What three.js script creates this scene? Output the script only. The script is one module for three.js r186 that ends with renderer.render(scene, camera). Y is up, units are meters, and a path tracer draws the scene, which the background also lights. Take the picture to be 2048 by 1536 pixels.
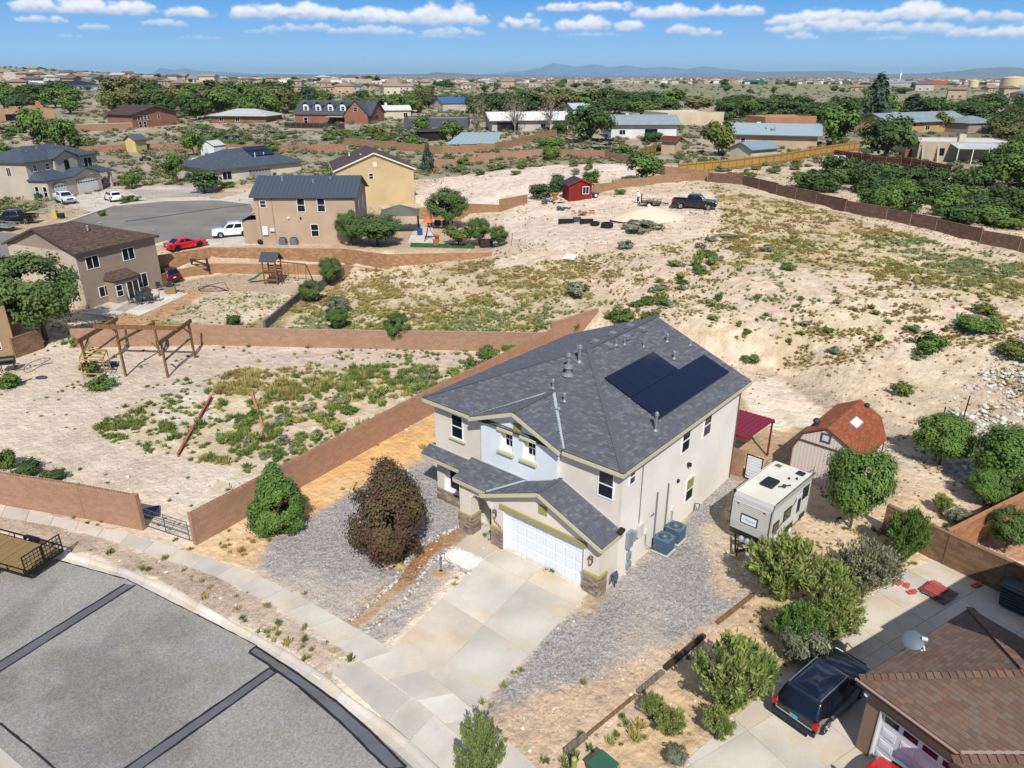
import * as THREE from 'three';
import { toCreasedNormals } from 'three/addons/utils/BufferGeometryUtils.js';
import { RoundedBoxGeometry } from 'three/addons/geometries/RoundedBoxGeometry.js';
import { ConvexGeometry } from 'three/addons/geometries/ConvexGeometry.js';
import { MarchingCubes } from 'three/addons/objects/MarchingCubes.js';

// ---------------------------------------------------------------- camera, sky, sun, exposure
const scene = new THREE.Scene();
const CAM_Y = 23, F = 1450, PITCH = Math.atan((768 - 150) / F);   // a drone 23 m above the street
const camera = new THREE.PerspectiveCamera(2 * Math.atan(768 / F) * 180 / Math.PI, 4 / 3, 0.5, 60000);
camera.position.set(0, CAM_Y, 0);
camera.rotation.set(-PITCH, 0, 0);
const renderer = new THREE.WebGLRenderer();
renderer.toneMapping = THREE.LinearToneMapping;
renderer.toneMappingExposure = 1.04;
renderer.shadowMap.enabled = true;
const SUN_AZ = 7 * Math.PI / 180, SUN_EL = 53 * Math.PI / 180;     // behind the camera, a little to the right
const SUN = new THREE.Vector3(Math.sin(SUN_AZ) * Math.cos(SUN_EL), Math.sin(SUN_EL), Math.cos(SUN_AZ) * Math.cos(SUN_EL));
const sun = new THREE.DirectionalLight(new THREE.Color(1, 0.97, 0.92), 4.9);
sun.position.copy(SUN).multiplyScalar(300);
sun.target.position.set(0, 0, -60);
sun.castShadow = true;
Object.assign(sun.shadow.camera, { left: -150, right: 150, top: 150, bottom: -150, near: 1, far: 700 });
scene.add(sun, sun.target);
scene.environmentIntensity = 1;

// ---------------------------------------------------------------- random numbers and noise
let seed = 7;
const rnd = () => { seed = (seed + 0x6d2b79f5) | 0; let t = Math.imul(seed ^ (seed >>> 15), 1 | seed); t = (t + Math.imul(t ^ (t >>> 7), 61 | t)) ^ t; return ((t ^ (t >>> 14)) >>> 0) / 4294967296; };
const rr = (a, b) => a + (b - a) * rnd();
const pick = (a) => a[Math.floor(rnd() * a.length)];
const clamp = (x, a = 0, b = 1) => Math.min(b, Math.max(a, x));
const sstep = (a, b, x) => { const t = clamp((x - a) / (b - a)); return t * t * (3 - 2 * t); };
const lerp = (a, b, t) => a + (b - a) * t;
const NT = 256, NTILE = new Float32Array(NT * NT);
for (let i = 0; i < NT * NT; i++) NTILE[i] = rnd() * 2 - 1;
function vnoise(x, y) {
  const xi = Math.floor(x), yi = Math.floor(y), fx = x - xi, fy = y - yi, u = fx * fx * (3 - 2 * fx), v = fy * fy * (3 - 2 * fy);
  const a = (yi & 255) * NT, b = ((yi + 1) & 255) * NT, c = xi & 255, d = (xi + 1) & 255;
  return lerp(lerp(NTILE[a + c], NTILE[a + d], u), lerp(NTILE[b + c], NTILE[b + d], u), v);
}
const fbm = (x, y, o = 4) => { let s = 0, a = 0.55; for (let i = 0; i < o; i++, a *= 0.5, x = x * 2.03 + 17.3, y = y * 2.03 + 5.7) s += a * vnoise(x, y); return s; };

// ---------------------------------------------------------------- survey: a sight line from the drone to the ground
const CP = Math.cos(PITCH), SP = Math.sin(PITCH);
function ray(px, py) {
  const x = (px - 1024) / F, y = -(py - 768) / F;
  return new THREE.Vector3(x, y * CP - SP, -y * SP - CP);
}
const plane = (px, py, h) => { const d = ray(px, py), t = (h - CAM_Y) / d.y; return new THREE.Vector3(d.x * t, h, d.z * t); };
const inPoly = (p, x, z) => { let c = false; for (let i = 0, j = p.length - 1; i < p.length; j = i++) { const a = p[i], b = p[j]; if ((a[1] > z) !== (b[1] > z) && x < ((b[0] - a[0]) * (z - a[1])) / (b[1] - a[1]) + a[0]) c = !c; } return c; };
const segDist = (p, x, z) => { let m = 1e9; for (let i = 0, j = p.length - 1; i < p.length; j = i++) { const ax = p[j][0], az = p[j][1], dx = p[i][0] - ax, dz = p[i][1] - az, t = clamp(((x - ax) * dx + (z - az) * dz) / (dx * dx + dz * dz + 1e-9)); m = Math.min(m, Math.hypot(x - ax - t * dx, z - az - t * dz)); } return m; };

// ---------------------------------------------------------------- terrain: surveyed spot heights, smoothly joined, with levelled lots
const SPOT = [
  [60, 480, 3.1], [-300, 480, 3], [30, 440, 3.1], [170, 420, 3.2], [400, 440, 3.2], [470, 480, 3.2], [360, 505, 3.2], [250, 390, 3.4], [120, 380, 3.4], [560, 490, 3.2], [700, 490, 3.2], [880, 490, 3.2], [980, 492, 3.2],
  [330, 560, 0.6], [500, 570, 0.5], [650, 560, 0.7], [300, 610, 0.4], [450, 640, 0.3], [560, 650, 0.4], [200, 640, 0.3], [60, 640, 0.3], [-200, 640, 0.3],
  [690, 590, 0.9], [800, 600, 1.3], [780, 650, 0.8], [1000, 640, 1.2], [900, 560, 2.0], [1140, 515, 3.8], [1050, 480, 4.3], [1000, 450, 4.2], [1150, 400, 5.9], [1300, 420, 6.2], [1385, 418, 6.4], [1200, 560, 3.4], [1300, 620, 2.8],
  [1400, 560, 4.2], [1500, 640, 3.2], [1600, 720, 1.6], [1450, 700, 1.6], [1560, 600, 4.1], [1700, 520, 5.4], [1700, 640, 3.6], [1750, 740, 1.8], [1900, 620, 4.4], [1900, 720, 2.6], [2040, 640, 4.2], [2040, 760, 2.4], [1940, 800, 1.2],
  [2040, 860, 1.0], [1850, 560, 5.0], [1930, 480, 5.7], [1700, 430, 6.1], [1500, 400, 6.5], [1430, 375, 6.8], [2040, 520, 5.3], [2300, 600, 5], [2400, 800, 2.5], [900, 380, 4.3], [850, 420, 3.8], [1000, 350, 6.2], [1100, 325, 7.4],
  [900, 340, 5.6], [1240, 340, 7.6], [1300, 330, 7.4], [1000, 310, 7.2], [850, 330, 5.4], [820, 280, 7], [700, 300, 6], [560, 290, 5.6], [600, 260, 7.2], [460, 300, 4.8], [300, 270, 6], [150, 270, 6], [20, 270, 6.4], [-200, 300, 6],
  [60, 330, 4.4], [300, 330, 4.2], [310, 240, 7.6], [100, 235, 8], [660, 250, 8.2], [1150, 290, 7.8], [1300, 275, 8.4], [1060, 255, 8.8], [1560, 285, 7.8], [1450, 320, 7.3], [1600, 345, 6.9], [1800, 420, 6.2], [1900, 325, 7.2], [2040, 340, 7],
  [1850, 260, 8.2], [2040, 280, 8], [2300, 350, 6.5], [300, 205, 10.5], [700, 205, 9.8], [1060, 215, 9.8], [1500, 215, 9.8], [1900, 215, 9.8],
];
const FAR_SPOT = [[20, 1000, 31], [100, 900, 27], [200, 1000, 25], [330, 1100, 20], [480, 1300, 16], [700, 1300, 13], [900, 1300, 12], [1200, 1000, 11], [1500, 900, 10.5], [1700, 900, 10], [2000, 800, 11], [2040, 1100, 10], [-300, 1000, 36],
  [20, 600, 18], [100, 550, 17], [300, 600, 14], [600, 600, 11], [1000, 600, 10.4], [1400, 600, 10], [1800, 600, 10], [2300, 800, 9], [0, 2500, 14], [700, 2500, 6], [1300, 2500, 5], [2000, 2500, 5], [2500, 2500, 5], [-700, 2500, 20]];
const SITE = SPOT.map(([x, y, h]) => { const p = plane(x, y, h); return [p.x, p.z, h]; });
for (const [x, d, h] of FAR_SPOT) { const a = Math.atan((x - 1024) / (F / CP)); SITE.push([Math.sin(a) * d, -Math.cos(a) * d, h]); }
for (const [x, z] of [[-60, 0], [60, 0], [0, 60], [-150, -20], [150, -20], [0, 300], [-300, 100], [300, 100]]) SITE.push([x, z, 0]);
const KERN = (dx, dz) => Math.sqrt(dx * dx + dz * dz + 9);
const WTS = (() => {                                               // solve for the weights
  const n = SITE.length, A = SITE.map((p, i) => { const r = SITE.map((q, j) => KERN(p[0] - q[0], p[1] - q[1]) + (i === j ? -0.6 : 0)); r.push(1, p[2]); return r; });
  A.push([...new Array(n).fill(1), 0, 0]);
  const m = n + 1;
  for (let i = 0; i < m; i++) {
    let b = i; for (let k = i; k < m; k++) if (Math.abs(A[k][i]) > Math.abs(A[b][i])) b = k;
    const t = A[i]; A[i] = A[b]; A[b] = t;
    for (let k = i + 1; k < m; k++) { const f = A[k][i] / A[i][i]; if (f) for (let j = i; j <= m; j++) A[k][j] -= f * A[i][j]; }
  }
  const w = new Float64Array(m);
  for (let i = m - 1; i >= 0; i--) { let s = A[i][m]; for (let j = i + 1; j < m; j++) s -= A[i][j] * w[j]; w[i] = s / A[i][i]; }
  return w;
})();
const flat = (h, pts) => pts.map(([x, y]) => { const p = plane(x, y, h); return [p.x, p.z]; });
const PADS = [
  { h: 3.2, fall: 1.6, p: flat(3.2, [[332, 500], [978, 497], [1000, 475], [835, 405], [640, 388], [250, 378], [-350, 385], [-350, 440], [190, 455], [300, 475]]) },
  { h: 0.36, fall: 1.6, p: flat(0.36, [[120, 688], [600, 690], [640, 600], [688, 553], [430, 550], [330, 570], [170, 620], [20, 650]]) },
  { h: 0, fall: 3.2, p: flat(0, [[-900, 760], [-300, 720], [20, 706], [170, 702], [600, 706], [1085, 706], [1180, 690], [1400, 730], [1480, 742], [1570, 752], [1700, 838], [1830, 890], [1900, 915], [1960, 960], [2060, 1010], [2700, 1150], [2900, 2600], [-2000, 2600]]) },
];
function H0(x, z) {
  let s = WTS[SITE.length];
  for (let i = 0; i < SITE.length; i++) { const dx = x - SITE[i][0], dz = z - SITE[i][1]; s += WTS[i] * Math.sqrt(dx * dx + dz * dz + 9); }
  const r = Math.hypot(x, z);
  if (r > 2500) s = lerp(s, 2, sstep(2500, 4500, r));
  return s;
}
let wild = 1;                                                       // how far a place lies outside the levelled lots
function H(x, z) {
  let h = H0(x, z); wild = 1;
  for (const p of PADS) {
    const d = inPoly(p.p, x, z) ? 0 : segDist(p.p, x, z);
    if (d < p.fall) { const t = sstep(0, p.fall, d); h = lerp(p.h, h, t); wild *= t; }
    wild *= sstep(0, p.fall * 2.5, d);
  }
  return h;
}
function G(px, py) {                                                // where the sight line meets the ground
  const d = ray(px, py); let t = 14, last = 14;
  if (d.y > -0.0005) return new THREE.Vector3(d.x * 1500, H(d.x * 1500, d.z * 1500), d.z * 1500);
  for (let i = 0; i < 400; i++) {
    const y = CAM_Y + d.y * t - H(d.x * t, d.z * t);
    if (y < 0) { let a = last, b = t; for (let k = 0; k < 14; k++) { const m = (a + b) / 2; if (CAM_Y + d.y * m > H(d.x * m, d.z * m)) a = m; else b = m; } t = (a + b) / 2; break; }
    last = t; t += Math.max(0.4, y * 0.6); if (t > 6000) break;
  }
  return new THREE.Vector3(d.x * t, H(d.x * t, d.z * t), d.z * t);
}
const depthOf = (p) => -(p.z * CP + (p.y - CAM_Y) * SP);             // metres along the line of sight
const perPx = (p) => depthOf(p) / F;                                // metres that one pixel of the survey covers there

// ---------------------------------------------------------------- sky: clear air with rows of flat-based fair-weather clouds
{
  const W = 4096, Hh = 2048, data = new Float32Array(W * Hh * 4);
  const top = [0.014, 0.048, 0.18], mid = [0.1, 0.37, 0.83], low = [0.44, 0.73, 1.0];
  for (let j = 0; j < Hh; j++) {
    const el = (j + 0.5) / Hh * Math.PI - Math.PI / 2, e = el * 180 / Math.PI, c = [0, 0, 0];
    for (let k = 0; k < 3; k++) c[k] = e < 0 ? 0.5 * low[k] : e < 5 ? lerp(low[k], mid[k], Math.pow(e / 5, 0.8)) : lerp(mid[k], top[k], 1 - Math.exp(-(e - 5) / 16));
    for (let i = 0; i < W; i++) { const o = (j * W + i) * 4; data[o] = c[0]; data[o + 1] = c[1]; data[o + 2] = c[2]; data[o + 3] = 1; }
  }
  const D = Math.PI / 180, list = [];
  const seen = [[200, 26, 450, 30, 1], [580, 36, 235, 36, 1], [760, 44, 150, 40, 1], [890, 46, 170, 44, 1], [1037, 56, 84, 30, 1], [1190, 60, 200, 34, 1], [1180, 20, 220, 22, 1], [1330, 34, 140, 30, 1], [1450, 30, 150, 28, 1], [1362, 66, 56, 22, 0.8], [1410, 70, 56, 20, 0.8],
    [1610, 46, 150, 30, 1], [1680, 44, 150, 36, 1], [1660, 62, 240, 24, 0.8], [1850, 36, 140, 36, 1], [1830, 64, 130, 28, 0.8], [1985, 40, 90, 24, 0.8], [1935, 72, 90, 22, 0.8], [2024, 74, 90, 26, 0.9], [85, 43, 82, 15, 0.8], [190, 58, 56, 12, 0.6], [330, 50, 84, 15, 0.75], [600, 60, 140, 18, 0.7],
    [740, 68, 170, 22, 0.6], [905, 70, 130, 20, 0.6], [1600, 78, 64, 16, 0.6], [140, 75, 40, 8, 0.3], [400, 78, 80, 8, 0.25], [520, 66, 60, 10, 0.35], [880, 76, 120, 8, 0.3], [1780, 80, 90, 8, 0.3], [1180, 72, 130, 10, 0.35]];
  for (const [x, y, w, h, o] of seen) { const d = ray(x, y); list.push([Math.atan2(d.z, d.x), Math.atan2(d.y, Math.hypot(d.x, d.z)), w / 1577, h / 1577, o]); }
  for (let k = 0; k < 420; k++) {                                    // the same clouds all round and overhead
    const el = Math.asin(Math.pow(rnd(), 1.5) * 0.95 + 0.03), az = rr(-Math.PI, Math.PI), inView = Math.abs(az + Math.PI / 2) < 0.66 && el < 0.088;
    const s = 0.025 + 0.14 * Math.sin(el);
    if (!inView) list.push([az, el, s * rr(1, 2.6), s * rr(0.35, 0.8) * (0.35 + Math.sin(el)), rr(0.6, 1)]);
  }
  for (const [az, el, w, h, op] of list) {
    const ca = Math.cos(el), puffs = [], n = Math.max(4, Math.round(w / h * 3)), ox = rnd() * 200, oy = rnd() * 200;
    for (let k = 0; k < n; k++) { const t = (k + 0.5) / n * 2 - 1 + rr(-0.1, 0.1), f = 1 - 0.75 * t * t; puffs.push([t * w * 0.47, h * rr(0.05, 0.4) * f, h * rr(0.3, 0.62) * (0.4 + 0.6 * f)]); }
    const j0 = Math.floor((el - h * 0.35 + Math.PI / 2) / Math.PI * Hh), j1 = Math.ceil((el + h * 1.3 + Math.PI / 2) / Math.PI * Hh), half = (w * 0.7) / Math.max(ca, 0.15);
    const i0 = Math.floor(((az - half) / (2 * Math.PI) + 0.5) * W), i1 = Math.ceil(((az + half) / (2 * Math.PI) + 0.5) * W);
    for (let j = Math.max(0, j0); j < Math.min(Hh, j1); j++) {
      const y = (j + 0.5) / Hh * Math.PI - Math.PI / 2 - el;
      for (let i = i0; i < i1; i++) {
        const x = (((i + 0.5) / W - 0.5) * 2 * Math.PI - az) * ca, wob = fbm(x / h * 1.5 + ox, y / h * 3.2 + oy, 5), fine = fbm(x / h * 4 + oy, y / h * 7 + ox, 4);
        let m = 0, sh = 0; for (const p of puffs) { const dx = (x - p[0]) / (p[2] * 1.35), dy = (y - p[1]) / p[2], q = Math.exp(-1.9 * (dx * dx + dy * dy)); m += q; sh += q * dy; }
        const d = 1 - Math.exp(-1.3 * m) + wob * 0.5 + fine * 0.24, base = sstep(-0.16, 0.06, y / h + wob * 0.07), a = sstep(0.36, 0.8, d) * base * op;
        if (a <= 0.003) continue;
        const lit = clamp(0.3 + 0.55 * sstep(-0.1, 0.5, y / h) + 0.35 * sh / (m + 0.2) + wob * 0.35 + fine * 0.3), o = (j * W + ((i % W) + W) % W) * 4;
        const cc = [lerp(0.36, 0.95, lit), lerp(0.5, 0.97, lit), lerp(0.76, 1.03, lit)];
        for (let k = 0; k < 3; k++) data[o + k] = lerp(data[o + k], cc[k], a);
      }
    }
  }
  const sky = new THREE.DataTexture(data, W, Hh, THREE.RGBAFormat, THREE.FloatType);
  sky.mapping = THREE.EquirectangularReflectionMapping; sky.magFilter = THREE.LinearFilter; sky.needsUpdate = true;
  scene.background = sky; scene.environment = sky;
}
// ---------------------------------------------------------------- building kit
const V3 = (x, y, z) => new THREE.Vector3(x, y, z);
const used = new Map();
function numbered(name) { const n = used.get(name) ?? 0; used.set(name, n + 1); return n ? name + '_' + String(n).padStart(3, '0') : name; }
function tag(o, label, category, group) { Object.assign(o.userData, { label, category }); if (group) o.userData.group = group; return o; }
function thing(name, label, category, p = V3(0, 0, 0), yaw = 0, group) {
  const o = new THREE.Group(); o.name = numbered(name); o.position.copy(p); o.rotation.y = yaw; scene.add(o);
  return tag(o, label, category, group);
}
function again(src, label, p, yaw = 0, s = null) {                    // a copy of a thing with its parts
  const o = src.clone(); o.name = numbered(src.name.replace(/_\d+$/, '')); o.userData = { ...src.userData, label: label ?? src.userData.label };
  o.position.copy(p); o.rotation.y = yaw; if (s) o.scale.set(s[0], s[1], s[2]); scene.add(o); return o;
}
const shadow = (m) => { m.castShadow = m.receiveShadow = true; return m; };
class MB {                                                            // gathers faces and makes one named mesh of them
  constructor() { this.p = []; this.n = []; this.u = []; this.c = null; this.col = [1, 1, 1]; }
  colour(r, g, b) { if (!this.c) { this.c = []; for (let i = 0; i < this.p.length / 3; i++) this.c.push(1, 1, 1); } this.col = [r, g, b]; return this; }
  v(p, n, u) { this.p.push(p.x, p.y, p.z); this.n.push(n.x, n.y, n.z); this.u.push(u[0], u[1]); if (this.c) this.c.push(...this.col); }
  uv(p, n) { const a = Math.abs(n.x), b = Math.abs(n.y), c = Math.abs(n.z); return b >= a && b >= c ? [p.x, -p.z] : a >= c ? [p.z, p.y] : [p.x, p.y]; }
  tri(a, b, c) { const n = b.clone().sub(a).cross(c.clone().sub(a)).normalize(); for (const q of [a, b, c]) this.v(q, n, this.uv(q, n)); return this; }
  quad(a, b, c, d) { return this.tri(a, b, c).tri(a, c, d); }
  poly(pts) { for (let i = 1; i < pts.length - 1; i++) this.tri(pts[0], pts[i], pts[i + 1]); return this; }
  geo(g, m) {
    if (g.index) g = g.toNonIndexed(); else g = g.clone();
    if (m) g.applyMatrix4(m);
    const P = g.attributes.position, N = g.attributes.normal, a = V3(), n = V3();
    for (let i = 0; i < P.count; i++) { a.fromBufferAttribute(P, i); n.fromBufferAttribute(N, i); this.v(a, n, this.uv(a, n)); }
    return this;
  }
  box(x, y, z, w, h, d, ry = 0, rx = 0, rz = 0) { return this.geo(new THREE.BoxGeometry(w, h, d), M4(x, y, z, ry, rx, rz)); }
  rbox(x, y, z, w, h, d, r = 0.03, ry = 0, rx = 0, rz = 0) { return this.geo(new RoundedBoxGeometry(w, h, d, 2, Math.min(r, w / 2.01, h / 2.01, d / 2.01)), M4(x, y, z, ry, rx, rz)); }
  bar(a, b, w, h = w) { const d = b.clone().sub(a), L = d.length(); return this.geo(new THREE.BoxGeometry(w, h, L), new THREE.Matrix4().lookAt(b, a, Math.abs(d.y) > 0.95 * L ? V3(1, 0, 0) : V3(0, 1, 0)).setPosition(a.clone().add(b).multiplyScalar(0.5))); }
  tube(a, b, r0, r1 = r0, n = 8) { const d = b.clone().sub(a), L = d.length(), q = new THREE.Quaternion().setFromUnitVectors(V3(0, 1, 0), d.normalize()); return this.geo(new THREE.CylinderGeometry(r1, r0, L, n), new THREE.Matrix4().compose(a.clone().addScaledVector(d, L / 2), q, V3(1, 1, 1))); }
  wire(pts, r = 0.02, n = 5) { return this.geo(new THREE.TubeGeometry(new THREE.CatmullRomCurve3(pts), pts.length * 6, r, n), null); }
  prism(pts, y0, y1) {                                                // an upright prism over a plan [[x, z], ...]
    const s = new THREE.Shape(pts.map(([x, z]) => new THREE.Vector2(x, -z))), g = new THREE.ExtrudeGeometry(s, { depth: y1 - y0, bevelEnabled: false });
    return this.geo(g, new THREE.Matrix4().makeRotationX(-Math.PI / 2).setPosition(0, y0, 0));
  }
  geometry() {
    const g = new THREE.BufferGeometry();
    g.setAttribute('position', new THREE.Float32BufferAttribute(this.p, 3)); g.setAttribute('normal', new THREE.Float32BufferAttribute(this.n, 3)); g.setAttribute('uv', new THREE.Float32BufferAttribute(this.u, 2));
    if (this.c) g.setAttribute('color', new THREE.Float32BufferAttribute(this.c, 3));
    return g;
  }
  build(name, material, parent = scene) { const m = shadow(new THREE.Mesh(this.geometry(), material)); m.name = parent === scene ? numbered(name) : name; parent.add(m); return m; }
}
const M4 = (x, y, z, ry = 0, rx = 0, rz = 0, sx = 1, sy = 1, sz = 1) => new THREE.Matrix4().compose(V3(x, y, z), new THREE.Quaternion().setFromEuler(new THREE.Euler(rx, ry, rz, 'YXZ')), V3(sx, sy, sz));
const part = (name, geometry, material, parent) => { const m = shadow(new THREE.Mesh(geometry, material)); m.name = parent === scene ? numbered(name) : name; parent.add(m); return m; };
function stuffOf(name, geometry, material, mats, cols, parent = scene) {
  const m = shadow(new THREE.InstancedMesh(geometry, material, mats.length)); m.name = parent === scene ? numbered(name) : name;
  mats.forEach((a, i) => m.setMatrixAt(i, a)); if (cols) cols.forEach((c, i) => m.setColorAt(i, c));
  m.userData.kind = 'stuff'; parent.add(m); return m;
}
const structure = (m) => { m.userData.kind = 'structure'; return m; };

// ---------------------------------------------------------------- textures and materials
function tex(size, fn, srgb = true) {                                 // fn(u, v, x, y) -> [r, g, b] in 0..255
  const d = new Uint8Array(size * size * 4);
  for (let y = 0, o = 0; y < size; y++) for (let x = 0; x < size; x++, o += 4) { const c = fn(x / size, y / size, x, y); d[o] = clamp(c[0], 0, 255); d[o + 1] = clamp(c[1], 0, 255); d[o + 2] = clamp(c[2], 0, 255); d[o + 3] = 255; }
  const t = new THREE.DataTexture(d, size, size); t.wrapS = t.wrapT = THREE.RepeatWrapping; t.magFilter = t.minFilter = THREE.LinearFilter; if (srgb) t.colorSpace = THREE.SRGBColorSpace; t.needsUpdate = true; return t;
}
const rep = (t, metres, my = metres) => { const c = t.clone(); c.repeat.set(1 / metres, 1 / my); c.needsUpdate = true; return c; };
// tileable noise on a grid of n cells
const tn = (u, v, n, s = 0) => { const x = u * n, y = v * n, xi = Math.floor(x), yi = Math.floor(y), fx = x - xi, fy = y - yi, a = fx * fx * (3 - 2 * fx), b = fy * fy * (3 - 2 * fy), g = (i, j) => NTILE[(((j % n) + s * 7) & 255) * NT + (((i % n) + s * 13) & 255)]; return lerp(lerp(g(xi, yi), g(xi + 1, yi), a), lerp(g(xi, yi + 1), g(xi + 1, yi + 1), a), b); };
const tf = (u, v, n, o = 4, s = 0) => { let r = 0, a = 0.55; for (let i = 0; i < o; i++, n *= 2, a *= 0.5) r += a * tn(u, v, Math.min(n, 256), s + i); return r; };
const T = {
  grain: tex(512, (u, v) => { const g = 128 + 60 * tf(u, v, 64, 3) + 50 * tn(u, v, 256, 3); return [g, g, g]; }, false),
  lumps: tex(512, (u, v) => { const g = 128 + 110 * tf(u, v, 8, 6, 5); return [g, g, g]; }, false),
  stucco: tex(512, (u, v) => { const g = 244 + 14 * tf(u, v, 4, 5, 2) + 5 * tn(u, v, 256, 9); return [g, g - 1, g - 3]; }),
  concrete: tex(1024, (u, v) => { const s = tf(u, v, 3, 6, 11), b = sstep(0.12, 0.6, tf(u, v, 4, 5, 21)), g = 232 + 34 * s + 8 * tn(u, v, 256, 4); return [g, g - 12 * b, g - 32 * b]; }),
  wood: tex(512, (u, v) => { const g = 205 + 34 * tn(u, v * 0.0 + 0.3, 64, 2) + 30 * Math.sin((u * 14 + tf(u, v, 4, 3, 8)) * 6.283) * 0.4 + 14 * tf(u, v, 32, 3, 6); return [g, g * 0.98, g * 0.94]; }),
  block: tex(512, (u, v) => { const g = 232 + 20 * tf(u, v, 3, 6, 3) + 14 * tn(u, v, 256, 1); return [g, g - 2, g - 5]; }),
  panel: tex(256, (u, v, x, y) => { const l = x % 32 === 0 || y % 32 === 0 ? 34 : 22; return [l * 0.5, l * 0.62, l + 6]; }),
};
const mats = new Map();
function mat(hex, rough = 0.85, o = {}) {                              // o: metal, map, mm (metres per tile), bump, bm, coat
  const key = [hex, rough, JSON.stringify(o)].join(); if (mats.has(key)) return mats.get(key);
  const m = new THREE[o.coat || o.trans ? 'MeshPhysicalMaterial' : 'MeshStandardMaterial']({ color: hex, roughness: rough, metalness: o.metal ?? 0 });
  if (o.map) m.map = rep(T[o.map], o.mm ?? 2);
  if (o.bump) { m.bumpMap = rep(T[o.bumpMap ?? 'grain'], o.bm ?? 1.5); m.bumpScale = o.bump; }
  if (o.coat) { m.clearcoat = o.coat; m.clearcoatRoughness = 0.06; }
  if (o.trans) { m.transmission = o.trans; m.thickness = 0; }
  if (o.vc) m.vertexColors = true;
  m.name = o.name ?? ''; mats.set(key, m); return m;
}
const stucco = (hex) => mat(hex, 0.92, { map: 'stucco', mm: 6, bump: 0.006, bm: 1.2 });
const GLASS = mat('#161d27', 0.06), GLASS_BLUE = mat('#26323f', 0.08), WHITE = mat('#e9e8e4', 0.5), TRIM = mat('#8f8556', 0.75), DARK = mat('#1b1c1e', 0.6), STEEL = mat('#8e9296', 0.45, { metal: 0.6 }), GALV = mat('#a9adb0', 0.5, { metal: 0.3 });
const BLACK = mat('#0e0f11', 0.5), RUBBER = mat('#17171a', 0.9), CHROME = mat('#c9ccd0', 0.18, { metal: 1 });
const CONCRETE = mat('#b3a896', 0.9, { map: 'concrete', mm: 7, bump: 0.003, bm: 1 });
const WOOD = mat('#96704a', 0.85, { map: 'wood', mm: 1.2 }), WOOD_GREY = mat('#8a8073', 0.9, { map: 'wood', mm: 1.2 }), WOOD_DARK = mat('#4a3325', 0.9, { map: 'wood', mm: 1.2 });

// a roof facet: sheet plus real shingles laid in courses
const SHINGLE = (() => { const m = new MB(), a = 0.5; m.quad(V3(-a, 0.02, 0), V3(a, 0.02, 0), V3(a, 0.004, -1), V3(-a, 0.004, -1)); m.quad(V3(-a, 0, 0), V3(a, 0, 0), V3(a, 0.02, 0), V3(-a, 0.02, 0)); m.quad(V3(-a, 0, 0), V3(-a, 0.014, 0), V3(-a, 0.004, -1), V3(-a, 0, -1)); m.quad(V3(a, 0.014, 0), V3(a, 0, 0), V3(a, 0, -1), V3(a, 0.004, -1)); return m.geometry(); })();
// facets: arrays of corners, counter-clockwise from above; the sheet is one part, shingles lie on it
function shingled(parent, facets, { tones, w = 0.27, h = 0.15, sheet, single = 0, thick = 0.06, name = 'roof', edge = null }) {
  const mb = new MB(), all = [], world = parent.matrixWorld; parent.updateMatrixWorld(true);
  for (const f of facets) {
    const n = f[1].clone().sub(f[0]).cross(f[2].clone().sub(f[0])).normalize(); if (n.y < 0) { f.reverse(); n.negate(); }
    const lowf = f.map((p) => p.clone().addScaledVector(n, -thick));
    mb.poly(f); mb.poly([...lowf].reverse());
    for (let i = 0; i < f.length; i++) { const j = (i + 1) % f.length; mb.quad(lowf[i], lowf[j], f[j], f[i]); }
    if (!tones) continue;
    const e = n.y > 0.999 ? V3(1, 0, 0) : V3(0, 1, 0).cross(n).normalize(), s = n.clone().cross(e).normalize(); if (s.y < 0) { s.negate(); e.negate(); }
    const q = f.map((p) => { const d = p.clone().sub(f[0]); return [d.dot(e), d.dot(s)]; });
    const ys = q.map((a) => a[1]), y0 = Math.min(...ys), y1 = Math.max(...ys), B = new THREE.Matrix4().makeBasis(e, n, s.clone().negate());
    for (let y = y0; y < y1 - 0.04; y += h) {
      const cuts = [], ym = y + h * 0.45;
      for (let i = 0; i < q.length; i++) { const a = q[i], b = q[(i + 1) % q.length]; if ((a[1] > ym) !== (b[1] > ym)) cuts.push(a[0] + ((b[0] - a[0]) * (ym - a[1])) / (b[1] - a[1])); }
      cuts.sort((a, b) => a - b);
      for (let k = 0; k + 1 < cuts.length; k += 2) for (let x = cuts[k] - rnd() * w; x < cuts[k + 1]; x += w) {
        const a = Math.max(x, cuts[k]), b = Math.min(x + w - 0.006, cuts[k + 1]); if (b - a < 0.05) continue;
        const c = f[0].clone().addScaledVector(e, (a + b) / 2).addScaledVector(s, y).addScaledVector(n, 0.003 + rnd() * 0.004);
        all.push([B.clone().scale(V3(b - a, 1, Math.min(h * 1.06, y1 - y))).setPosition(c), pick(tones), c]);
      }
    }
  }
  const sheetMesh = mb.build(name, sheet, parent);
  if (!tones) return sheetMesh;
  if (single) { const cl = parent.worldToLocal(V3(0, CAM_Y, 0)); all.sort((a, b) => a[2].distanceToSquared(cl) - b[2].distanceToSquared(cl)); }
  for (let i = 0; i < Math.min(single, all.length); i++) { const m = part('shingle', SHINGLE, mat(all[i][1], 0.95), sheetMesh); m.applyMatrix4(all[i][0]); }
  const rest = all.slice(single);
  stuffOf('shingle', SHINGLE, mat('#ffffff', 0.95), rest.map((a) => a[0]), rest.map((a) => new THREE.Color(a[1])), sheetMesh);
  return sheetMesh;
}
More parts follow.
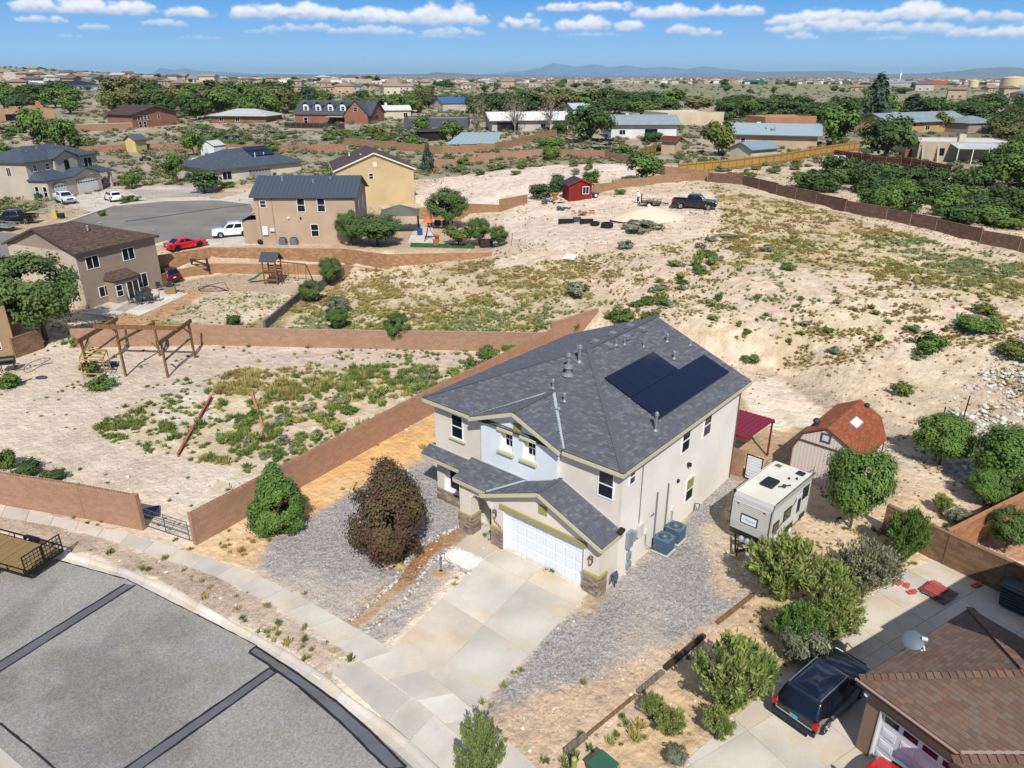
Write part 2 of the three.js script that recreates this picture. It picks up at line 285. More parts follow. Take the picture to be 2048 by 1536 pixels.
// a window in the plane of a wall: o = lower left corner of the opening, r = right, up = y, n = outward
function windowAt(parent, o, r, n, w, h, { frame = WHITE, glass = GLASS, slide = false, sill = null, depth = 0.05, fw = 0.06, cross = true, grid = 0 } = {}) {
  const at = (x, y, z) => o.clone().addScaledVector(r, x).addScaledVector(n, z).add(V3(0, y, 0)), ry = Math.atan2(n.x, n.z), f = new MB();
  const bx = (x, y, ww, hh, z, d) => { const c = at(x, y, z); f.box(c.x, c.y, c.z, ww, hh, d, ry); };
  bx(w / 2, fw / 2, w, fw, depth / 2, depth); bx(w / 2, h - fw / 2, w, fw, depth / 2, depth); bx(fw / 2, h / 2, fw, h - 2 * fw, depth / 2, depth); bx(w - fw / 2, h / 2, fw, h - 2 * fw, depth / 2, depth);
  if (cross) { if (slide) bx(w / 2, h / 2, fw * 0.8, h - 2 * fw, depth / 2, depth * 0.9); else bx(w / 2, h / 2, w - 2 * fw, fw * 0.8, depth / 2, depth * 0.9); }
  for (let i = 1; i <= grid; i++) bx((w * i) / (grid + 1), h / 2, 0.025, h - 2 * fw, depth * 0.35, depth * 0.5);
  const win = f.build('window', frame, parent), g = new MB(), q = (x, y, ww, hh) => { const c = at(x, y, 0.012); g.box(c.x, c.y, c.z, ww, hh, 0.014, ry); };
  if (slide) { q(w * 0.25 + fw * 0.3, h / 2, w / 2 - fw * 1.4, h - 2 * fw); } else q(w / 2, h * 0.25 + fw * 0.3, w - 2 * fw, h / 2 - fw * 1.4);
  g.build('pane', glass, win);
  const g2 = new MB(), c = slide ? at(w * 0.75 - fw * 0.3, h / 2, 0.012) : at(w / 2, h * 0.75 - fw * 0.3, 0.012);
  g2.box(c.x, c.y, c.z, slide ? w / 2 - fw * 1.4 : w - 2 * fw, slide ? h - 2 * fw : h / 2 - fw * 1.4, 0.014, ry); g2.build('pane', glass, win);
  if (sill) { const s = at(w / 2, -0.07, 0.06); const m = new MB(); m.rbox(s.x, s.y, s.z, w + 0.26, 0.14, 0.14, 0.02, ry); m.build('sill', sill, win); }
  return win;
}
// ---------------------------------------------------------------- ground
const X0 = -76, X1 = 76, Z0 = -142, Z1 = -12, GW = 2048, GH = 2048;
const ROADS = { street: [[-400, 1040], [-120, 1066], [0, 1088], [112, 1118], [253, 1157], [326, 1194], [398, 1230], [514, 1290], [594, 1342], [673, 1400], [752, 1469], [799, 1508], [860, 1565], [1000, 1700], [300, 1800], [47, 1560], [-60, 1480], [-400, 1260]] };
const xz = (pts, h = 0) => flat(h, pts);
PADS.push({ h: -0.2, fall: 0.3, p: xz([[-400, 1012], [-260, 1033], [0, 1073], [134, 1109], [253, 1145], [355, 1185], [470, 1254], [579, 1312], [651, 1359], [700, 1402], [770, 1449], [825, 1493], [890, 1556], [1000, 1700], [300, 1800], [47, 1560], [-60, 1480], [-400, 1260]]) });
const gxz = (pts) => pts.map(([x, y]) => { const p = G(x, y); return [p.x, p.z]; });
let maskAt;
{
  const cv = document.createElement('canvas'); cv.width = cv.height = 1024; const c = cv.getContext('2d');
  const mk = document.createElement('canvas'); mk.width = mk.height = 1024; const k = mk.getContext('2d');
  const to = ([x, z]) => [(x - X0) / (X1 - X0) * 1024, (z - Z0) / (Z1 - Z0) * 1024];
  const fill = (ctx, pts, style) => { ctx.fillStyle = style; ctx.beginPath(); gxz(pts).map(to).forEach(([x, y], i) => (i ? ctx.lineTo(x, y) : ctx.moveTo(x, y))); ctx.closePath(); ctx.fill(); };
  const stroke = (ctx, pts, style, w) => { ctx.strokeStyle = style; ctx.lineWidth = w / (X1 - X0) * 1024; ctx.lineCap = ctx.lineJoin = 'round'; ctx.beginPath(); gxz(pts).map(to).forEach(([x, y], i) => (i ? ctx.lineTo(x, y) : ctx.moveTo(x, y))); ctx.stroke(); };
  c.fillStyle = 'rgb(203,184,160)'; c.fillRect(0, 0, 1024, 1024); k.fillStyle = 'rgb(0,40,0)'; k.fillRect(0, 0, 1024, 1024);
  const put = (pts, col, m) => { fill(c, pts, col); if (m) fill(k, pts, m); };
  // masks: red = loose gravel, green = how densely weeds grow, blue = chalky crust
  put([[640, 560], [980, 520], [1130, 500], [1200, 620], [1090, 690], [600, 690], [520, 660]], 'rgb(205,187,158)', 'rgb(0,250,20)');
  put([[1200, 620], [1120, 500], [1180, 470], [1500, 470], [2000, 500], [2300, 620], [2300, 760], [1900, 690], [1700, 740], [1560, 730], [1400, 660]], 'rgb(210,191,168)', 'rgb(0,165,30)');
  put([[1420, 470], [1450, 380], [1560, 400], [1900, 490], [2200, 560], [2200, 640], [1800, 560], [1500, 520]], 'rgb(202,181,148)', 'rgb(0,255,0)');
  put([[1120, 500], [1040, 480], [1000, 450], [1040, 405], [1180, 395], [1440, 385], [1440, 460], [1300, 480]], 'rgb(215,197,178)', 'rgb(10,30,30)');
  put([[1420, 372], [1700, 430], [1700, 480], [1440, 420]], 'rgb(200,176,142)', 'rgb(0,200,0)');
  put([[1420, 430], [1300, 470], [990, 520], [990, 540], [1250, 500], [1450, 470]], 'rgb(212,192,170)', 'rgb(0,15,20)');
  put([[820, 420], [830, 380], [900, 350], [1050, 330], [1250, 330], [1280, 350], [1150, 372], [1050, 405], [930, 420]], 'rgb(218,201,183)', 'rgb(0,14,40)');
  put([[870, 415], [900, 395], [1000, 395], [1040, 405], [960, 415]], 'rgb(222,208,192)', 'rgb(0,0,160)');
  // upper court and its yards
  put([[-300, 470], [60, 470], [330, 505], [980, 500], [1000, 470], [830, 405], [600, 370], [250, 330], [-300, 330]], 'rgb(190,168,140)', 'rgb(60,20,0)');
  put([[250, 385], [300, 352], [420, 372], [420, 390], [300, 396]], 'rgb(178,172,168)', 'rgb(200,0,0)'); put([[0, 420], [100, 385], [130, 415], [90, 430]], 'rgb(160,152,140)', 'rgb(160,60,0)');
  put([[320, 500], [400, 495], [660, 485], [660, 493], [400, 505], [330, 512]], 'rgb(196,172,146)', 'rgb(120,0,0)');
  // yard of the house with the patio
  put([[320, 570], [440, 540], [690, 548], [640, 590], [540, 650], [180, 660], [200, 620]], 'rgb(176,158,136)', 'rgb(150,20,0)');
  put([[170, 655], [320, 590], [430, 575], [380, 610], [300, 660]], 'rgb(186,148,108)', 'rgb(0,30,0)');
  put([[310, 648], [430, 580], [590, 588], [560, 625], [490, 662]], 'rgb(196,180,154)', 'rgb(0,80,110)');
  put([[270, 668], [330, 645], [480, 655], [560, 625], [600, 600], [590, 590], [640, 575], [560, 660], [480, 670]], 'rgb(160,144,104)', 'rgb(0,170,0)');
  // the empty lot with the timber frame
  put([[-300, 720], [20, 700], [170, 690], [600, 700], [1085, 702], [860, 825], [385, 1090], [285, 1055], [-300, 950]], 'rgb(202,187,168)', 'rgb(70,10,0)');
  put([[170, 860], [330, 790], [480, 740], [700, 735], [900, 720], [1010, 700], [870, 812], [600, 960], [480, 940], [300, 905]], 'rgb(203,186,160)', 'rgb(20,190,10)');
  put([[700, 700], [1080, 702], [960, 745], [800, 720]], 'rgb(194,178,162)', 'rgb(20,60,60)');
  put([[960, 745], [1060, 702], [1085, 706], [860, 822], [590, 975], [560, 950], [800, 812]], 'rgb(200,182,154)', 'rgb(0,255,0)');
  put([[400, 690], [700, 696], [700, 735], [480, 725]], 'rgb(198,184,168)', 'rgb(10,15,90)');
  put([[270, 770], [420, 750], [440, 850], [330, 850]], 'rgb(198,185,168)', 'rgb(0,60,60)');
  // strip along the pavement, house lot
  put([[-300, 985], [0, 1005], [150, 1040], [290, 1075], [400, 1110], [600, 1195], [781, 1297], [690, 1385], [470, 1250], [253, 1142], [-300, 1040]], 'rgb(168,150,132)', 'rgb(150,24,0)');
  put([[385, 1092], [866, 825], [1120, 690], [1180, 700], [880, 915], [830, 940], [700, 990], [560, 1080], [515, 1140], [430, 1120]], 'rgb(214,172,116)', 'rgb(0,6,0)');
  put([[385, 1092], [520, 1020], [560, 1080], [520, 1140], [470, 1148], [400, 1112]], 'rgb(203,172,130)', 'rgb(0,20,0)');
  put([[515, 1140], [560, 1075], [700, 985], [838, 932], [870, 905], [890, 985], [985, 1090], [955, 1115], [781, 1297], [690, 1245], [600, 1190]], 'rgb(154,149,146)', 'rgb(255,3,0)');
  put([[1172, 1190], [1240, 1160], [1465, 945], [1490, 965], [1425, 1060], [1500, 1110], [1520, 1180], [1440, 1240], [1290, 1320], [1080, 1395], [955, 1425], [1060, 1309]], 'rgb(152,148,146)', 'rgb(255,0,0)');
  put([[1172, 1190], [1205, 1195], [1150, 1240], [1140, 1230]], 'rgb(196,168,130)', 'rgb(40,0,0)');
  put([[955, 1425], [1080, 1395], [1290, 1318], [1440, 1232], [1530, 1178], [1300, 1390], [1140, 1500], [1060, 1560], [960, 1440]], 'rgb(196,172,145)', 'rgb(110,4,0)');
  put([[1400, 1060], [1450, 1030], [1500, 1110], [1560, 1150], [1500, 1190], [1430, 1210]], 'rgb(188,170,148)', 'rgb(140,4,0)');
  // yards beyond
  put([[1465, 945], [1480, 780], [1560, 750], [1700, 838], [1660, 900], [1560, 960], [1500, 985]], 'rgb(182,152,116)', 'rgb(0,6,20)');
  put([[1490, 770], [1560, 752], [1690, 812], [1640, 850], [1570, 860], [1510, 830]], 'rgb(222,205,182)', 'rgb(0,6,120)');
  put([[1560, 745], [1700, 800], [1860, 860], [1830, 900], [1700, 840], [1580, 775]], 'rgb(180,162,142)', 'rgb(10,20,0)');
  put([[1620, 1000], [1780, 930], [2060, 1010], [2200, 1100], [1900, 1060], [1800, 1040], [1740, 1060], [1560, 1150], [1520, 1080]], 'rgb(198,172,140)', 'rgb(10,12,10)');
  put([[1300, 1400], [1530, 1180], [1700, 1060], [1810, 1040], [1890, 1120], [1750, 1190], [1370, 1530], [1140, 1580]], 'rgb(200,174,138)', 'rgb(20,40,30)');
  put([[1990, 1000], [2200, 1060], [2200, 1160], [2048, 1120], [1930, 1065]], 'rgb(150,80,50)', 'rgb(200,0,0)');
  put([[1830, 880], [1900, 800], [2060, 700], [2300, 760], [2300, 1000], [2040, 990], [1940, 940]], 'rgb(190,172,148)', 'rgb(120,90,60)');
  { const t = document.createElement('canvas'); t.width = t.height = 300; const q = t.getContext('2d'); for (const [x, v] of [[c, cv], [k, mk]]) { q.drawImage(v, 0, 0, 300, 300); x.drawImage(t, 0, 0, 1024, 1024); } }   // soft borders
  // mulched walk and the white stone bed
  stroke(c, [[722, 1254], [752, 1228], [785, 1200], [812, 1168], [828, 1140], [848, 1112], [880, 1092], [915, 1075], [940, 1062]], 'rgb(150,108,66)', 0.95); stroke(k, [[722, 1254], [785, 1200], [828, 1140], [848, 1112], [880, 1092], [940, 1062]], 'rgb(170,0,0)', 0.95);
  put([[879, 1112], [912, 1094], [966, 1117], [941, 1143], [900, 1126]], 'rgb(225,222,216)', 'rgb(120,0,0)');
  // wheel tracks across the slope
  stroke(c, [[1190, 640], [1330, 520], [1440, 450]], 'rgb(216,196,172)', 1.2); stroke(c, [[1230, 640], [1380, 530], [1480, 460]], 'rgb(216,196,172)', 1.2); stroke(k, [[1210, 640], [1350, 525], [1460, 455]], 'rgb(0,120,0)', 3);
  for (const p of [ROADS.street, [[-260, 958], [0, 1009], [145, 1041], [290, 1078], [398, 1110], [507, 1146], [601, 1194], [700, 1250], [781, 1297], [995, 1094], [1180, 1184], [948, 1420], [1100, 1560], [890, 1560], [690, 1385], [664, 1344], [718, 1320], [565, 1219], [409, 1143], [232, 1085], [0, 1034], [-260, 982]], [[-260, 1025], [0, 1066], [134, 1103], [253, 1139], [355, 1179], [470, 1248], [579, 1306], [700, 1396], [890, 1550], [855, 1562], [700, 1440], [500, 1290], [253, 1158], [0, 1089], [-260, 1047]], [[1360, 1560], [1370, 1523], [1560, 1355], [1746, 1190], [1800, 1146], [1880, 1118], [1998, 1182], [2200, 1300], [2300, 1700], [1500, 1700]], [[50, 470], [190, 425], [330, 400], [430, 398], [506, 406], [490, 440], [440, 480], [100, 530]]]) fill(k, p, 'rgb(0,0,255)');
  const C = c.getImageData(0, 0, 1024, 1024).data, K = k.getImageData(0, 0, 1024, 1024).data;
  maskAt = (x, z, ch) => { const i = Math.floor((x - X0) / (X1 - X0) * 1024), j = Math.floor((z - Z0) / (Z1 - Z0) * 1024); return i < 0 || j < 0 || i > 1023 || j > 1023 ? 0 : K[(j * 1024 + i) * 4 + ch] / 255; };
  const d = new Uint8Array(GW * GH * 4), mx = (X1 - X0) / GW, mz = (Z1 - Z0) / GH;
  const N1 = new Float32Array(512 * 512), N2 = new Float32Array(512 * 512), N3 = new Float32Array(512 * 512); for (let j = 0; j < 512; j++) for (let i = 0; i < 512; i++) { N1[j * 512 + i] = tf(i / 512, j / 512, 8, 5, 3); N2[j * 512 + i] = tf(i / 512, j / 512, 16, 5, 9); N3[j * 512 + i] = tf(i / 512, j / 512, 64, 3, 5); }
  const at = (A, x, y) => A[((y | 0) & 511) * 512 + ((x | 0) & 511)];
  for (let j = 0, o = 0; j < GH; j++) for (let i = 0; i < GW; i++, o += 4) {
    const n1 = at(N1, i * 0.93 + 40, j * 0.93), n2 = at(N2, i * 1.31, j * 1.31 + 90), n3 = at(N1, i * 0.21 + j * 0.03 + 11, j * 0.21 - i * 0.04), n4 = at(N2, i * 0.37 + 200, j * 0.37);
    const wi = clamp((i * 0.5 + n1 * 4 + n4 * 5) | 0, 0, 1023), wj = clamp((j * 0.5 + n2 * 4 + n3 * 4) | 0, 0, 1023), s = (wj * 1024 + wi) * 4;
    const grav = K[s] / 255, veg = K[s + 1] / 255, chalk = K[s + 2] / 255, w = rnd() - 0.5, p = rnd();
    let m = 1 + 0.15 * at(N3, i, j) * (1 - grav) + 0.05 * n3 + 0.06 * n1 + 0.05 * w + grav * (0.34 * w + 0.1 * n2);
    let r = C[s] * m * 0.945, g = C[s + 1] * m * 0.925, b = C[s + 2] * m * 0.905;
    const ck = clamp(chalk * 1.0 + n4 * 1.3 + n3 * 0.5 - 0.3) * 0.5; r = lerp(r, 236, ck); g = lerp(g, 222, ck); b = lerp(b, 200, ck);
    const litter = sstep(0.06, 0.35, n2 + n4 * 0.5 - 0.55 + veg * 0.75) * 0.24 * (0.5 + p); r = lerp(r, 150, litter); g = lerp(g, 134, litter); b = lerp(b, 84, litter);
    if (grav > 0.4 && n4 > 0.14) { const q = sstep(0.14, 0.4, n4) * 0.3 * grav; r = lerp(r, 184, q); g = lerp(g, 160, q); b = lerp(b, 132, q); }
    if (p > 0.994) { r *= 0.7; g *= 0.7; b *= 0.7; }
    d[o] = clamp(r, 0, 255); d[o + 1] = clamp(g, 0, 255); d[o + 2] = clamp(b, 0, 255); d[o + 3] = 255;
  }
  const t = new THREE.DataTexture(d, GW, GH); t.colorSpace = THREE.SRGBColorSpace; t.magFilter = t.minFilter = THREE.LinearFilter; t.wrapS = t.wrapT = THREE.ClampToEdgeWrapping; t.needsUpdate = true;
  const bump = T.lumps.clone(); bump.repeat.set((X1 - X0) / 2.4, (Z1 - Z0) / 2.4); bump.needsUpdate = true;
  const gm = new THREE.MeshStandardMaterial({ map: t, bumpMap: bump, bumpScale: 0.13, roughness: 0.97 });
  // inner sheet at 0.38 m
  const nx = 400, nz = 342, P = [], U = [], I = [];
  for (let j = 0; j <= nz; j++) for (let i = 0; i <= nx; i++) {
    const x = lerp(X0, X1, i / nx), z = lerp(Z0, Z1, j / nz); let y = H(x, z); const w = wild;
    const slope = clamp(Math.hypot(H0(x + 1, z) - H0(x - 1, z), H0(x, z + 1) - H0(x, z - 1)) / 0.7);
    const gully = Math.abs(fbm(x * 0.22 + 3, z * 0.07, 3));
    if (w > 0.02) y += w * (0.12 * fbm(x * 0.5, z * 0.5, 4) + 0.09 * fbm(x * 1.3, z * 1.3, 2) - 0.5 * slope * (0.35 - Math.min(0.35, gully)) + slope * 0.22 * fbm(x * 0.9 + 9, z * 0.9, 3)); else y += 0.018 * fbm(x * 0.8, z * 0.8, 3) * (inPoly(PADS[3].p, x, z) ? 0 : 1);
    P.push(x, y, z); U.push((x - X0) / (X1 - X0), (z - Z0) / (Z1 - Z0));
  }
  for (let j = 0; j < nz; j++) for (let i = 0; i < nx; i++) { const a = j * (nx + 1) + i; I.push(a, a + nx + 1, a + 1, a + 1, a + nx + 1, a + nx + 2); }
  const g = new THREE.BufferGeometry(); g.setAttribute('position', new THREE.Float32BufferAttribute(P, 3)); g.setAttribute('uv', new THREE.Float32BufferAttribute(U, 2)); g.setIndex(I); g.computeVertexNormals();
  structure(part('ground', g, gm, scene));
  // the land beyond, out to the horizon
  const line = (a, b, n, far, grow) => { const s = []; let x = a, st = (b - a) / n; for (let i = 0; i <= n; i++) s.push(a + st * i); const up = []; let q = st; for (x = b + q; x < far; q *= grow, x += q) up.push(x); return [...up.map((v) => a + b - v).reverse(), ...s, ...up]; };
  const xs = line(X0, X1, 38, 42000, 1.09), zs = line(Z0, Z1, 33, 42000, 1.07), P2 = [], C2 = [], U2 = [], I2 = [];
  for (const z of zs) for (const x of xs) {
    const r = Math.hypot(x, z), inside = x > X0 + 3 && x < X1 - 3 && z > Z0 + 3 && z < Z1 - 3;
    let y = H(x, z) - (inside ? 3 : x >= X0 && x <= X1 && z >= Z0 && z <= Z1 ? 0.12 : 0);
    if (r < 1500) y += 0.35 * fbm(x * 0.06, z * 0.06, 3) * sstep(150, 260, r); else y += 6 * fbm(x * 0.0011, z * 0.0011, 4) * sstep(1500, 4000, r) - 1;
    P2.push(x, y, z); U2.push(x / 26, z / 26);
    const n = fbm(x * 0.02, z * 0.02, 4), n2 = fbm(x * 0.006 + 40, z * 0.006, 4), az = x / Math.max(1, -z), field = sstep(0.02, 0.22, az) * sstep(330, 520, r) * (1 - sstep(2200, 3600, r));
    let c = [0.5, 0.405, 0.285];
    const veg = clamp(0.36 + n * 0.75 + n2 * 0.3); c = [lerp(c[0], 0.185, veg), lerp(c[1], 0.18, veg), lerp(c[2], 0.1, veg)];
    c = [lerp(c[0], 0.31 + 0.1 * n2, field * 0.92), lerp(c[1], 0.285 + 0.07 * n2, field * 0.92), lerp(c[2], 0.14, field * 0.92)];
    const far = sstep(2500, 6000, r); c = [lerp(c[0], 0.24 + 0.08 * n2, far), lerp(c[1], 0.2 + 0.06 * n2, far), lerp(c[2], 0.15 + 0.03 * n2, far)];
    C2.push(...c);
  }
  for (let j = 0; j < zs.length - 1; j++) for (let i = 0; i < xs.length - 1; i++) { const a = j * xs.length + i; I2.push(a, a + xs.length, a + 1, a + 1, a + xs.length, a + xs.length + 1); }
  const g2 = new THREE.BufferGeometry(); g2.setAttribute('position', new THREE.Float32BufferAttribute(P2, 3)); g2.setAttribute('color', new THREE.Float32BufferAttribute(C2, 3)); g2.setAttribute('uv', new THREE.Float32BufferAttribute(U2, 2)); g2.setIndex(I2); g2.computeVertexNormals();
  const soil = tex(512, (u, v) => { const g = 222 + 40 * tf(u, v, 6, 6, 12) + 16 * tn(u, v, 256, 2); return [g, g, g]; });
  structure(part('terrain', g2, new THREE.MeshStandardMaterial({ vertexColors: true, map: soil, roughness: 1 }), scene));
}

// ---------------------------------------------------------------- paving
const clipTo = (sub, clip) => {                                      // Sutherland-Hodgman, clip convex
  let area = 0; for (let i = 0; i < clip.length; i++) { const a = clip[i], b = clip[(i + 1) % clip.length]; area += a[0] * b[1] - b[0] * a[1]; }
  const c = area < 0 ? [...clip].reverse() : clip; let out = sub;
  for (let i = 0; i < c.length && out.length; i++) {
    const a = c[i], b = c[(i + 1) % c.length], side = (p) => (b[0] - a[0]) * (p[1] - a[1]) - (b[1] - a[1]) * (p[0] - a[0]), next = [];
    for (let k = 0; k < out.length; k++) { const p = out[k], q = out[(k + 1) % out.length], s = side(p), t = side(q); if (s >= 0) next.push(p); if (s * t < 0) { const u = s / (s - t); next.push([p[0] + (q[0] - p[0]) * u, p[1] + (q[1] - p[1]) * u]); } }
    out = next;
  }
  return out;
};
const shrink = (p, d) => { const cx = p.reduce((s, a) => s + a[0], 0) / p.length, cz = p.reduce((s, a) => s + a[1], 0) / p.length; return p.map(([x, z]) => { const l = Math.hypot(x - cx, z - cz); return [x - (x - cx) / l * d, z - (z - cz) / l * d]; }); };
const CONC = ['#d2c8b9', '#cdc3b4', '#d6cdbf', '#d1c4b1', '#cbc2b4'].map((h) => mat(h, 0.92, { map: 'concrete', mm: 5, bump: 0.003, bm: 0.8 }));
function paving(name, polys, y, thick = 0.12) {                      // slabs a few millimetres apart
  const o = new THREE.Group(); o.name = numbered(name); o.userData.kind = 'structure'; scene.add(o);
  for (const p of polys) { const m = new MB(), q = shrink(p, 0.014); m.prism(q, y - thick, y); const off = rnd() * 40; for (let i = 0; i < m.u.length; i++) m.u[i] += off; m.build('slab', pick(CONC), o); }
  return o;
}
function resample(pts, n) { const L = [0]; for (let i = 1; i < pts.length; i++) L.push(L[i - 1] + Math.hypot(pts[i][0] - pts[i - 1][0], pts[i][1] - pts[i - 1][1])); const out = []; for (let k = 0; k <= n; k++) { const s = L[L.length - 1] * k / n; let i = 1; while (i < L.length - 1 && L[i] < s) i++; const t = (s - L[i - 1]) / (L[i] - L[i - 1] || 1); out.push([lerp(pts[i - 1][0], pts[i][0], t), lerp(pts[i - 1][1], pts[i][1], t)]); } return out; }
const band = (a, b, n) => { const p = resample(a, n), q = resample(b, n), o = []; for (let i = 0; i < n; i++) o.push([p[i], p[i + 1], q[i + 1], q[i]]); return o; };
paving('pavement', band(xz([[-260, 958], [0, 1009], [145, 1041], [290, 1078], [398, 1110], [507, 1146], [601, 1194], [700, 1250], [781, 1297], [866, 1355], [948, 1420], [1100, 1560]]), xz([[-260, 982], [0, 1034], [145, 1058], [232, 1085], [311, 1114], [409, 1143], [470, 1172], [565, 1219], [718, 1320], [823, 1393], [868, 1429], [1010, 1562]]), 26), 0.035);
paving('driveway', [[[966, 1119], [1003, 1094], [1085, 1135], [1053, 1161]], [[1053, 1161], [1085, 1135], [1180, 1183], [1151, 1212]], [[883, 1197], [966, 1119], [1053, 1161], [968, 1250]], [[968, 1250], [1053, 1161], [1151, 1212], [1058, 1309]], [[781, 1297], [883, 1197], [968, 1250], [866, 1355]], [[866, 1355], [968, 1250], [1058, 1309], [948, 1420]],
  [[912, 1090], [952, 1060], [985, 1085], [1002, 1094], [966, 1118]]].map((p) => xz(p, 0.03)), 0.03);
paving('driveway_apron', [[[664, 1344], [718, 1321], [823, 1394], [774, 1441]], [[774, 1441], [823, 1394], [868, 1430], [819, 1481]], [[819, 1481], [868, 1430], [915, 1470], [985, 1536], [890, 1545]]].map((p) => xz(p, 0.02)), 0.02);
{ // kerb with its gutter
  const back = resample(xz([[-260, 1025], [0, 1066], [134, 1103], [253, 1139], [355, 1179], [470, 1248], [579, 1306], [651, 1353], [700, 1396], [770, 1443], [825, 1487], [890, 1550]]), 60), edge = resample(xz([[-260, 1047], [0, 1089], [112, 1119], [253, 1158], [326, 1195], [398, 1231], [514, 1291], [594, 1343], [673, 1401], [752, 1470], [799, 1509], [855, 1562]], -0.11), 60);
  const k = new THREE.Group(); k.name = 'kerb'; k.userData.kind = 'structure'; scene.add(k);
  for (let s = 0; s < 20; s++) {
    const m = new MB();
    for (let i = s * 3; i < s * 3 + 3; i++) {
      const prof = (j) => { const b = back[j], e = edge[j], f = (t, y) => V3(lerp(b[0], e[0], t), y, lerp(b[1], e[1], t)); return [f(0, -0.1), f(0, 0.03), f(0.2, 0.025), f(0.34, -0.02), f(0.5, -0.1), f(1, -0.112), f(1, -0.2)]; };
      const a = prof(i), b = prof(i + 1); if (i === s * 3 + 2) for (let q = 0; q < 7; q++) b[q].lerp(a[q], 0.02);
      for (let q = 0; q < 6; q++) m.quad(b[q], a[q], a[q + 1], b[q + 1]);
    }
    m.build('kerb_section', CONC[s % 5], k);
  }
  { const m = new MB(), q = [[621, 1346, -0.075], [640, 1360, -0.075], [646, 1352, 0.005], [627, 1338, 0.005]].map((p) => plane(...p).add(V3(0, 0.022, 0))), cv = document.createElement('canvas'); cv.width = 256; cv.height = 128; const c = cv.getContext('2d'); c.fillStyle = '#d9dde0'; c.fillRect(0, 0, 256, 128); c.fillStyle = '#2a3550'; c.font = 'bold 110px sans-serif'; c.textAlign = 'center'; c.fillText('720', 128, 104); const t = new THREE.CanvasTexture(cv); t.colorSpace = THREE.SRGBColorSpace; m.quad(...q); const g = m.geometry(); g.setAttribute('uv', new THREE.Float32BufferAttribute([0, 0, 1, 0, 1, 1, 0, 0, 1, 1, 0, 1], 2)); part('painted_number', g, new THREE.MeshStandardMaterial({ map: t, roughness: 0.9 }), k); }
  const m = new MB(); m.prism(xz([[-200, 1380], [0, 1494], [47, 1536], [70, 1560], [-20, 1600], [-200, 1500]], -0.1), -0.2, -0.1); structure(m.build('gutter', CONC[1]));
}
{ // street: asphalt, sealed trenches with tar along their edges
  const A = tex(1024, (u, v) => { const b = sstep(0.1, 0.5, tf(u, v, 5, 5, 41)), g = 138 + 12 * tf(u, v, 3, 5, 17) - 16 * sstep(0.1, 0.5, tf(u, v, 4, 4, 77)) + 16 * tn(u, v, 256, 4) + (rnd() - 0.5) * 26; return [g + 4, g, g - 8 + 3 * b]; });
  const am = new THREE.MeshStandardMaterial({ map: rep(A, 13), roughness: 0.93, bumpMap: rep(T.grain, 0.9), bumpScale: 0.006 });
  const m = new MB(); m.prism(xz(ROADS.street, -0.12), -0.3, -0.12); structure(m.build('street', am));
  const strip = (name, pts, y, col, amp = 0) => { const q = []; for (let i = 0; i < pts.length; i++) { const a = pts[i], b = pts[(i + 1) % pts.length], L = Math.hypot(b[0] - a[0], b[1] - a[1]), n = Math.max(1, Math.round(L / 0.4)); for (let k = 0; k < n; k++) q.push([lerp(a[0], b[0], k / n) + rr(-amp, amp), lerp(a[1], b[1], k / n) + rr(-amp, amp)]); } const b = new MB(); b.prism(q, y - 0.02, y); return structure(b.build(name, col)); };
  const patch = mat('#66666a', 0.9, { bump: 0.004, bm: 0.7, map: 'concrete', mm: 4 }), tar = mat('#1d1d20', 0.75);
  const seam = (a, b, w, y) => { const dx = b[0] - a[0], dz = b[1] - a[1], l = Math.hypot(dx, dz), ox = -dz / l * w, oz = dx / l * w; strip('tar_seam', [[a[0] + ox, a[1] + oz], [b[0] + ox, b[1] + oz], [b[0] - ox, b[1] - oz], [a[0] - ox, a[1] - oz]], y, tar, 0.018); };
  const bands = [[[250, 1168], [271, 1170], [0, 1343], [-220, 1500], [-220, 1470], [0, 1323]], [[539, 1336], [552, 1345], [286, 1536], [240, 1575], [200, 1575], [250, 1536]], [[498, 1304], [512, 1293], [594, 1346], [673, 1403], [752, 1473], [812, 1534], [780, 1540], [763, 1526], [680, 1443], [600, 1375], [539, 1331]]];
  bands.forEach((b, n) => {
    const p = xz(b, -0.115); strip('sealed_trench', p, -0.116 + n * 0.0006, patch, 0.02);
    const N = p.length; for (let i = 0; i < N; i++) { const a = p[i], c = p[(i + 1) % N]; if (n === 0 && (i === 3 || i === 0)) continue; if (n === 1 && i === 3) continue; seam(a, c, n === 2 ? 0.05 : 0.045, -0.110 + n * 0.0011 + i * 0.00017); }
  });
  const cr = xz([[112, 1119], [253, 1158], [326, 1195], [398, 1231], [514, 1291]], -0.11); for (let i = 0; i < 4; i++) seam(cr[i], cr[i + 1], 0.022, -0.1075 - i * 0.0003);
  const lo = xz([[-60, 1410], [0, 1447], [55, 1490], [108, 1536], [140, 1570]], -0.11); for (let i = 0; i < 4; i++) seam(lo[i], lo[i + 1], 0.035, -0.1065 - i * 0.0003);
}
{ // the neighbour's concrete yard
  const clip = xz([[1360, 1560], [1370, 1523], [1560, 1355], [1746, 1190], [1800, 1146], [1880, 1118], [1998, 1182], [2200, 1300], [2300, 1700], [1500, 1700]]), a = -31.2 * Math.PI / 180, u = [Math.cos(a), Math.sin(a)], v = [-Math.sin(a), Math.cos(a)], o = [12.79, -19.52], cells = [];
  for (let i = -4; i < 7; i++) for (let j = -3; j < 5; j++) { const c = clipTo([[i, j], [i + 1, j], [i + 1, j + 1], [i, j + 1]].map(([p, q]) => [o[0] + u[0] * p * 2.9 + v[0] * q * 2.6, o[1] + u[1] * p * 2.9 + v[1] * q * 2.6]), clip); if (c.length > 2) cells.push(c); }
  paving('concrete_yard', cells, 0.03);
}
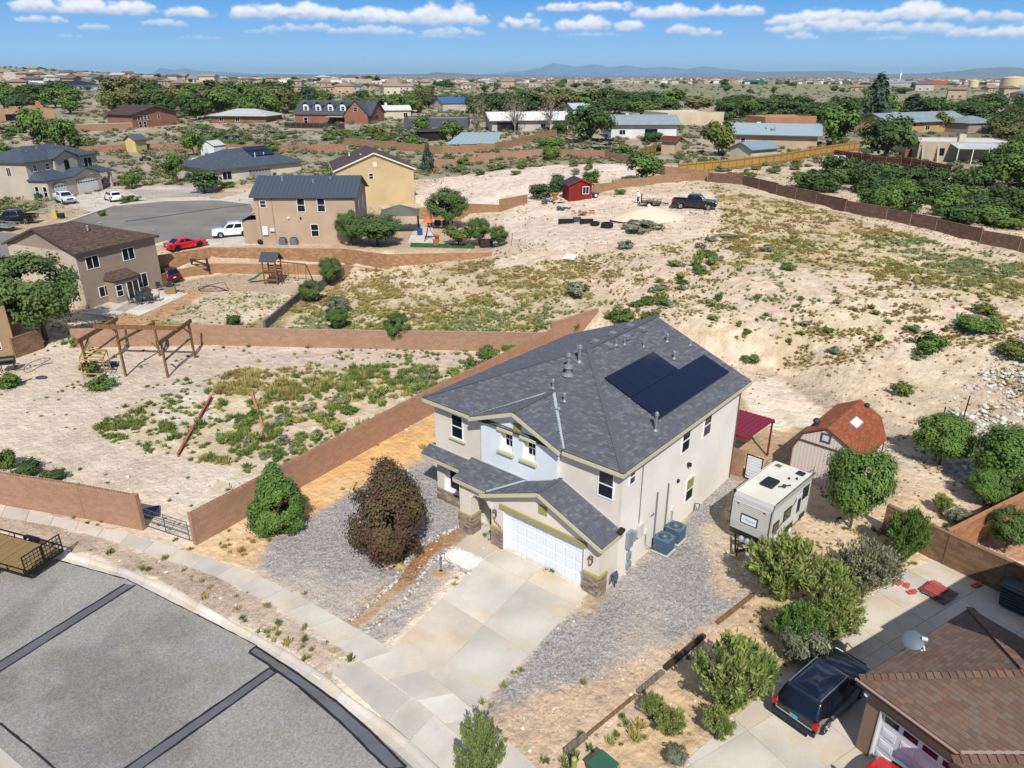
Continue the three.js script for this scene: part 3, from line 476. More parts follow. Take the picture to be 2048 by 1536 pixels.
{ // the court beyond: road ring, kerb and drives
  const court = gxz([[-300, 470], [-100, 460], [60, 470], [190, 425], [230, 412], [330, 402], [430, 400], [500, 408], [506, 420], [490, 440], [440, 478], [330, 482], [290, 500], [100, 520], [-300, 560]]);
  const m = new MB(); m.prism(court, 2.95, 3.212); structure(m.build('court_road', mat('#837d76', 0.95, { map: 'concrete', mm: 11, bump: 0.004 })));
  const s = new MB(), tar = mat('#3a3836', 0.8), pts = [[250, 443], [330, 432], [410, 420], [500, 408]].map(([x, y]) => plane(x, y, 3.218)); for (let i = 0; i < 3; i++) s.bar(pts[i], pts[i + 1], 0.5, 0.01); structure(s.build('tar_seam', tar));
  const ring = gxz([[60, 470], [190, 425], [230, 412], [330, 402], [430, 400], [506, 408]]), k = new MB(); for (let i = 0; i < ring.length - 1; i++) k.bar(V3(ring[i][0], 3.27, ring[i][1]), V3(ring[i + 1][0], 3.27, ring[i + 1][1]), 0.5, 0.16); structure(k.build('court_kerb', CONC[2]));
  paving('court_drive', [[[100, 392], [170, 382], [190, 400], [225, 412], [190, 425], [150, 416]], [[170, 382], [240, 378], [300, 400], [225, 412], [190, 400]], [[430, 400], [520, 372], [560, 376], [520, 400], [480, 406]], [[330, 482], [440, 478], [490, 470], [520, 490], [330, 498]], [[40, 476], [150, 440], [190, 428], [100, 455]], [[240, 406], [330, 396], [420, 394], [420, 400], [330, 402], [240, 411]]].map((p) => gxz(p)), 3.25);
  paving('patio', [[[170, 628], [260, 584], [300, 600], [230, 636]], [[230, 622], [300, 578], [378, 588], [320, 615], [280, 632]]].map((p) => gxz(p)), 0.44, 0.3);
  paving('patio', [[[815, 485], [830, 455], [865, 455], [870, 485]].map(([x, y]) => [plane(x, y, 3.25).x, plane(x, y, 3.25).z])], 3.25);
  const lawn = new MB(); lawn.prism(flat(3.22, [[820, 494], [822, 485], [950, 490], [950, 497]]), 3.0, 3.226); structure(lawn.build('artificial_lawn', mat('#2f5a26', 0.95, { bump: 0.02, bm: 0.6 })));
}

// ---------------------------------------------------------------- block walls
const BLOCK = new THREE.BoxGeometry(1, 1, 1), HOLLOW = new MB().box(0, 0, 0.42, 1, 1, 0.16).box(0, 0, -0.42, 1, 1, 0.16).box(0.45, 0, 0, 0.1, 1, 0.68).box(-0.45, 0, 0, 0.1, 1, 0.68).box(0, 0, 0, 0.1, 1, 0.68).geometry();
const TERRA = ['#b58c72', '#b2886f', '#b88f76', '#b08870', '#ba9279'], TAN = ['#ae8a66', '#a9835f', '#b29070', '#a58060'], BROWN = ['#7b5c4c', '#75574a', '#826352', '#6f5347'], EARTH = ['#8e6f54', '#876a51', '#967759', '#7f634c', '#9b7b5e'];
const blockMat = (h) => mat(h, 0.95, { map: 'block', mm: 1.7, bump: 0.006, bm: 0.5 });
function blockWall(label, pts, h, { tones = TERRA, t = 0.2, y0, y1, pil = 4.4, single = 0, hollow = false, name = 'block_wall', cap = true, course = 0.2, pilaster = true, light = null, pc = null } = {}) {
  const mid = pts[Math.floor(pts.length / 2)], o = thing(name, label, 'wall', V3(mid[0], 0, mid[1])), core = new MB(), posts = new MB(), caps = new MB(), all = [];
  const L = ([x, z]) => V3(x - mid[0], 0, z - mid[1]);
  for (let i = 0; i < pts.length - 1; i++) {
    const a = pts[i], b = pts[i + 1], len = Math.hypot(b[0] - a[0], b[1] - a[1]), n = Math.max(1, Math.round(len / pil)), ry = -Math.atan2(b[1] - a[1], b[0] - a[0]);
    for (let k = 0; k < n; k++) {
      const p = [lerp(a[0], b[0], k / n), lerp(a[1], b[1], k / n)], q = [lerp(a[0], b[0], (k + 1) / n), lerp(a[1], b[1], (k + 1) / n)], hp = H(...p), hq = H(...q), l = len / n;
      const lo = y0 ?? Math.min(hp, hq) - 0.12, hi = y1 ?? Math.round(((hp + hq) / 2 + h) / course) * course, c = L([(p[0] + q[0]) / 2, (p[1] + q[1]) / 2]), rows = Math.max(1, Math.round((hi - lo) / course)), ch = (hi - lo) / rows, top = hollow ? ch : 0;
      core.box(c.x, (lo + hi - top) / 2, c.z, l, hi - lo - 0.02 - top, t - 0.02, ry);
      for (let r = 0; r < rows; r++) for (let x = r % 2 ? -0.2 : 0; x < l - 0.03; x += 0.4) {
        const s = Math.max(0, x), e = Math.min(l, x + 0.392); if (e - s < 0.04) continue;
        const d = (s + e) / 2 - l / 2, y = lo + (r + 0.5) * ch;
        all.push([M4(c.x + d * Math.cos(ry), y, c.z - d * Math.sin(ry), ry, 0, 0, e - s, ch - 0.008, t + rr(0, 0.006)), tones[Math.floor(rnd() * tones.length)], hollow && r === rows - 1]);
      }
      if (pilaster) { const e = L(p); posts.box(e.x, (lo + hi) / 2 + 0.02, e.z, 0.06, hi - lo + 0.04, t + 0.05, ry); if (k === n - 1 && i === pts.length - 2) { const f = L(q); posts.box(f.x, (lo + hi) / 2 + 0.02, f.z, 0.4, hi - lo + 0.04, t + 0.05, ry); } }
      if (cap && !hollow) caps.box(c.x, hi + 0.024, c.z, l - 0.004, 0.05, t + 0.035, ry);
    }
  }
  const w = core.build('mortar', mat(light ?? '#a28d79', 0.95), o); if (pilaster) posts.build('pilaster', blockMat(pc ?? tones[1]), o); if (cap && !hollow) caps.build('coping', blockMat(tones[2]), o);
  if (single) { const cl = V3(-mid[0], CAM_Y, -mid[1]), e = (m) => (m[12] - cl.x) ** 2 + (m[13] - cl.y) ** 2 + (m[14] - cl.z) ** 2; all.sort((a, b) => e(a[0].elements) - e(b[0].elements)); }
  for (const a of all.slice(0, single)) { const m = part('block', a[2] ? HOLLOW : BLOCK, blockMat(a[1]), o); m.applyMatrix4(a[0]); }
  for (const hol of [false, true]) { const rest = all.slice(single).filter((a) => a[2] === hol); if (rest.length) stuffOf('block', hol ? HOLLOW : BLOCK, blockMat('#ffffff'), rest.map((a) => a[0]), rest.map((a) => new THREE.Color(a[1])), o); }
  return o;
}
blockWall('terracotta block wall beside the pavement at the left edge, ending at the tube gate', xz([[-260, 960], [0, 1007], [174, 1036], [284, 1058]]), 2.1, { single: 300, hollow: true });
blockWall('long terracotta block wall between the weedy lot and the grey-roofed house', xz([[391, 1090], [866, 825], [1100, 702]]), 2.05, { single: 300, hollow: true });
blockWall('short stretch of block wall climbing the slope behind the grey-roofed house', gxz([[1102, 700], [1192, 626]]), 1.5);
blockWall('pinkish block wall along the back of the weedy lot with the timber frame', xz([[150, 696], [400, 692], [700, 698], [1092, 704]]), 1.75, { tones: ['#b59078', '#b08b73', '#b8957d', '#ae8971'] });
blockWall('short brown block wall between the left-edge house and the big green tree', xz([[32, 716], [84, 698]]), 1.75, { tones: EARTH });
{ const p = gxz([[318, 566], [430, 545], [690, 549], [775, 541], [981, 516]]); blockWall('low front tier of the retaining wall below the beige house', p, 1.0, { tones: ['#b58c69', '#ad8462', '#ba9472'], y0: 0.2, y1: 1.7, pil: 5 });
  const q = p.map(([x, z]) => { const l = Math.hypot(x, z); return [x * (1 + 0.9 / l), z * (1 + 0.9 / l)]; }); blockWall('tall rear tier of the retaining wall holding up the beige house yard', q, 1, { tones: ['#b88d66', '#ae835d', '#c0966f', '#a97f5c'], y0: 0.9, y1: 3.5, pil: 5 }); }
{ const p = gxz([[530, 660], [600, 600], [690, 545]]); const o = blockWall('grey block wall stepping up between the patio yard and the scrub slope', p, 0.9, { tones: ['#6d6a66', '#75716c', '#65625f'], light: '#77736e' }); }
blockWall('short terracotta wall beside the maroon vehicle and the patio house', gxz([[326, 574], [356, 562]]), 1.3, { tones: EARTH });
blockWall('sand-coloured garden wall behind the swing bench of the beige house', gxz([[835, 438], [926, 436], [1000, 424], [1052, 406]]), 1.5, { tones: TAN });
blockWall('low tan wall running right from the red shed', gxz([[1186, 386], [1261, 374], [1380, 362], [1412, 357]]), 1.25, { tones: TAN });
blockWall('long dark brown block wall descending beside the row of dense green bushes', gxz([[1414, 364], [1485, 369], [1553, 389], [1632, 408], [1690, 424], [1772, 440], [1871, 462], [1960, 486], [2120, 520]]), 1.5, { tones: BROWN, light: '#8a7263', pc: '#b8987e' });
blockWall('reddish block wall behind the graded dirt mound', gxz([[865, 338], [1001, 319], [1114, 313], [1210, 318], [1257, 328], [1330, 352], [1412, 362]]), 1.5, { tones: TERRA });
blockWall('tan block wall along the back lots below the grey flat-roofed house', gxz([[690, 290], [758, 296], [885, 308], [990, 303], [1112, 272]]), 1.7, { tones: TAN });
blockWall('pink block wall behind the lots of the two blue-grey-roofed houses', gxz([[160, 306], [290, 300], [450, 301], [560, 304], [690, 302]]), 1.5, { tones: ['#b0836a', '#a97b62', '#b88b70'] });
blockWall('pinkish garden wall left of the brown-roofed brick house', gxz([[152, 264], [266, 259]]), 2.2, { tones: ['#b08a74', '#a9836d'] });
blockWall('brown block wall at the head of the concrete yard with the brick pallet', [[20.2, -33.2], [22.05, -30.5], [23.57, -28.4], [27.4, -22.9]], 1.8, { tones: EARTH, single: 300, pil: 4.2, light: '#a98e70' });
{ const a = plane(1902, 1068, 1.8), b = plane(2060, 982, 1.8); blockWall('orange block wall branching off behind the yellow-green vine at the right edge', [[22.1, -30.9], [a.x + 0.3, a.z - 0.4], [b.x, b.z]], 1.75, { tones: ['#b07a54', '#a9734e', '#b9845d'], single: 300 }); }
// ---------------------------------------------------------------- the grey-roofed two-storey house
const extr = (outer, holes, t) => { const s = new THREE.Shape(outer.map(([x, y]) => new THREE.Vector2(x, y))); for (const h of holes) s.holes.push(new THREE.Path(h.map(([x, y]) => new THREE.Vector2(x, y)))); return new THREE.ExtrudeGeometry(s, { depth: t, bevelEnabled: false }); };
const rect = (a, b, c, d) => [[a, b], [c, b], [c, d], [a, d]];
const L3 = (u, v, h) => V3(u, h, -v);                                 // along the front, towards the back, up
const HOUSE = thing('two_storey_house', 'cream stucco two-storey house with grey shingle roof, solar panels and white garage door', 'house', V3(4.09, 0, -27.94), -40 * Math.PI / 180);
HOUSE.updateMatrixWorld(true);
function hit(obj, px, py, a, b, c) {                                  // where a sight line meets a surface of a thing, in its own axes
  const o = obj.worldToLocal(V3(0, CAM_Y, 0)), q = obj.worldToLocal(V3(0, CAM_Y, 0).add(ray(px, py))).sub(o), n = b.clone().sub(a).cross(c.clone().sub(a));
  return o.addScaledVector(q, a.clone().sub(o).dot(n) / q.dot(n));
}
const CREAM = stucco('#e2d8c9'), CREAM2 = stucco('#efe8dc'), PALE = stucco('#e2eaef'), FASCIA = mat('#c0b796', 0.7), SOFFIT = mat('#6e6656', 0.8), OLIVE = mat('#9b9159', 0.75), LIMEWHITE = mat('#e8e6e0', 0.75);
const SLATE = ['#5c5e65', '#56585f', '#62646a', '#525459', '#686a70', '#5a5a5f', '#565a63'], SLATE_SHEET = mat('#36383d', 0.95);
{
  const h = HOUSE, R = V3(1, 0, 0), N = V3(0, 0, 1), RB = V3(0, 0, -1), NR = V3(1, 0, 0);
  // walls
  const w = new MB();
  w.geo(extr([[-6.75, -0.3], [0, -0.3], [0, 2.95], [-3.375, 4.35], [-6.75, 2.95]], [rect(-5.9, -0.2, -0.88, 2.46)], 0.3), M4(0, 0, -0.3));
  w.box(-0.1, 1.35, -0.85, 0.2, 3.3, 1.08); w.box(-6.65, 1.35, -0.85, 0.2, 3.3, 1.08);
  w.geo(extr(rect(-12.2, -0.3, 0, 6.42), [rect(-11.65, 0.72, -9.75, 2.42), rect(-8.1, -0.2, -6.76, 2.5)], 0.25), M4(0, 0, -1.65));
  w.build('front_wall', CREAM, h);
  const s = new MB(); s.box(-0.125, 3.06, -8.02, 0.25, 6.72, 12.74); s.build('side_wall', CREAM2, h);
  const l = new MB(); l.box(-12.075, 3.06, -8.02, 0.25, 6.72, 12.74); l.geo(extr([[-12.2, -0.3], [0, -0.3], [0, 6.42], [-6.1, 8.86], [-12.2, 6.42]], [], 0.22), M4(0, 0, -14.62)); l.build('rear_wall', CREAM2, h);
  const b = new MB(); b.geo(extr([[-8.4, 3.1], [-3.4, 3.1], [-3.4, 6.62], [-5.9, 7.62], [-8.4, 6.62]], [rect(-7.05, 5.15, -6.22, 6.26), rect(-5.55, 5.15, -4.72, 6.26)], 0.3), M4(0, 0, -1.39)); b.build('gable_wall', PALE, h);
  for (const x of [-7.05, -5.55]) { // deep white niches with small sash windows
    const n = new MB(); n.box(x + 0.01, 5.705, -1.24, 0.02, 1.1, 0.28); n.box(x + 0.82, 5.705, -1.24, 0.02, 1.1, 0.28); n.box(x + 0.415, 5.16, -1.24, 0.79, 0.02, 0.28); n.box(x + 0.415, 5.705, -1.385, 0.79, 1.07, 0.02);
    n.build('niche', LIMEWHITE, h);
    windowAt(h, V3(x + 0.14, 5.3, -1.37), R, N, 0.6, 0.92, { grid: 1 });
    for (const yy of [6.36, 5.06]) { const t = new MB(); t.rbox(x + 0.415, yy, -1.02, 1.06, 0.17, 0.2, 0.02); t.build('window_ledge', FASCIA, h); }
  }
  { const n = new MB(); n.box(-11.64, 1.57, -1.53, 0.02, 1.68, 0.24); n.box(-9.76, 1.57, -1.53, 0.02, 1.68, 0.24); n.box(-10.7, 0.73, -1.53, 1.86, 0.02, 0.24); n.box(-10.7, 1.57, -1.66, 1.86, 1.66, 0.02); n.build('niche', LIMEWHITE, h);
    windowAt(h, V3(-11.4, 0.86, -1.645), R, N, 1.55, 1.45, { slide: true }); const t = new MB(); t.rbox(-10.7, 2.52, -1.36, 2.1, 0.16, 0.14, 0.02); t.build('window_ledge', FASCIA, h); }
  windowAt(h, V3(-10.88, 4.5, -1.4), R, N, 0.9, 1.46, { sill: FASCIA }); windowAt(h, V3(-1.19, 4.58, -1.4), R, N, 0.9, 1.42);
  for (const [v, y, ww, hh] of [[2.2, 5.1, 0.58, 0.86], [7.42, 4.6, 0.95, 1.42], [9.9, 4.56, 0.98, 1.42], [8.5, 1.08, 0.95, 1.5]]) windowAt(h, V3(0, y, -v), RB, NR, ww, hh, {});
  { const m = new MB(); m.box(0.03, 2.2, -8.97, 0.012, 0.64, 0.83); m.build('window_shade', mat('#8d9140', 0.8), h); }
  for (const [u, y, d] of [[-5.89, 6.72, -1.08], [-3.375, 3.48, 0.01]]) { const m = new MB(); m.box(u, y, d + 0.012, 0.52, 0.5, 0.024); for (let i = 0; i < 8; i++) m.box(u, y - 0.21 + i * 0.06, d + 0.035, 0.48, 0.035, 0.03, 0, 0.5); m.build('gable_vent', OLIVE, h); }
  // roofs
  const roof = (f, name) => shingled(h, f, { tones: SLATE, sheet: SLATE_SHEET, name });
  const E = 6.5, RH = 9.11, rU = -6.115;
  shingled(h, [[L3(0.42, 0.95, E), L3(0.42, 15, E), L3(rU, 15, RH), L3(rU, 7.48, RH)], [L3(-12.65, 0.95, E), L3(0.42, 0.95, E), L3(rU, 7.48, RH)], [L3(-12.65, 15, E), L3(-12.65, 0.95, E), L3(rU, 7.48, RH), L3(rU, 15, RH)]], { tones: SLATE, sheet: SLATE_SHEET, name: 'main_roof', single: 200 });
  roof([[L3(-8.85, 0.66, 6.56), L3(-5.9, 0.66, 7.74), L3(-5.9, 4.03, 7.74), L3(-8.85, 1.1, 6.56)], [L3(-5.9, 0.66, 7.74), L3(-2.95, 0.66, 6.56), L3(-2.95, 1.1, 6.56), L3(-5.9, 4.03, 7.74)]], 'gable_roof');
  roof([[L3(-3.375, -0.45, 4.66), L3(0.36, -0.45, 3.14), L3(0.36, 1.39, 3.14), L3(-3.375, 1.39, 4.66)], [L3(-3.375, -0.45, 4.66), L3(-3.375, 1.08, 4.66), L3(-5.25, 1.08, 3.9), L3(-6.75, -0.38, 3.29), L3(-7.11, -0.45, 3.14)]], 'garage_roof');
  roof([[L3(-9.1, -0.38, 3.32), L3(-6.8, -0.38, 3.32), L3(-5.25, 1.08, 3.93), L3(-9.1, 1.08, 3.93)]], 'porch_roof');
  roof([[L3(-12.72, 0.68, 3.1), L3(-9.11, 0.68, 3.1), L3(-9.11, 1.39, 3.42), L3(-12.72, 1.39, 3.42)]], 'pent_roof');
  { const m = new MB(); m.quad(L3(-12.72, 0.75, 2.98), L3(-9.1, 0.75, 2.98), L3(-9.1, 1.38, 2.98), L3(-12.72, 1.38, 2.98)); m.quad(L3(-9.08, -0.3, 3.2), L3(-6.8, -0.3, 3.2), L3(-6.8, 1.38, 3.2), L3(-9.08, 1.38, 3.2)); m.box(-6.1, 6.38, -1.17, 13, 0.03, 0.45); m.box(0.2, 6.38, -8, 0.4, 0.03, 13.2); m.box(-12.4, 6.38, -8, 0.4, 0.03, 13.2); m.build('soffit', SOFFIT, h); }
  // ridge and hip caps
  const cap = (a, b, n) => { const m = new MB(); for (let i = 0; i < n; i++) { const p = a.clone().lerp(b, i / n), q = a.clone().lerp(b, (i + 1.12) / n); p.y += 0.03; q.y += 0.022; m.bar(p, q, 0.27, 0.016); } m.build('ridge_cap', mat('#54565c', 0.95), h); };
  cap(L3(0.42, 0.95, E + 0.01), L3(rU, 7.48, RH), 46); cap(L3(-12.65, 0.95, E + 0.01), L3(rU, 7.48, RH), 46); cap(L3(rU, 7.48, RH), L3(rU, 15, RH), 40); cap(L3(-5.9, 0.66, 7.75), L3(-5.9, 4, 7.75), 18); cap(L3(-3.375, -0.45, 4.67), L3(-3.375, 1.38, 4.67), 10);
  // metal valleys and wall flashing
  const val = (a, b) => { const p = a.clone(), q = b.clone(), vf = new MB(); p.y += 0.035; q.y += 0.035; vf.bar(p, q, 0.17, 0.012); vf.build('valley_flashing', mat('#b4bcc4', 0.5, { metal: 0.3 }), h); };
  val(L3(-8.75, 1.0, 6.56), L3(-5.95, 4.0, 7.72)); val(L3(-3.0, 1.0, 6.56), L3(-5.85, 4.0, 7.72)); val(L3(-6.78, -0.36, 3.33), L3(-5.27, 1.06, 3.93));
  const fl = new MB(); fl.bar(L3(-3.375, 1.37, 4.7), L3(0.36, 1.37, 3.18), 0.06, 0.05); fl.bar(L3(-9.05, 1.06, 3.98), L3(-5.25, 1.06, 3.98), 0.06, 0.05); fl.bar(L3(-12.7, 1.37, 3.47), L3(-9.1, 1.37, 3.47), 0.06, 0.05); fl.build('wall_flashing', mat('#a9a6a4', 0.7), h);
  // fascias and gutters
  const f = new MB(), fb = (a, b) => f.bar(a, b, 0.04, 0.2); const y = E - 0.13;
  fb(L3(-12.66, 0.93, y), L3(-8.8, 0.93, y)); fb(L3(-3, 0.93, y), L3(0.43, 0.93, y)); fb(L3(0.44, 0.93, y), L3(0.44, 15.02, y)); fb(L3(-12.67, 0.93, y), L3(-12.67, 15.02, y));
  fb(L3(-8.88, 0.64, 6.44), L3(-5.9, 0.64, 7.63)); fb(L3(-5.9, 0.64, 7.63), L3(-2.92, 0.64, 6.44)); fb(L3(-7.14, -0.47, 3.01), L3(-3.375, -0.47, 4.55)); fb(L3(-3.375, -0.47, 4.55), L3(0.38, -0.47, 3.01)); fb(L3(0.38, -0.46, 3.02), L3(0.38, 1.38, 3.02)); fb(L3(-9.12, -0.4, 3.2), L3(-6.82, -0.4, 3.2)); fb(L3(-9.12, -0.4, 3.2), L3(-9.12, 1.3, 3.75)); fb(L3(-12.74, 0.66, 2.98), L3(-9.1, 0.66, 2.98));
  f.build('fascia', FASCIA, h);
  // garage door of 32 raised panels
  const d = new MB(); for (let i = 0; i < 4; i++) d.rbox(-3.39, 0.315 + i * 0.607, -0.24, 4.98, 0.6, 0.05, 0.008); const door = d.build('garage_door', mat('#e3e8ec', 0.45), h);
  const pg = new MB().rbox(0, 0, 0, 0.44, 0.4, 0.024, 0.01).geometry(), pr = new MB().box(0, 0.2, 0, 0.46, 0.016, 0.012).box(0, -0.2, 0, 0.46, 0.016, 0.012).box(0.23, 0, 0, 0.016, 0.42, 0.012).box(-0.23, 0, 0, 0.016, 0.42, 0.012).geometry();
  for (let i = 0; i < 8; i++) for (let j = 0; j < 4; j++) { const p = part('panel', pg, mat('#dfe4e9', 0.45), door); p.position.set(-5.53 + i * 0.612, 0.315 + j * 0.607, -0.213); }
  { const m = new MB(); for (let i = 0; i < 8; i++) for (let j = 0; j < 4; j++) m.geo(pr, M4(-5.53 + i * 0.612, 0.315 + j * 0.607, -0.21)); m.build('panel_moulding', mat('#b9c0c8', 0.5), door); }
  { const m = new MB(); m.box(-5.91, 1.12, -0.14, 0.03, 2.68, 0.31); m.box(-0.87, 1.12, -0.14, 0.03, 2.68, 0.31); m.box(-3.39, 2.475, -0.14, 5.0, 0.03, 0.31); m.build('door_jamb', LIMEWHITE, h); const t = new MB(); t.rbox(-3.43, 2.62, 0.04, 5.4, 0.27, 0.12, 0.02); t.build('door_header', OLIVE, h); }
  // stone bases with a trim band
  const stones = [], st = ['#8a776a', '#7c6a60', '#9a8675', '#6f6058', '#a39383', '#86746a', '#8f7f76'];
  const veneer = (o, r, n, len, hh) => { const ry = Math.atan2(n.x, n.z); for (let yy = 0; yy < hh - 0.02;) { const ch = Math.min(rr(0.07, 0.15), hh - yy); for (let x = -rnd() * 0.2; x < len;) { const L = rr(0.16, 0.48), s = Math.max(0, x), e = Math.min(len, x + L - 0.012); if (e - s > 0.03) { const c = o.clone().addScaledVector(r, (s + e) / 2).addScaledVector(n, 0.03); stones.push([M4(c.x, o.y + yy + ch / 2, c.z, ry, 0, 0, e - s, ch - 0.012, 0.1 + rnd() * 0.05), pick(st)]); } x += L; } yy += ch; } };
  veneer(V3(-0.86, -0.05, 0), R, N, 0.86, 1.12); veneer(V3(0, -0.05, 0), RB, NR, 0.62, 1.12); veneer(V3(-6.75, -0.05, 0), R, N, 0.82, 1.12); veneer(V3(-12.2, -0.1, -1.4), R, N, 3.3, 0.86); veneer(V3(-12.2, -0.1, -2), V3(0, 0, 1), V3(-1, 0, 0), 0.6, 0.86);
  veneer(V3(-8.95, -0.05, 0.14), R, N, 0.84, 1.12); veneer(V3(-8.11, -0.05, 0.14), RB, NR, 0.72, 1.12); veneer(V3(-8.95, -0.05, -0.58), V3(0, 0, 1), V3(-1, 0, 0), 0.72, 1.12);
  stuffOf('stone', new MB().rbox(0, 0, 0, 1, 1, 1, 0.12).geometry(), mat('#ffffff', 0.95, { bump: 0.01, bm: 0.3 }), stones.map((a) => a[0]), stones.map((a) => new THREE.Color(a[1])), h);
  const bd = new MB(); bd.rbox(-0.41, 1.14, 0.05, 0.94, 0.15, 0.13, 0.02); bd.rbox(0.05, 1.14, -0.28, 0.13, 0.148, 0.7, 0.02); bd.rbox(-6.34, 1.14, 0.05, 0.86, 0.15, 0.13, 0.02); bd.rbox(-8.53, 1.14, -0.22, 0.98, 0.15, 0.86, 0.02); bd.build('stone_band', OLIVE, h);
  // porch: pier with a splayed arch, floor, door, bench of shade behind
  const pc = new MB(); pc.box(-8.53, 1.6, -0.22, 0.8, 3.2, 0.68); pc.geo(extr([[-8.15, 3.2], [-6.75, 3.2], [-6.75, 2.2], [-7.05, 2.6], [-7.85, 2.6], [-8.15, 2.2]], [], 0.3), M4(0, 0, -0.2)); pc.box(-8.8, 2.75, -0.95, 0.22, 0.9, 0.8); pc.build('porch_pier', CREAM, h);
  { const m = new MB(); m.box(-7.9, 0, -0.65, 2.26, 0.08, 1.46); m.build('porch_floor', CONC[0], h); const q = new MB(); q.rbox(-7.43, 1.12, -1.5, 1.2, 2.2, 0.06, 0.01); q.build('front_door', mat('#3a2a22', 0.6), h); }
  for (const [u, yy] of [[-6.42, 2.02], [-0.4, 1.98]]) { const m = new MB(); m.geo(new THREE.CylinderGeometry(0.09, 0.07, 0.42, 8, 1, false), M4(u, yy, 0.13)); m.geo(new THREE.ConeGeometry(0.13, 0.16, 8), M4(u, yy + 0.28, 0.13)); m.box(u, yy, 0.04, 0.12, 0.3, 0.06); const la = m.build('wall_lantern', mat('#5b4b45', 0.5), h); const g = new MB(); g.geo(new THREE.CylinderGeometry(0.074, 0.062, 0.22, 8), M4(u, yy - 0.02, 0.152)); g.build('lantern_glass', mat('#cfc9bc', 0.3), la); }
  { const m = new MB(); for (let i = 0; i < 4; i++) m.box(-6.52 + i * 0.13, 1.5 - i * 0.07, 0.012, 0.09, 0.15, 0.024); m.build('house_number', mat('#8a7a4a', 0.5), h); }
  // roof fittings, each found from where it stands on its slope
  const RF = [L3(0.42, 0.95, E), L3(0.42, 15, E), L3(rU, 15, RH)], FF = [L3(-12.65, 0.95, E), L3(0.42, 0.95, E), L3(rU, 7.48, RH)], LF = [L3(-12.65, 15, E), L3(-12.65, 0.95, E), L3(rU, 15, RH)];
  const onR = (px, py, F3) => hit(h, px, py, ...F3), METAL = mat('#8b8f94', 0.5, { metal: 0.4 });
  const ventBox = (p, az) => { const m = new MB(); m.rbox(p.x, p.y + 0.13, p.z, 0.36, 0.14, 0.4, 0.02, az, 0.05); m.box(p.x, p.y + 0.03, p.z, 0.5, 0.02, 0.52, az, 0); m.build('roof_vent', METAL, h); };
  for (const [x, y] of [[1218, 694], [1252, 677], [1284, 661]]) ventBox(onR(x, y, RF), Math.PI / 2); for (const [x, y] of [[1192, 686], [1227, 670], [1261, 655]]) ventBox(onR(x, y, LF), Math.PI / 2);
  const pipe = (px, py, F3, hh, r, hood = false) => { const p = onR(px, py, F3), m = new MB(); m.tube(V3(p.x, p.y - 0.1, p.z), V3(p.x, p.y + hh, p.z), r, r, 10); m.tube(V3(p.x, p.y - 0.02, p.z), V3(p.x, p.y + 0.12, p.z), r * 2.4, r * 1.1, 10); m.box(p.x, p.y + 0.02, p.z, 0.34, 0.02, 0.34); if (hood) { m.tube(V3(p.x, p.y + hh, p.z), V3(p.x, p.y + hh + 0.14, p.z), r * 1.7, r * 1.5, 10); m.tube(V3(p.x, p.y + hh + 0.14, p.z), V3(p.x, p.y + hh + 0.2, p.z), r * 1.5, r * 0.6, 10); } m.build('vent_pipe', METAL, h); };
  pipe(1137, 746, FF, 0.95, 0.09, true); pipe(1159, 724, FF, 0.8, 0.09, true); pipe(1137, 749, FF, 0.4, 0.16, true); pipe(1106, 777, FF, 0.35, 0.05, true); pipe(1129, 803, FF, 0.3, 0.06, true); pipe(1118, 818, FF, 0.3, 0.05); pipe(1311, 862, RF, 0.85, 0.07, true); pipe(1232, 691, RF, 0.35, 0.05); pipe(1249, 690, RF, 0.4, 0.05); pipe(1287, 694, RF, 0.45, 0.045); pipe(1334, 684, RF, 0.35, 0.06, true); pipe(1348, 718, RF, 0.3, 0.06, true); pipe(1380, 691, RF, 0.3, 0.05); pipe(1154, 705, FF, 0.5, 0.03);
  // solar panels on the right-hand slope
  const nrm = RF[1].clone().sub(RF[0]).cross(RF[2].clone().sub(RF[0])).normalize(); if (nrm.y < 0) nrm.negate(); const up = V3(-nrm.y, nrm.x, 0).normalize(); const al = V3(0, 0, -1);
  const array = (p0, p1, p2, n) => { // p0 lower front, p1 lower back, p2 upper front
    const v0 = -p0.z, v1 = -p1.z, s0 = p0.clone().sub(RF[0]).dot(up), s1 = p2.clone().sub(RF[0]).dot(up), step = (v1 - v0) / n;
    for (let i = 0; i < n; i++) {
      const c = RF[0].clone().addScaledVector(up, (s0 + s1) / 2).addScaledVector(al, v0 + (i + 0.5) * step - 0.95).addScaledVector(nrm, 0.14), B = new THREE.Matrix4().makeBasis(up, nrm, V3(0, 0, -1)).setPosition(c);
      const m = new MB(); m.geo(new RoundedBoxGeometry(s1 - s0, 0.04, step - 0.02, 1, 0.008), B); const pn = m.build('solar_panel', mat('#0b1228', 0.35, { coat: 0.5 }), h);
      const g = new MB(); for (let k = 1; k < 6; k++) g.geo(new THREE.BoxGeometry(0.006, 0.002, step - 0.06), B.clone().multiply(M4(-(s1 - s0) / 2 + (s1 - s0) * k / 6, 0.0215, 0))); g.geo(new THREE.BoxGeometry(s1 - s0 - 0.05, 0.002, 0.006), B.clone().multiply(M4(0, 0.0222, 0))); g.build('cell_line', mat('#1c2440', 0.4), pn);
    }
    const m = new MB(); for (const t of [0.22, 0.78]) { const a = RF[0].clone().addScaledVector(up, lerp(s0, s1, t)).addScaledVector(nrm, 0.07); m.bar(a.clone().addScaledVector(al, v0 - 0.98), a.clone().addScaledVector(al, v1 - 0.9), 0.05, 0.08); } m.build('mounting_rail', mat('#3a3c40', 0.5), h);
  };
  array(onR(1260, 799, RF), onR(1352, 741, RF), onR(1206, 760, RF), 5); array(onR(1316, 842, RF), onR(1456, 747, RF), onR(1263, 798, RF), 7);
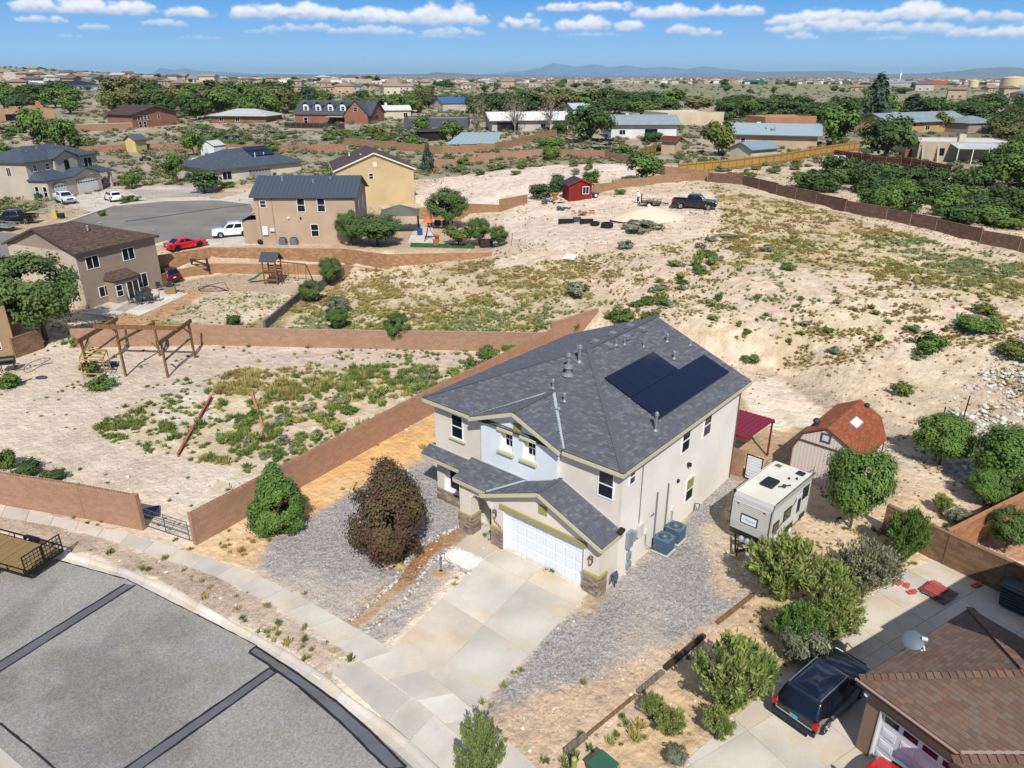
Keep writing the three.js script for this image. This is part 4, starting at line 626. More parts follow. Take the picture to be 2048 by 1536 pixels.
  // services on the side wall
  const bx = (name, m, v, yy, w_, h_, d_, r = 0.02) => { const q = new MB(); q.rbox(d_ / 2, yy, -v, d_, h_, w_, r); return q.build(name, m, h); };
  const GREY = mat('#7f8b93', 0.55); bx('electric_panel', GREY, 2.5, 2.0, 0.45, 0.95, 0.2); bx('electric_panel', mat('#8d989f', 0.5), 2.92, 1.95, 0.34, 0.6, 0.16); bx('meter_box', mat('#c9c7bd', 0.6), 3.48, 2.05, 0.46, 0.75, 0.2); bx('electric_panel', GREY, 2.62, 0.95, 0.3, 0.42, 0.14); bx('electric_panel', GREY, 2.62, 0.42, 0.34, 0.36, 0.16); bx('disconnect_box', mat('#d5d5d0', 0.6), 4.2, 1.55, 0.16, 0.3, 0.1); bx('disconnect_box', mat('#d5d5d0', 0.6), 7.0, 1.55, 0.16, 0.3, 0.1); bx('wall_plate', mat('#6d5d55', 0.6), 4.85, 2.2, 0.3, 0.1, 0.04); bx('security_light', DARK, 8.4, 3.65, 0.2, 0.22, 0.24, 0.06); bx('dryer_vent', DARK, 7.35, 3.1, 0.16, 0.2, 0.14, 0.05);
  { const m = new MB(); for (const [v, a, c] of [[5.15, 0.5, 3.42], [6.3, 0.6, 3.42]]) m.tube(V3(0.06, a, -v), V3(0.06, c, -v), 0.045); m.tube(V3(0.05, 2.4, -3.42), V3(0.05, 6.3, -3.42), 0.022); m.tube(V3(0.06, 0.1, -2.62), V3(0.06, 1.5, -2.62), 0.04); m.wire([V3(0.08, 1.4, -4.2), V3(0.12, 0.8, -4.22), V3(0.25, 0.55, -4.4), V3(0.4, 0.5, -5.0)], 0.02); m.wire([V3(0.08, 1.4, -7.0), V3(0.12, 0.8, -6.95), V3(0.3, 0.55, -6.6)], 0.02); m.wire([V3(0.06, 0.55, -5.15), V3(0.2, 0.5, -5.1), V3(0.4, 0.5, -5.1)], 0.035); m.build('conduit', mat('#77777a', 0.6), h); }
  { const m = new MB(); m.tube(V3(0.1, 0, -9.75), V3(0.1, 0.55, -9.75), 0.03); m.tube(V3(0.1, 0.55, -9.75), V3(0.32, 0.55, -9.85), 0.025); m.tube(V3(0.32, 0.15, -9.85), V3(0.32, 0.55, -9.85), 0.03); m.build('water_pipe', mat('#3f5a4a', 0.6), h); }
  { const m = new MB(); m.tube(V3(0.05, 0.1, -14.5), V3(0.05, 6.3, -14.5), 0.035); m.build('downspout', mat('#6c4a44', 0.6), h); }
  { const m = new MB(); const c = L3(0.34, 1.2, 3.27); m.rbox(c.x, c.y, c.z, 0.26, 0.16, 0.4, 0.02, 0, 0.2); m.build('flood_light', DARK, h); }
}
// two condensers and a gas meter beside the side wall
const AT = (u, v, h = 0) => HOUSE.localToWorld(V3(u, h, -v));
{
  const mk = (label, u, v) => {
    const o = thing('air_conditioner', label, 'air conditioner', AT(u, v, 0.06), HOUSE.rotation.y, 'air conditioners beside the house'), A = mat('#44586b', 0.5), m = new MB();
    m.rbox(0, 0.03, 0, 0.95, 0.06, 0.95, 0.02); m.build('pad', CONC[2], o);
    const c = new MB(); c.rbox(0, 0.46, 0, 0.82, 0.78, 0.82, 0.09); for (let i = 0; i < 9; i++) c.rbox(0, 0.13 + i * 0.075, 0, 0.845, 0.03, 0.845, 0.012); c.build('casing', A, o);
    const t = new MB(); t.geo(new THREE.CylinderGeometry(0.34, 0.36, 0.05, 28, 1, true), M4(0, 0.87, 0)); t.geo(new THREE.RingGeometry(0.335, 0.47, 28), M4(0, 0.868, 0, 0, -Math.PI / 2)); t.rbox(0, 0.84, 0, 0.86, 0.04, 0.86, 0.02); t.build('top', mat('#4f687e', 0.45), o);
    const g = new MB(); g.geo(new THREE.CircleGeometry(0.33, 28), M4(0, 0.863, 0, 0, -Math.PI / 2)); g.build('fan_opening', mat('#10141a', 0.7), o); const gr = new MB(); for (const r of [0.1, 0.17, 0.24, 0.31]) gr.geo(new THREE.TorusGeometry(r, 0.006, 4, 28), M4(0, 0.885, 0, 0, Math.PI / 2)); for (let i = 0; i < 6; i++) gr.box(0, 0.89, 0, 0.66, 0.01, 0.012, i * Math.PI / 6); gr.tube(V3(0, 0.84, 0), V3(0, 0.9, 0), 0.08, 0.07, 12); gr.build('grille', mat('#7f95a8', 0.4, { metal: 0.3 }), o);
    return o;
  };
  mk('nearer blue-grey air conditioner on the gravel beside the garage side wall', 0.62, 5.25); mk('farther blue-grey air conditioner, behind the other one by the house wall', 0.6, 6.5);
  const o = thing('gas_meter', 'grey gas meter and pipes low on the wall beside the stone garage corner', 'gas meter', AT(0.22, 1.15), HOUSE.rotation.y), m = new MB(); m.rbox(0, 0.62, 0, 0.24, 0.36, 0.32, 0.06); m.geo(new THREE.CylinderGeometry(0.13, 0.13, 0.1, 14), M4(0.05, 0.86, 0.12, 0, 0, Math.PI / 2)); m.build('meter', mat('#4c5a66', 0.5), o); const p = new MB(); p.wire([V3(-0.05, 0, -0.25), V3(-0.05, 0.7, -0.25), V3(0, 0.9, -0.1), V3(0.05, 0.95, 0.1), V3(0, 0.9, 0.28), V3(-0.05, 0.5, 0.3), V3(-0.1, 0.3, 0.3)], 0.03, 6); p.tube(V3(0, 0, 0), V3(0, 0.5, 0), 0.03); p.build('pipe', mat('#3e4448', 0.6), o);
}
// ---------------------------------------------------------------- vehicles
const WHEELG = (r, w) => { const p = []; for (const [x, y] of [[0.55, -0.5], [0.82, -0.5], [0.97, -0.38], [1, -0.2], [1, 0.2], [0.97, 0.38], [0.82, 0.5], [0.55, 0.5]]) p.push(new THREE.Vector2(x * r, y * w)); return new THREE.LatheGeometry(p, 22).applyMatrix4(new THREE.Matrix4().makeRotationX(Math.PI / 2)); };
function wheel(parent, x, y, z, r, w, rim = CHROME) {
  const t = part('wheel', WHEELG(r, w), RUBBER, parent); t.position.set(x, y, z);
  const m = new MB(), s = Math.sign(z) || 1; m.geo(new THREE.CylinderGeometry(r * 0.6, r * 0.6, w * 0.5, 20, 1, true), M4(0, 0, 0, 0, Math.PI / 2)); m.geo(new THREE.CylinderGeometry(r * 0.16, r * 0.18, 0.04, 10), M4(0, 0, s * w * 0.44, 0, Math.PI / 2)); m.geo(new THREE.TorusGeometry(r * 0.58, r * 0.045, 6, 22), M4(0, 0, s * w * 0.46)); m.geo(new THREE.CylinderGeometry(r * 0.56, r * 0.56, 0.01, 18), M4(0, 0, s * w * 0.12, 0, Math.PI / 2));
  for (let i = 0; i < 5; i++) { const a = i * Math.PI * 0.4; m.box(Math.cos(a) * r * 0.33, Math.sin(a) * r * 0.33, s * w * 0.42, r * 0.5, r * 0.15, 0.03, 0, 0, a); }
  m.build('rim', rim, t); return t;
}
function car(name, label, category, o, group) {
  const t = thing(name, label, category, V3(), 0, group), { L, W, belt, roof, hood, wx, wr, cb, ct, kind } = o, hw = W / 2, paint = mat(o.color, 0.28, { coat: 1 }), low = o.low ?? 0.3, rear = o.rear ?? belt;
  const s = new THREE.Shape(), bedF = cb[0] - 0.04;
  s.moveTo(0.06, low + 0.06); s.lineTo(0, low + 0.3); s.lineTo(0.02, rear - 0.12); s.lineTo(0.08, kind === 'pickup' ? rear - 0.42 : rear);
  if (kind === 'pickup') { s.lineTo(bedF, rear - 0.42); s.lineTo(bedF, belt); } else s.lineTo(cb[0], belt);
  s.lineTo(cb[1], belt); s.quadraticCurveTo((cb[1] + L) / 2, hood + 0.07, L - 0.3, hood); s.quadraticCurveTo(L - 0.04, hood - 0.03, L - 0.02, hood - 0.25); s.lineTo(L, low + 0.2); s.lineTo(L - 0.1, low);
  for (const x of [wx[1], wx[0]]) { const a = wr * 1.16; s.lineTo(x + a, low); s.absarc(x, wr, a, Math.asin(clamp((low - wr) / a, -1, 1)), Math.PI - Math.asin(clamp((low - wr) / a, -1, 1)), false); }
  s.lineTo(0.2, low); s.lineTo(0.06, low + 0.06);
  const b = new MB(), eg = new THREE.ExtrudeGeometry(s, { depth: W - 0.2, bevelEnabled: true, bevelSize: 0.07, bevelThickness: 0.1, bevelSegments: 3, curveSegments: 10, bevelOffset: -0.07 }).translate(0, 0, -hw + 0.1), ep = eg.attributes.position; for (let i = 0; i < ep.count; i++) { const x = ep.getX(i); ep.setZ(i, ep.getZ(i) * (1 - 0.16 * Math.pow(Math.abs(x / L * 2 - 1), 5))); } eg.deleteAttribute('uv'); b.geo(toCreasedNormals(eg, 0.6));
  if (kind === 'pickup') { for (const z of [-1, 1]) b.rbox(bedF / 2 + 0.03, rear - 0.24, z * (hw - 0.06), bedF - 0.02, 0.48, 0.1, 0.03); b.rbox(0.06, rear - 0.24, 0, 0.09, 0.5, W - 0.1, 0.03); }
  // cabin: narrower towards the roof, with a slightly crowned top
  const wb = hw - 0.07, wt = hw - (o.tumble ?? 0.2), base = [V3(cb[0], belt, -wb), V3(cb[1], belt, -wb), V3(cb[1], belt, wb), V3(cb[0], belt, wb)], top = [V3(ct[0], roof - 0.05, -wt), V3(ct[1], roof - 0.05, -wt), V3(ct[1], roof - 0.05, wt), V3(ct[0], roof - 0.05, wt)];
  { // rings of rounded sections from the belt line to the crown of the roof
    const ring = (f, ins, y) => { const x0 = lerp(cb[0], ct[0], f) + ins, x1 = lerp(cb[1], ct[1], f) - ins, w = lerp(wb, wt, f) - ins, r = 0.1, o = []; for (const [cx, cz, a] of [[x1 - r, w - r, 0], [x0 + r, w - r, 1], [x0 + r, r - w, 2], [x1 - r, r - w, 3]]) for (let k = 0; k < 5; k++) { const t = (a + k / 4) * Math.PI / 2; o.push(V3(cx + Math.cos(t) * r, y, cz + Math.sin(t) * r)); } return o; };
    const yt = roof - 0.05, R = [ring(0, 0, belt - 0.02), ring(0.88, 0, lerp(belt, yt, 0.88)), ring(1, 0.02, yt), ring(1, 0.09, roof - 0.015), ring(1, 0.3, roof + 0.02)], c = new MB();
    for (let i = 0; i < 4; i++) for (let j = 0; j < 20; j++) { const k = (j + 1) % 20; c.quad(R[i][k], R[i][j], R[i + 1][j], R[i + 1][k]); }
    const m = V3((ct[0] + ct[1]) / 2, roof + 0.025, 0); for (let j = 0; j < 20; j++) c.tri(R[4][(j + 1) % 20], R[4][j], m); b.geo(toCreasedNormals(c.geometry(), 0.75));
  }
  b.build('body', paint, t);
  const glassOn = (nm, q, a0, a1, b0, b1) => { // a part of a four-cornered face: q = low left, low right, top right, top left
    const P = (u, v) => q[0].clone().lerp(q[1], u).lerp(q[3].clone().lerp(q[2], u), v), n = q[1].clone().sub(q[0]).cross(q[3].clone().sub(q[0])).normalize(), c = [P(a0, b0), P(a1, b0), P(a1, b1), P(a0, b1)].map((p) => p.addScaledVector(n, 0.012)), m = new MB();
    m.quad(...c); const d = c.map((p) => p.clone().addScaledVector(n, -0.03)); for (let i = 0; i < 4; i++) m.quad(d[i], d[(i + 1) % 4], c[(i + 1) % 4], c[i]); m.build(nm, GLASS, t);
  };
  const right = [base[3], base[2], top[2], top[3]], left = [base[1], base[0], top[0], top[1]], front = [base[2], base[1], top[1], top[2]], back = [base[0], base[3], top[3], top[0]], sw = o.sides ?? [[0.05, 0.3], [0.34, 0.62], [0.66, 0.95]];
  for (const [a, c] of sw) { glassOn('side_window', right, a, c, 0.1, 0.86); glassOn('side_window', left, 1 - c, 1 - a, 0.1, 0.86); }
  glassOn('windscreen', front, 0.06, 0.94, 0.06, 0.9); glassOn('rear_window', back, 0.08, 0.92, kind === 'suv' ? 0.16 : 0.1, 0.88);
  for (const x of wx) for (const z of [-1, 1]) wheel(t, x, wr, z * (hw - 0.13), wr, 0.24, o.rim ?? CHROME);
  const m = (nm, mt, f) => { const q = new MB(); f(q); q.build(nm, mt, t); };
  m('rear_bumper', o.chrome ? CHROME : mat(o.bumper ?? o.color, 0.4), (q) => q.rbox(0.02, low + 0.22, 0, 0.16, 0.24, W - 0.06, 0.05)); m('front_bumper', o.chrome ? CHROME : mat(o.bumper ?? o.color, 0.4), (q) => q.rbox(L - 0.04, low + 0.2, 0, 0.16, 0.26, W - 0.06, 0.05));
  m('grille', BLACK, (q) => { q.rbox(L - 0.005, (hood + low) / 2 + 0.12, 0, 0.05, 0.24, W * 0.5, 0.02); });
  for (const z of [-1, 1]) {
    m('headlight', mat('#d9dde0', 0.1), (q) => q.rbox(L - 0.06, hood - 0.2, z * (hw - 0.24), 0.16, 0.16, 0.34, 0.04)); m('taillight', mat('#a0101a', 0.2), (q) => q.rbox(0.08, rear - 0.2, z * (hw - 0.1), 0.2, kind === 'suv' ? 0.3 : 0.22, 0.24, 0.05));
    m('mirror', mat(o.color, 0.35), (q) => q.rbox(cb[1] - 0.45, belt + 0.1, z * (hw + 0.08), 0.12, 0.15, 0.2, 0.04)); for (const u of o.doors ?? [0.4, 0.62]) m('door_handle', o.chrome ? CHROME : mat(o.color, 0.3), (q) => q.rbox(lerp(cb[0], cb[1], u), belt - 0.12, z * (hw - 0.0), 0.17, 0.035, 0.03, 0.012));
    if (o.rails) m('roof_rail', mat('#b8bcc2', 0.3, { metal: 0.8 }), (q) => { q.tube(V3(ct[0] + 0.15, roof + 0.04, z * (wt - 0.08)), V3(ct[1] - 0.1, roof + 0.04, z * (wt - 0.08)), 0.022, 0.022, 6); for (const x of [ct[0] + 0.15, ct[1] - 0.1]) q.box(x, roof - 0.01, z * (wt - 0.08), 0.08, 0.1, 0.04); });
  }
  m('number_plate', mat(o.plate ?? '#d8d8cf', 0.5), (q) => q.rbox(-0.012, rear - 0.28, 0, 0.025, 0.14, 0.31, 0.008));
  return t;
}
const put = (t, a, b, back = 0) => { const d = b.clone().sub(a); d.y = 0; d.normalize(); t.position.copy(a).addScaledVector(d, -back); t.rotation.y = Math.atan2(-d.z, d.x); t.rotation.z = 0; return t; };
const SUV = { kind: 'suv', L: 4.55, W: 1.85, belt: 1.05, rear: 1.08, hood: 0.98, roof: 1.68, wx: [0.9, 3.62], wr: 0.36, cb: [0.06, 3.35], ct: [0.42, 2.55], rails: true, low: 0.32 }, PICK = { kind: 'pickup', L: 5.85, W: 2.0, belt: 1.22, rear: 1.28, hood: 1.16, roof: 1.92, wx: [1.2, 4.85], wr: 0.41, cb: [1.9, 4.35], ct: [2.08, 3.72], low: 0.42, sides: [[0.06, 0.46], [0.5, 0.92]], tumble: 0.24 };
{ const c = car('suv', 'dark navy SUV parked on the concrete yard beside the brown-tiled garage', 'SUV', { ...SUV, color: '#0b1122', plate: '#3aa7b8', bumper: '#12182a' }); put(c, V3(10.6, 0.03, -20.2), V3(14.0, 0.03, -22.93));
  const m = new MB(); m.box(0.02, 0.72, 0, 0.08, 0.07, 1.5); m.build('bumper_trim', CHROME, c); const w = new MB(); w.tube(V3(0.1, 1.16, 0.1), V3(0.13, 1.14, -0.32), 0.012); w.build('rear_wiper', BLACK, c); }
{ const c = car('car', 'bright red car, only its roof showing at the bottom edge below the garage door', 'car', { kind: 'sedan', L: 4.5, W: 1.8, belt: 0.9, hood: 0.85, roof: 1.44, wx: [0.85, 3.55], wr: 0.32, cb: [0.5, 3.2], ct: [1.15, 2.4], color: '#c01018', low: 0.22 }); const a = plane(1752, 1592, 1.38); put(c, V3(a.x - 1.5, 0.03, a.z + 1.2), V3(a.x + 1.6, 0, a.z - 1.3), 0.25); }
// the court
const onC = (x, y) => G(x, y).setY(3.26), C0 = (a, b) => [onC(...a), onC(...b)];
put(car('pickup_truck', 'white pickup truck nosed toward the road on the drive of the blue-grey-roofed house', 'pickup truck', { ...PICK, color: '#e4e6e8', chrome: true }), ...C0([120, 402], [170, 419]));
put(car('suv', 'white SUV on the drive of the blue-grey-roofed house, facing the garage', 'SUV', { ...SUV, color: '#e6e8ea' }), ...C0([236, 405], [200, 393]));
put(car('suv', 'white SUV half hidden by the corner of the beige house', 'SUV', { ...SUV, color: '#e9ebed', L: 5.0, roof: 1.85, belt: 1.15, hood: 1.08, wx: [1, 4], cb: [0.06, 3.7], ct: [0.4, 2.9] }), ...C0([505, 470], [452, 474]));
put(car('car', 'red coupe parked beside the gable wall of the brown-roofed house', 'car', { kind: 'coupe', L: 4.75, W: 1.9, belt: 0.88, rear: 0.92, hood: 0.86, roof: 1.36, wx: [0.95, 3.7], wr: 0.35, cb: [0.55, 3.3], ct: [1.35, 2.35], color: '#c40d14', low: 0.2, rim: BLACK, sides: [[0.22, 0.5], [0.54, 0.9]] }), ...C0([336, 506], [388, 494]));
put(car('pickup_truck', 'black pickup truck parked at the left edge beyond the brown roof', 'pickup truck', { ...PICK, color: '#0b0b0d', chrome: true }), ...C0([76, 446], [8, 448]));
{ const c = car('suv', 'maroon SUV with its tailgate up beside the brown patio house', 'SUV', { ...SUV, color: '#4e1019', L: 4.8, roof: 1.8 }), a = G(352, 568), b = G(318, 545); put(c, a, b); }
put(car('pickup_truck', 'black crew-cab pickup hitched to a small trailer on the dirt lot', 'pickup truck', { ...PICK, color: '#0a0e1a', rim: CHROME }), G(1344, 415), G(1428, 419));
// flat trailers
function trailer(label, a, b, { L = 3.6, W = 1.8, y = 0.55, deck = WOOD_GREY, gate = true, rails = 0.35, frame = BLACK } = {}) {
  const t = thing('utility_trailer', label, 'trailer'); put(t, a, b);
  const f = new MB(); for (const z of [-1, 1]) { f.rbox(L / 2, y, z * W / 2, L, 0.12, 0.08, 0.01); f.rbox(L / 2, y + rails, z * W / 2, L, 0.05, 0.05, 0.01); for (let i = 0; i <= 5; i++) f.box(i * L / 5, y + rails / 2, z * W / 2, 0.04, rails, 0.04); }
  f.rbox(L, y, 0, 0.08, 0.12, W, 0.01); f.rbox(0, y, 0, 0.08, 0.12, W, 0.01); f.bar(V3(L, y - 0.05, -W / 2), V3(L + 1.1, y - 0.12, 0), 0.08); f.bar(V3(L, y - 0.05, W / 2), V3(L + 1.1, y - 0.12, 0), 0.08); f.tube(V3(L + 0.9, 0.05, 0), V3(L + 0.9, y + 0.1, 0), 0.03); f.build('frame', frame, t);
  const n = Math.round(W / 0.19); for (let i = 0; i < n; i++) { const m = new MB(); m.rbox(L / 2, y + 0.07 + rr(0, 0.006), -W / 2 + 0.04 + (i + 0.5) * (W - 0.08) / n, L - 0.1, 0.035, (W - 0.08) / n - 0.012, 0.006); m.build('deck_board', deck, t); }
  if (gate) { const g = new MB(), h = 1.05; for (const z of [-W / 2, -0.05, 0.05, W / 2]) g.box(-0.06, y + h / 2, z * 0.96, 0.05, h, 0.05); g.box(-0.06, y + h, -W / 4, 0.05, 0.05, W / 2 - 0.08); g.box(-0.06, y + h, W / 4, 0.05, 0.05, W / 2 - 0.08); for (let i = 1; i < 5; i++) g.box(-0.06, y + h * i / 5, 0, 0.03, 0.03, W * 0.94); for (let i = -4; i < 5; i++) g.box(-0.06, y + h / 2, i * W / 10, 0.02, h, 0.02); g.build('ramp_gate', frame, t); }
  for (const z of [-1, 1]) { wheel(t, L * 0.42, 0.33, z * (W / 2 + 0.16), 0.33, 0.2, WHITE); const m = new MB(); m.box(L * 0.42, 0.73, z * (W / 2 + 0.16), 0.9, 0.03, 0.24); m.box(L * 0.42 - 0.44, 0.62, z * (W / 2 + 0.16), 0.03, 0.22, 0.24); m.box(L * 0.42 + 0.44, 0.62, z * (W / 2 + 0.16), 0.03, 0.22, 0.24); m.build('mudguard', frame, t); }
  return t;
}
{ const a = plane(88, 1122, 0.55), b = plane(-40, 1087, 0.55); a.y = b.y = -0.12; trailer('black flatbed trailer with wooden deck parked on the street at the left edge', a, b, { L: 5.6, W: 2.15, deck: mat('#a58a5a', 0.85, { map: 'wood', mm: 1.2 }) }); }
trailer('small black utility trailer with a ramp gate behind the black pickup', G(1283, 412), G(1330, 412), { L: 2.6, W: 1.6 });
trailer('silver flat trailer at the left edge near the black pickup', onC(30, 462), onC(-30, 458), { L: 4, W: 1.9, gate: false, frame: GALV });
// travel trailer
{
  const t = thing('travel_trailer', 'white travel trailer with ribbed grey front parked beside the condensers', 'travel trailer', V3(12.3, 0, -31.75), -44.5 * Math.PI / 180), W = 2.14, L = 4.75;
  const ALU = mat('#b4b3ae', 0.45, { metal: 0.15 }), prof = [[0.32, 0.55], [0.06, 1.15], [0, 1.5], [0.02, 2.6], [0.1, 2.86], [0.3, 3.0], [L - 0.2, 3.0], [L, 2.86], [L, 0.6]];
  const m = new MB(); m.geo(extr(prof.map(([d, y]) => [d, y]), [], W), new THREE.Matrix4().makeRotationY(Math.PI / 2).setPosition(-W / 2, 0, 0)); m.build('body', ALU, t);
  const r = new MB(); for (let i = 0; i < 17; i++) { const y = 0.98 + i * 0.102; r.rbox(0, y, y < 1.5 ? -0.06 + (y - 1.15) * 0.17 + 0.02 : 0.0, W - 0.04, 0.075, 0.04, 0.018); for (const s of [-1, 1]) r.rbox(s * W / 2, y, -L / 2 - 0.1, 0.03, 0.075, L - 0.4, 0.012); } r.build('ribbed_skin', mat('#bdbcb6', 0.5), t);
  const rf = new MB(); rf.rbox(0, 3.02, -L / 2 - 0.1, W + 0.04, 0.06, L - 0.35, 0.025); rf.build('roof', mat('#dedacb', 0.7, { map: 'stucco', mm: 3 }), t);
  const ed = new MB(); for (const s of [-1, 1]) { ed.bar(V3(s * W / 2, 0.6, -0.3), V3(s * W / 2, 1.4, 0.01), 0.05); ed.bar(V3(s * W / 2, 1.4, 0.01), V3(s * W / 2, 2.65, -0.01), 0.05); ed.bar(V3(s * W / 2, 2.65, -0.01), V3(s * W / 2, 3.02, -0.3), 0.05); ed.bar(V3(s * W / 2, 3.03, -0.3), V3(s * W / 2, 3.03, -L), 0.04); } ed.build('corner_trim', mat('#3a3c40', 0.5), t);
  const sk = new MB(); sk.rbox(0, 0.72, -0.2, W + 0.02, 0.42, 0.06, 0.02, 0, 0.35); for (const s of [-1, 1]) sk.rbox(s * (W / 2 + 0.004), 0.66, -2.4, 0.03, 0.34, 4.1, 0.01); sk.build('skirt', mat('#2b2b2d', 0.6), t);
  // name board
  const cv = document.createElement('canvas'); cv.width = 512; cv.height = 256; const c = cv.getContext('2d'); c.fillStyle = '#dde6ea'; c.fillRect(0, 0, 512, 256); c.fillStyle = '#5f99a8'; c.font = 'italic bold 118px serif'; c.textAlign = 'center'; c.fillText('Clipper', 256, 158); c.strokeStyle = '#9fbcc4'; c.lineWidth = 8; c.beginPath(); c.moveTo(60, 190); c.quadraticCurveTo(240, 214, 450, 176); c.stroke();
  const ct = new THREE.CanvasTexture(cv); ct.colorSpace = THREE.SRGBColorSpace; const sg = new THREE.Mesh(new THREE.PlaneGeometry(0.82, 0.42), new THREE.MeshStandardMaterial({ map: ct, roughness: 0.4 })); sg.position.set(-0.02, 1.78, 0.056);
  const fr = new MB(); fr.rbox(-0.02, 1.78, 0.03, 0.94, 0.54, 0.05, 0.06); const fm = fr.build('name_board', BLACK, t); sg.name = 'lettering'; shadow(sg); fm.add(sg);
  for (const [z, w, h, y] of [[-0.75, 0.62, 0.5, 1.55], [-2.0, 0.8, 0.62, 1.75], [-4.05, 0.7, 0.66, 2.2]]) { const q = new MB(); q.rbox(W / 2 + 0.02, y, z, 0.06, h + 0.08, w + 0.08, 0.03); const f = q.build('window', mat('#2a2a2b', 0.5), t), g = new MB(); g.rbox(W / 2 + 0.045, y, z, 0.03, h, w, 0.02); g.build('pane', GLASS, f); }
  { const q = new MB(); q.rbox(W / 2 + 0.02, 1.5, -3.3, 0.07, 1.75, 0.66, 0.06); const d = q.build('door', mat('#c9c8c3', 0.5), t), g = new MB(); g.rbox(W / 2 + 0.05, 1.7, -3.3, 0.03, 0.9, 0.4, 0.03); g.build('pane', GLASS_BLUE, d); const k = new MB(); k.box(W / 2 + 0.02, 0.72, -1.55, 0.05, 0.4, 0.5); k.box(W / 2 + 0.02, 0.76, -0.95, 0.05, 0.3, 0.4); k.build('hatch', mat('#cfcec9', 0.5), t); }
  { const q = new MB(); for (const [y0, z0, y1, z1] of [[1.0, -0.3, 1.5, -1.6], [1.1, -0.5, 2.2, -3.0], [1.35, -1.4, 2.3, -3.0], [1.9, -2.4, 2.5, -3.4]]) { const a = V3(W / 2 + 0.022, y0, z0), b = V3(W / 2 + 0.022, (y0 + y1) / 2 - 0.14, (z0 + z1) / 2), d = V3(W / 2 + 0.022, y1, z1), cu = new THREE.QuadraticBezierCurve3(a, b, d).getPoints(8); for (let i = 0; i < 8; i++) q.bar(cu[i], cu[i + 1], 0.012, 0.05); } q.build('graphic_stripe', mat('#55585d', 0.5), t); }
  { const q = new MB(); q.rbox(-0.1, 3.14, -2.05, 0.72, 0.2, 0.95, 0.08); q.build('roof_air_conditioner', mat('#202326', 0.35), t); const v = new MB(); v.rbox(0.62, 3.1, -4.2, 0.42, 0.08, 0.42, 0.03); v.build('roof_vent', mat('#262a33', 0.4), t); const v2 = new MB(); v2.rbox(-0.62, 3.09, -4.1, 0.5, 0.07, 0.5, 0.03); const fm2 = v2.build('roof_hatch', mat('#cdc7b4', 0.5), t); const v3 = new MB(); v3.rbox(-0.62, 3.13, -4.1, 0.32, 0.04, 0.32, 0.02); v3.build('hatch_lid', mat('#5c5d58', 0.4), fm2); for (const [x, z] of [[0.72, -3.5], [0.4, -3.25]]) { const p = new MB(); p.geo(new THREE.CylinderGeometry(0.05, 0.06, 0.12, 10), M4(x, 3.1, z)); p.build('plumbing_vent', DARK, t); } const an = new MB(); an.rbox(0.58, 3.1, -2.3, 0.16, 0.1, 0.3, 0.03, 0.4); an.bar(V3(0.4, 3.12, -2.0), V3(0.8, 3.12, -2.6), 0.05); an.build('tv_aerial', mat('#2a3040', 0.5), t); }
  { const q = new MB(); q.tube(V3(-W / 2 - 0.1, 2.86, -0.5), V3(-W / 2 - 0.1, 2.86, -4.6), 0.09, 0.09, 10); q.build('awning_roll', mat('#e2e2df', 0.6), t); const e = new MB(); e.geo(new THREE.SphereGeometry(0.12, 8, 6), M4(-W / 2 - 0.1, 2.86, -0.45)); e.geo(new THREE.SphereGeometry(0.12, 8, 6), M4(-W / 2 - 0.1, 2.86, -4.65)); e.build('awning_end', BLACK, t); }
  for (const s of [-1, 1]) { wheel(t, 0, 0, 0, 0.34, 0.2, WHITE).position.set(s * (W / 2 - 0.08), 0.34, -2.75); t.children[t.children.length - 1].rotation.y = Math.PI / 2; const q = new MB(); q.rbox(s * 0.72, 2.55, 0.03, 0.12, 0.06, 0.05, 0.02); q.build('marker_light', mat('#7a2018', 0.3), t); }
  { const q = new MB(); q.bar(V3(-0.75, 0.45, -0.2), V3(0, 0.45, 1.15), 0.09, 0.12); q.bar(V3(0.75, 0.45, -0.2), V3(0, 0.45, 1.15), 0.09, 0.12); q.tube(V3(0, 0.02, 0.95), V3(0, 0.85, 0.95), 0.04); q.bar(V3(-0.45, 0.5, 0.3), V3(0.45, 0.5, 0.3), 0.06); q.build('drawbar', BLACK, t); for (const x of [-0.17, 0.17]) { const p = new MB(); p.geo(new THREE.SphereGeometry(0.16, 12, 9), M4(x, 0.72, 0.32, 0, 0, 0, 1, 1.25, 1)); p.build('gas_bottle', mat('#8e98a4', 0.4), t); } const b = new MB(); b.rbox(0, 0.03, 1.0, 0.35, 0.06, 0.22, 0.01); b.build('wood_block', mat('#b39a55', 0.8), t); }
}
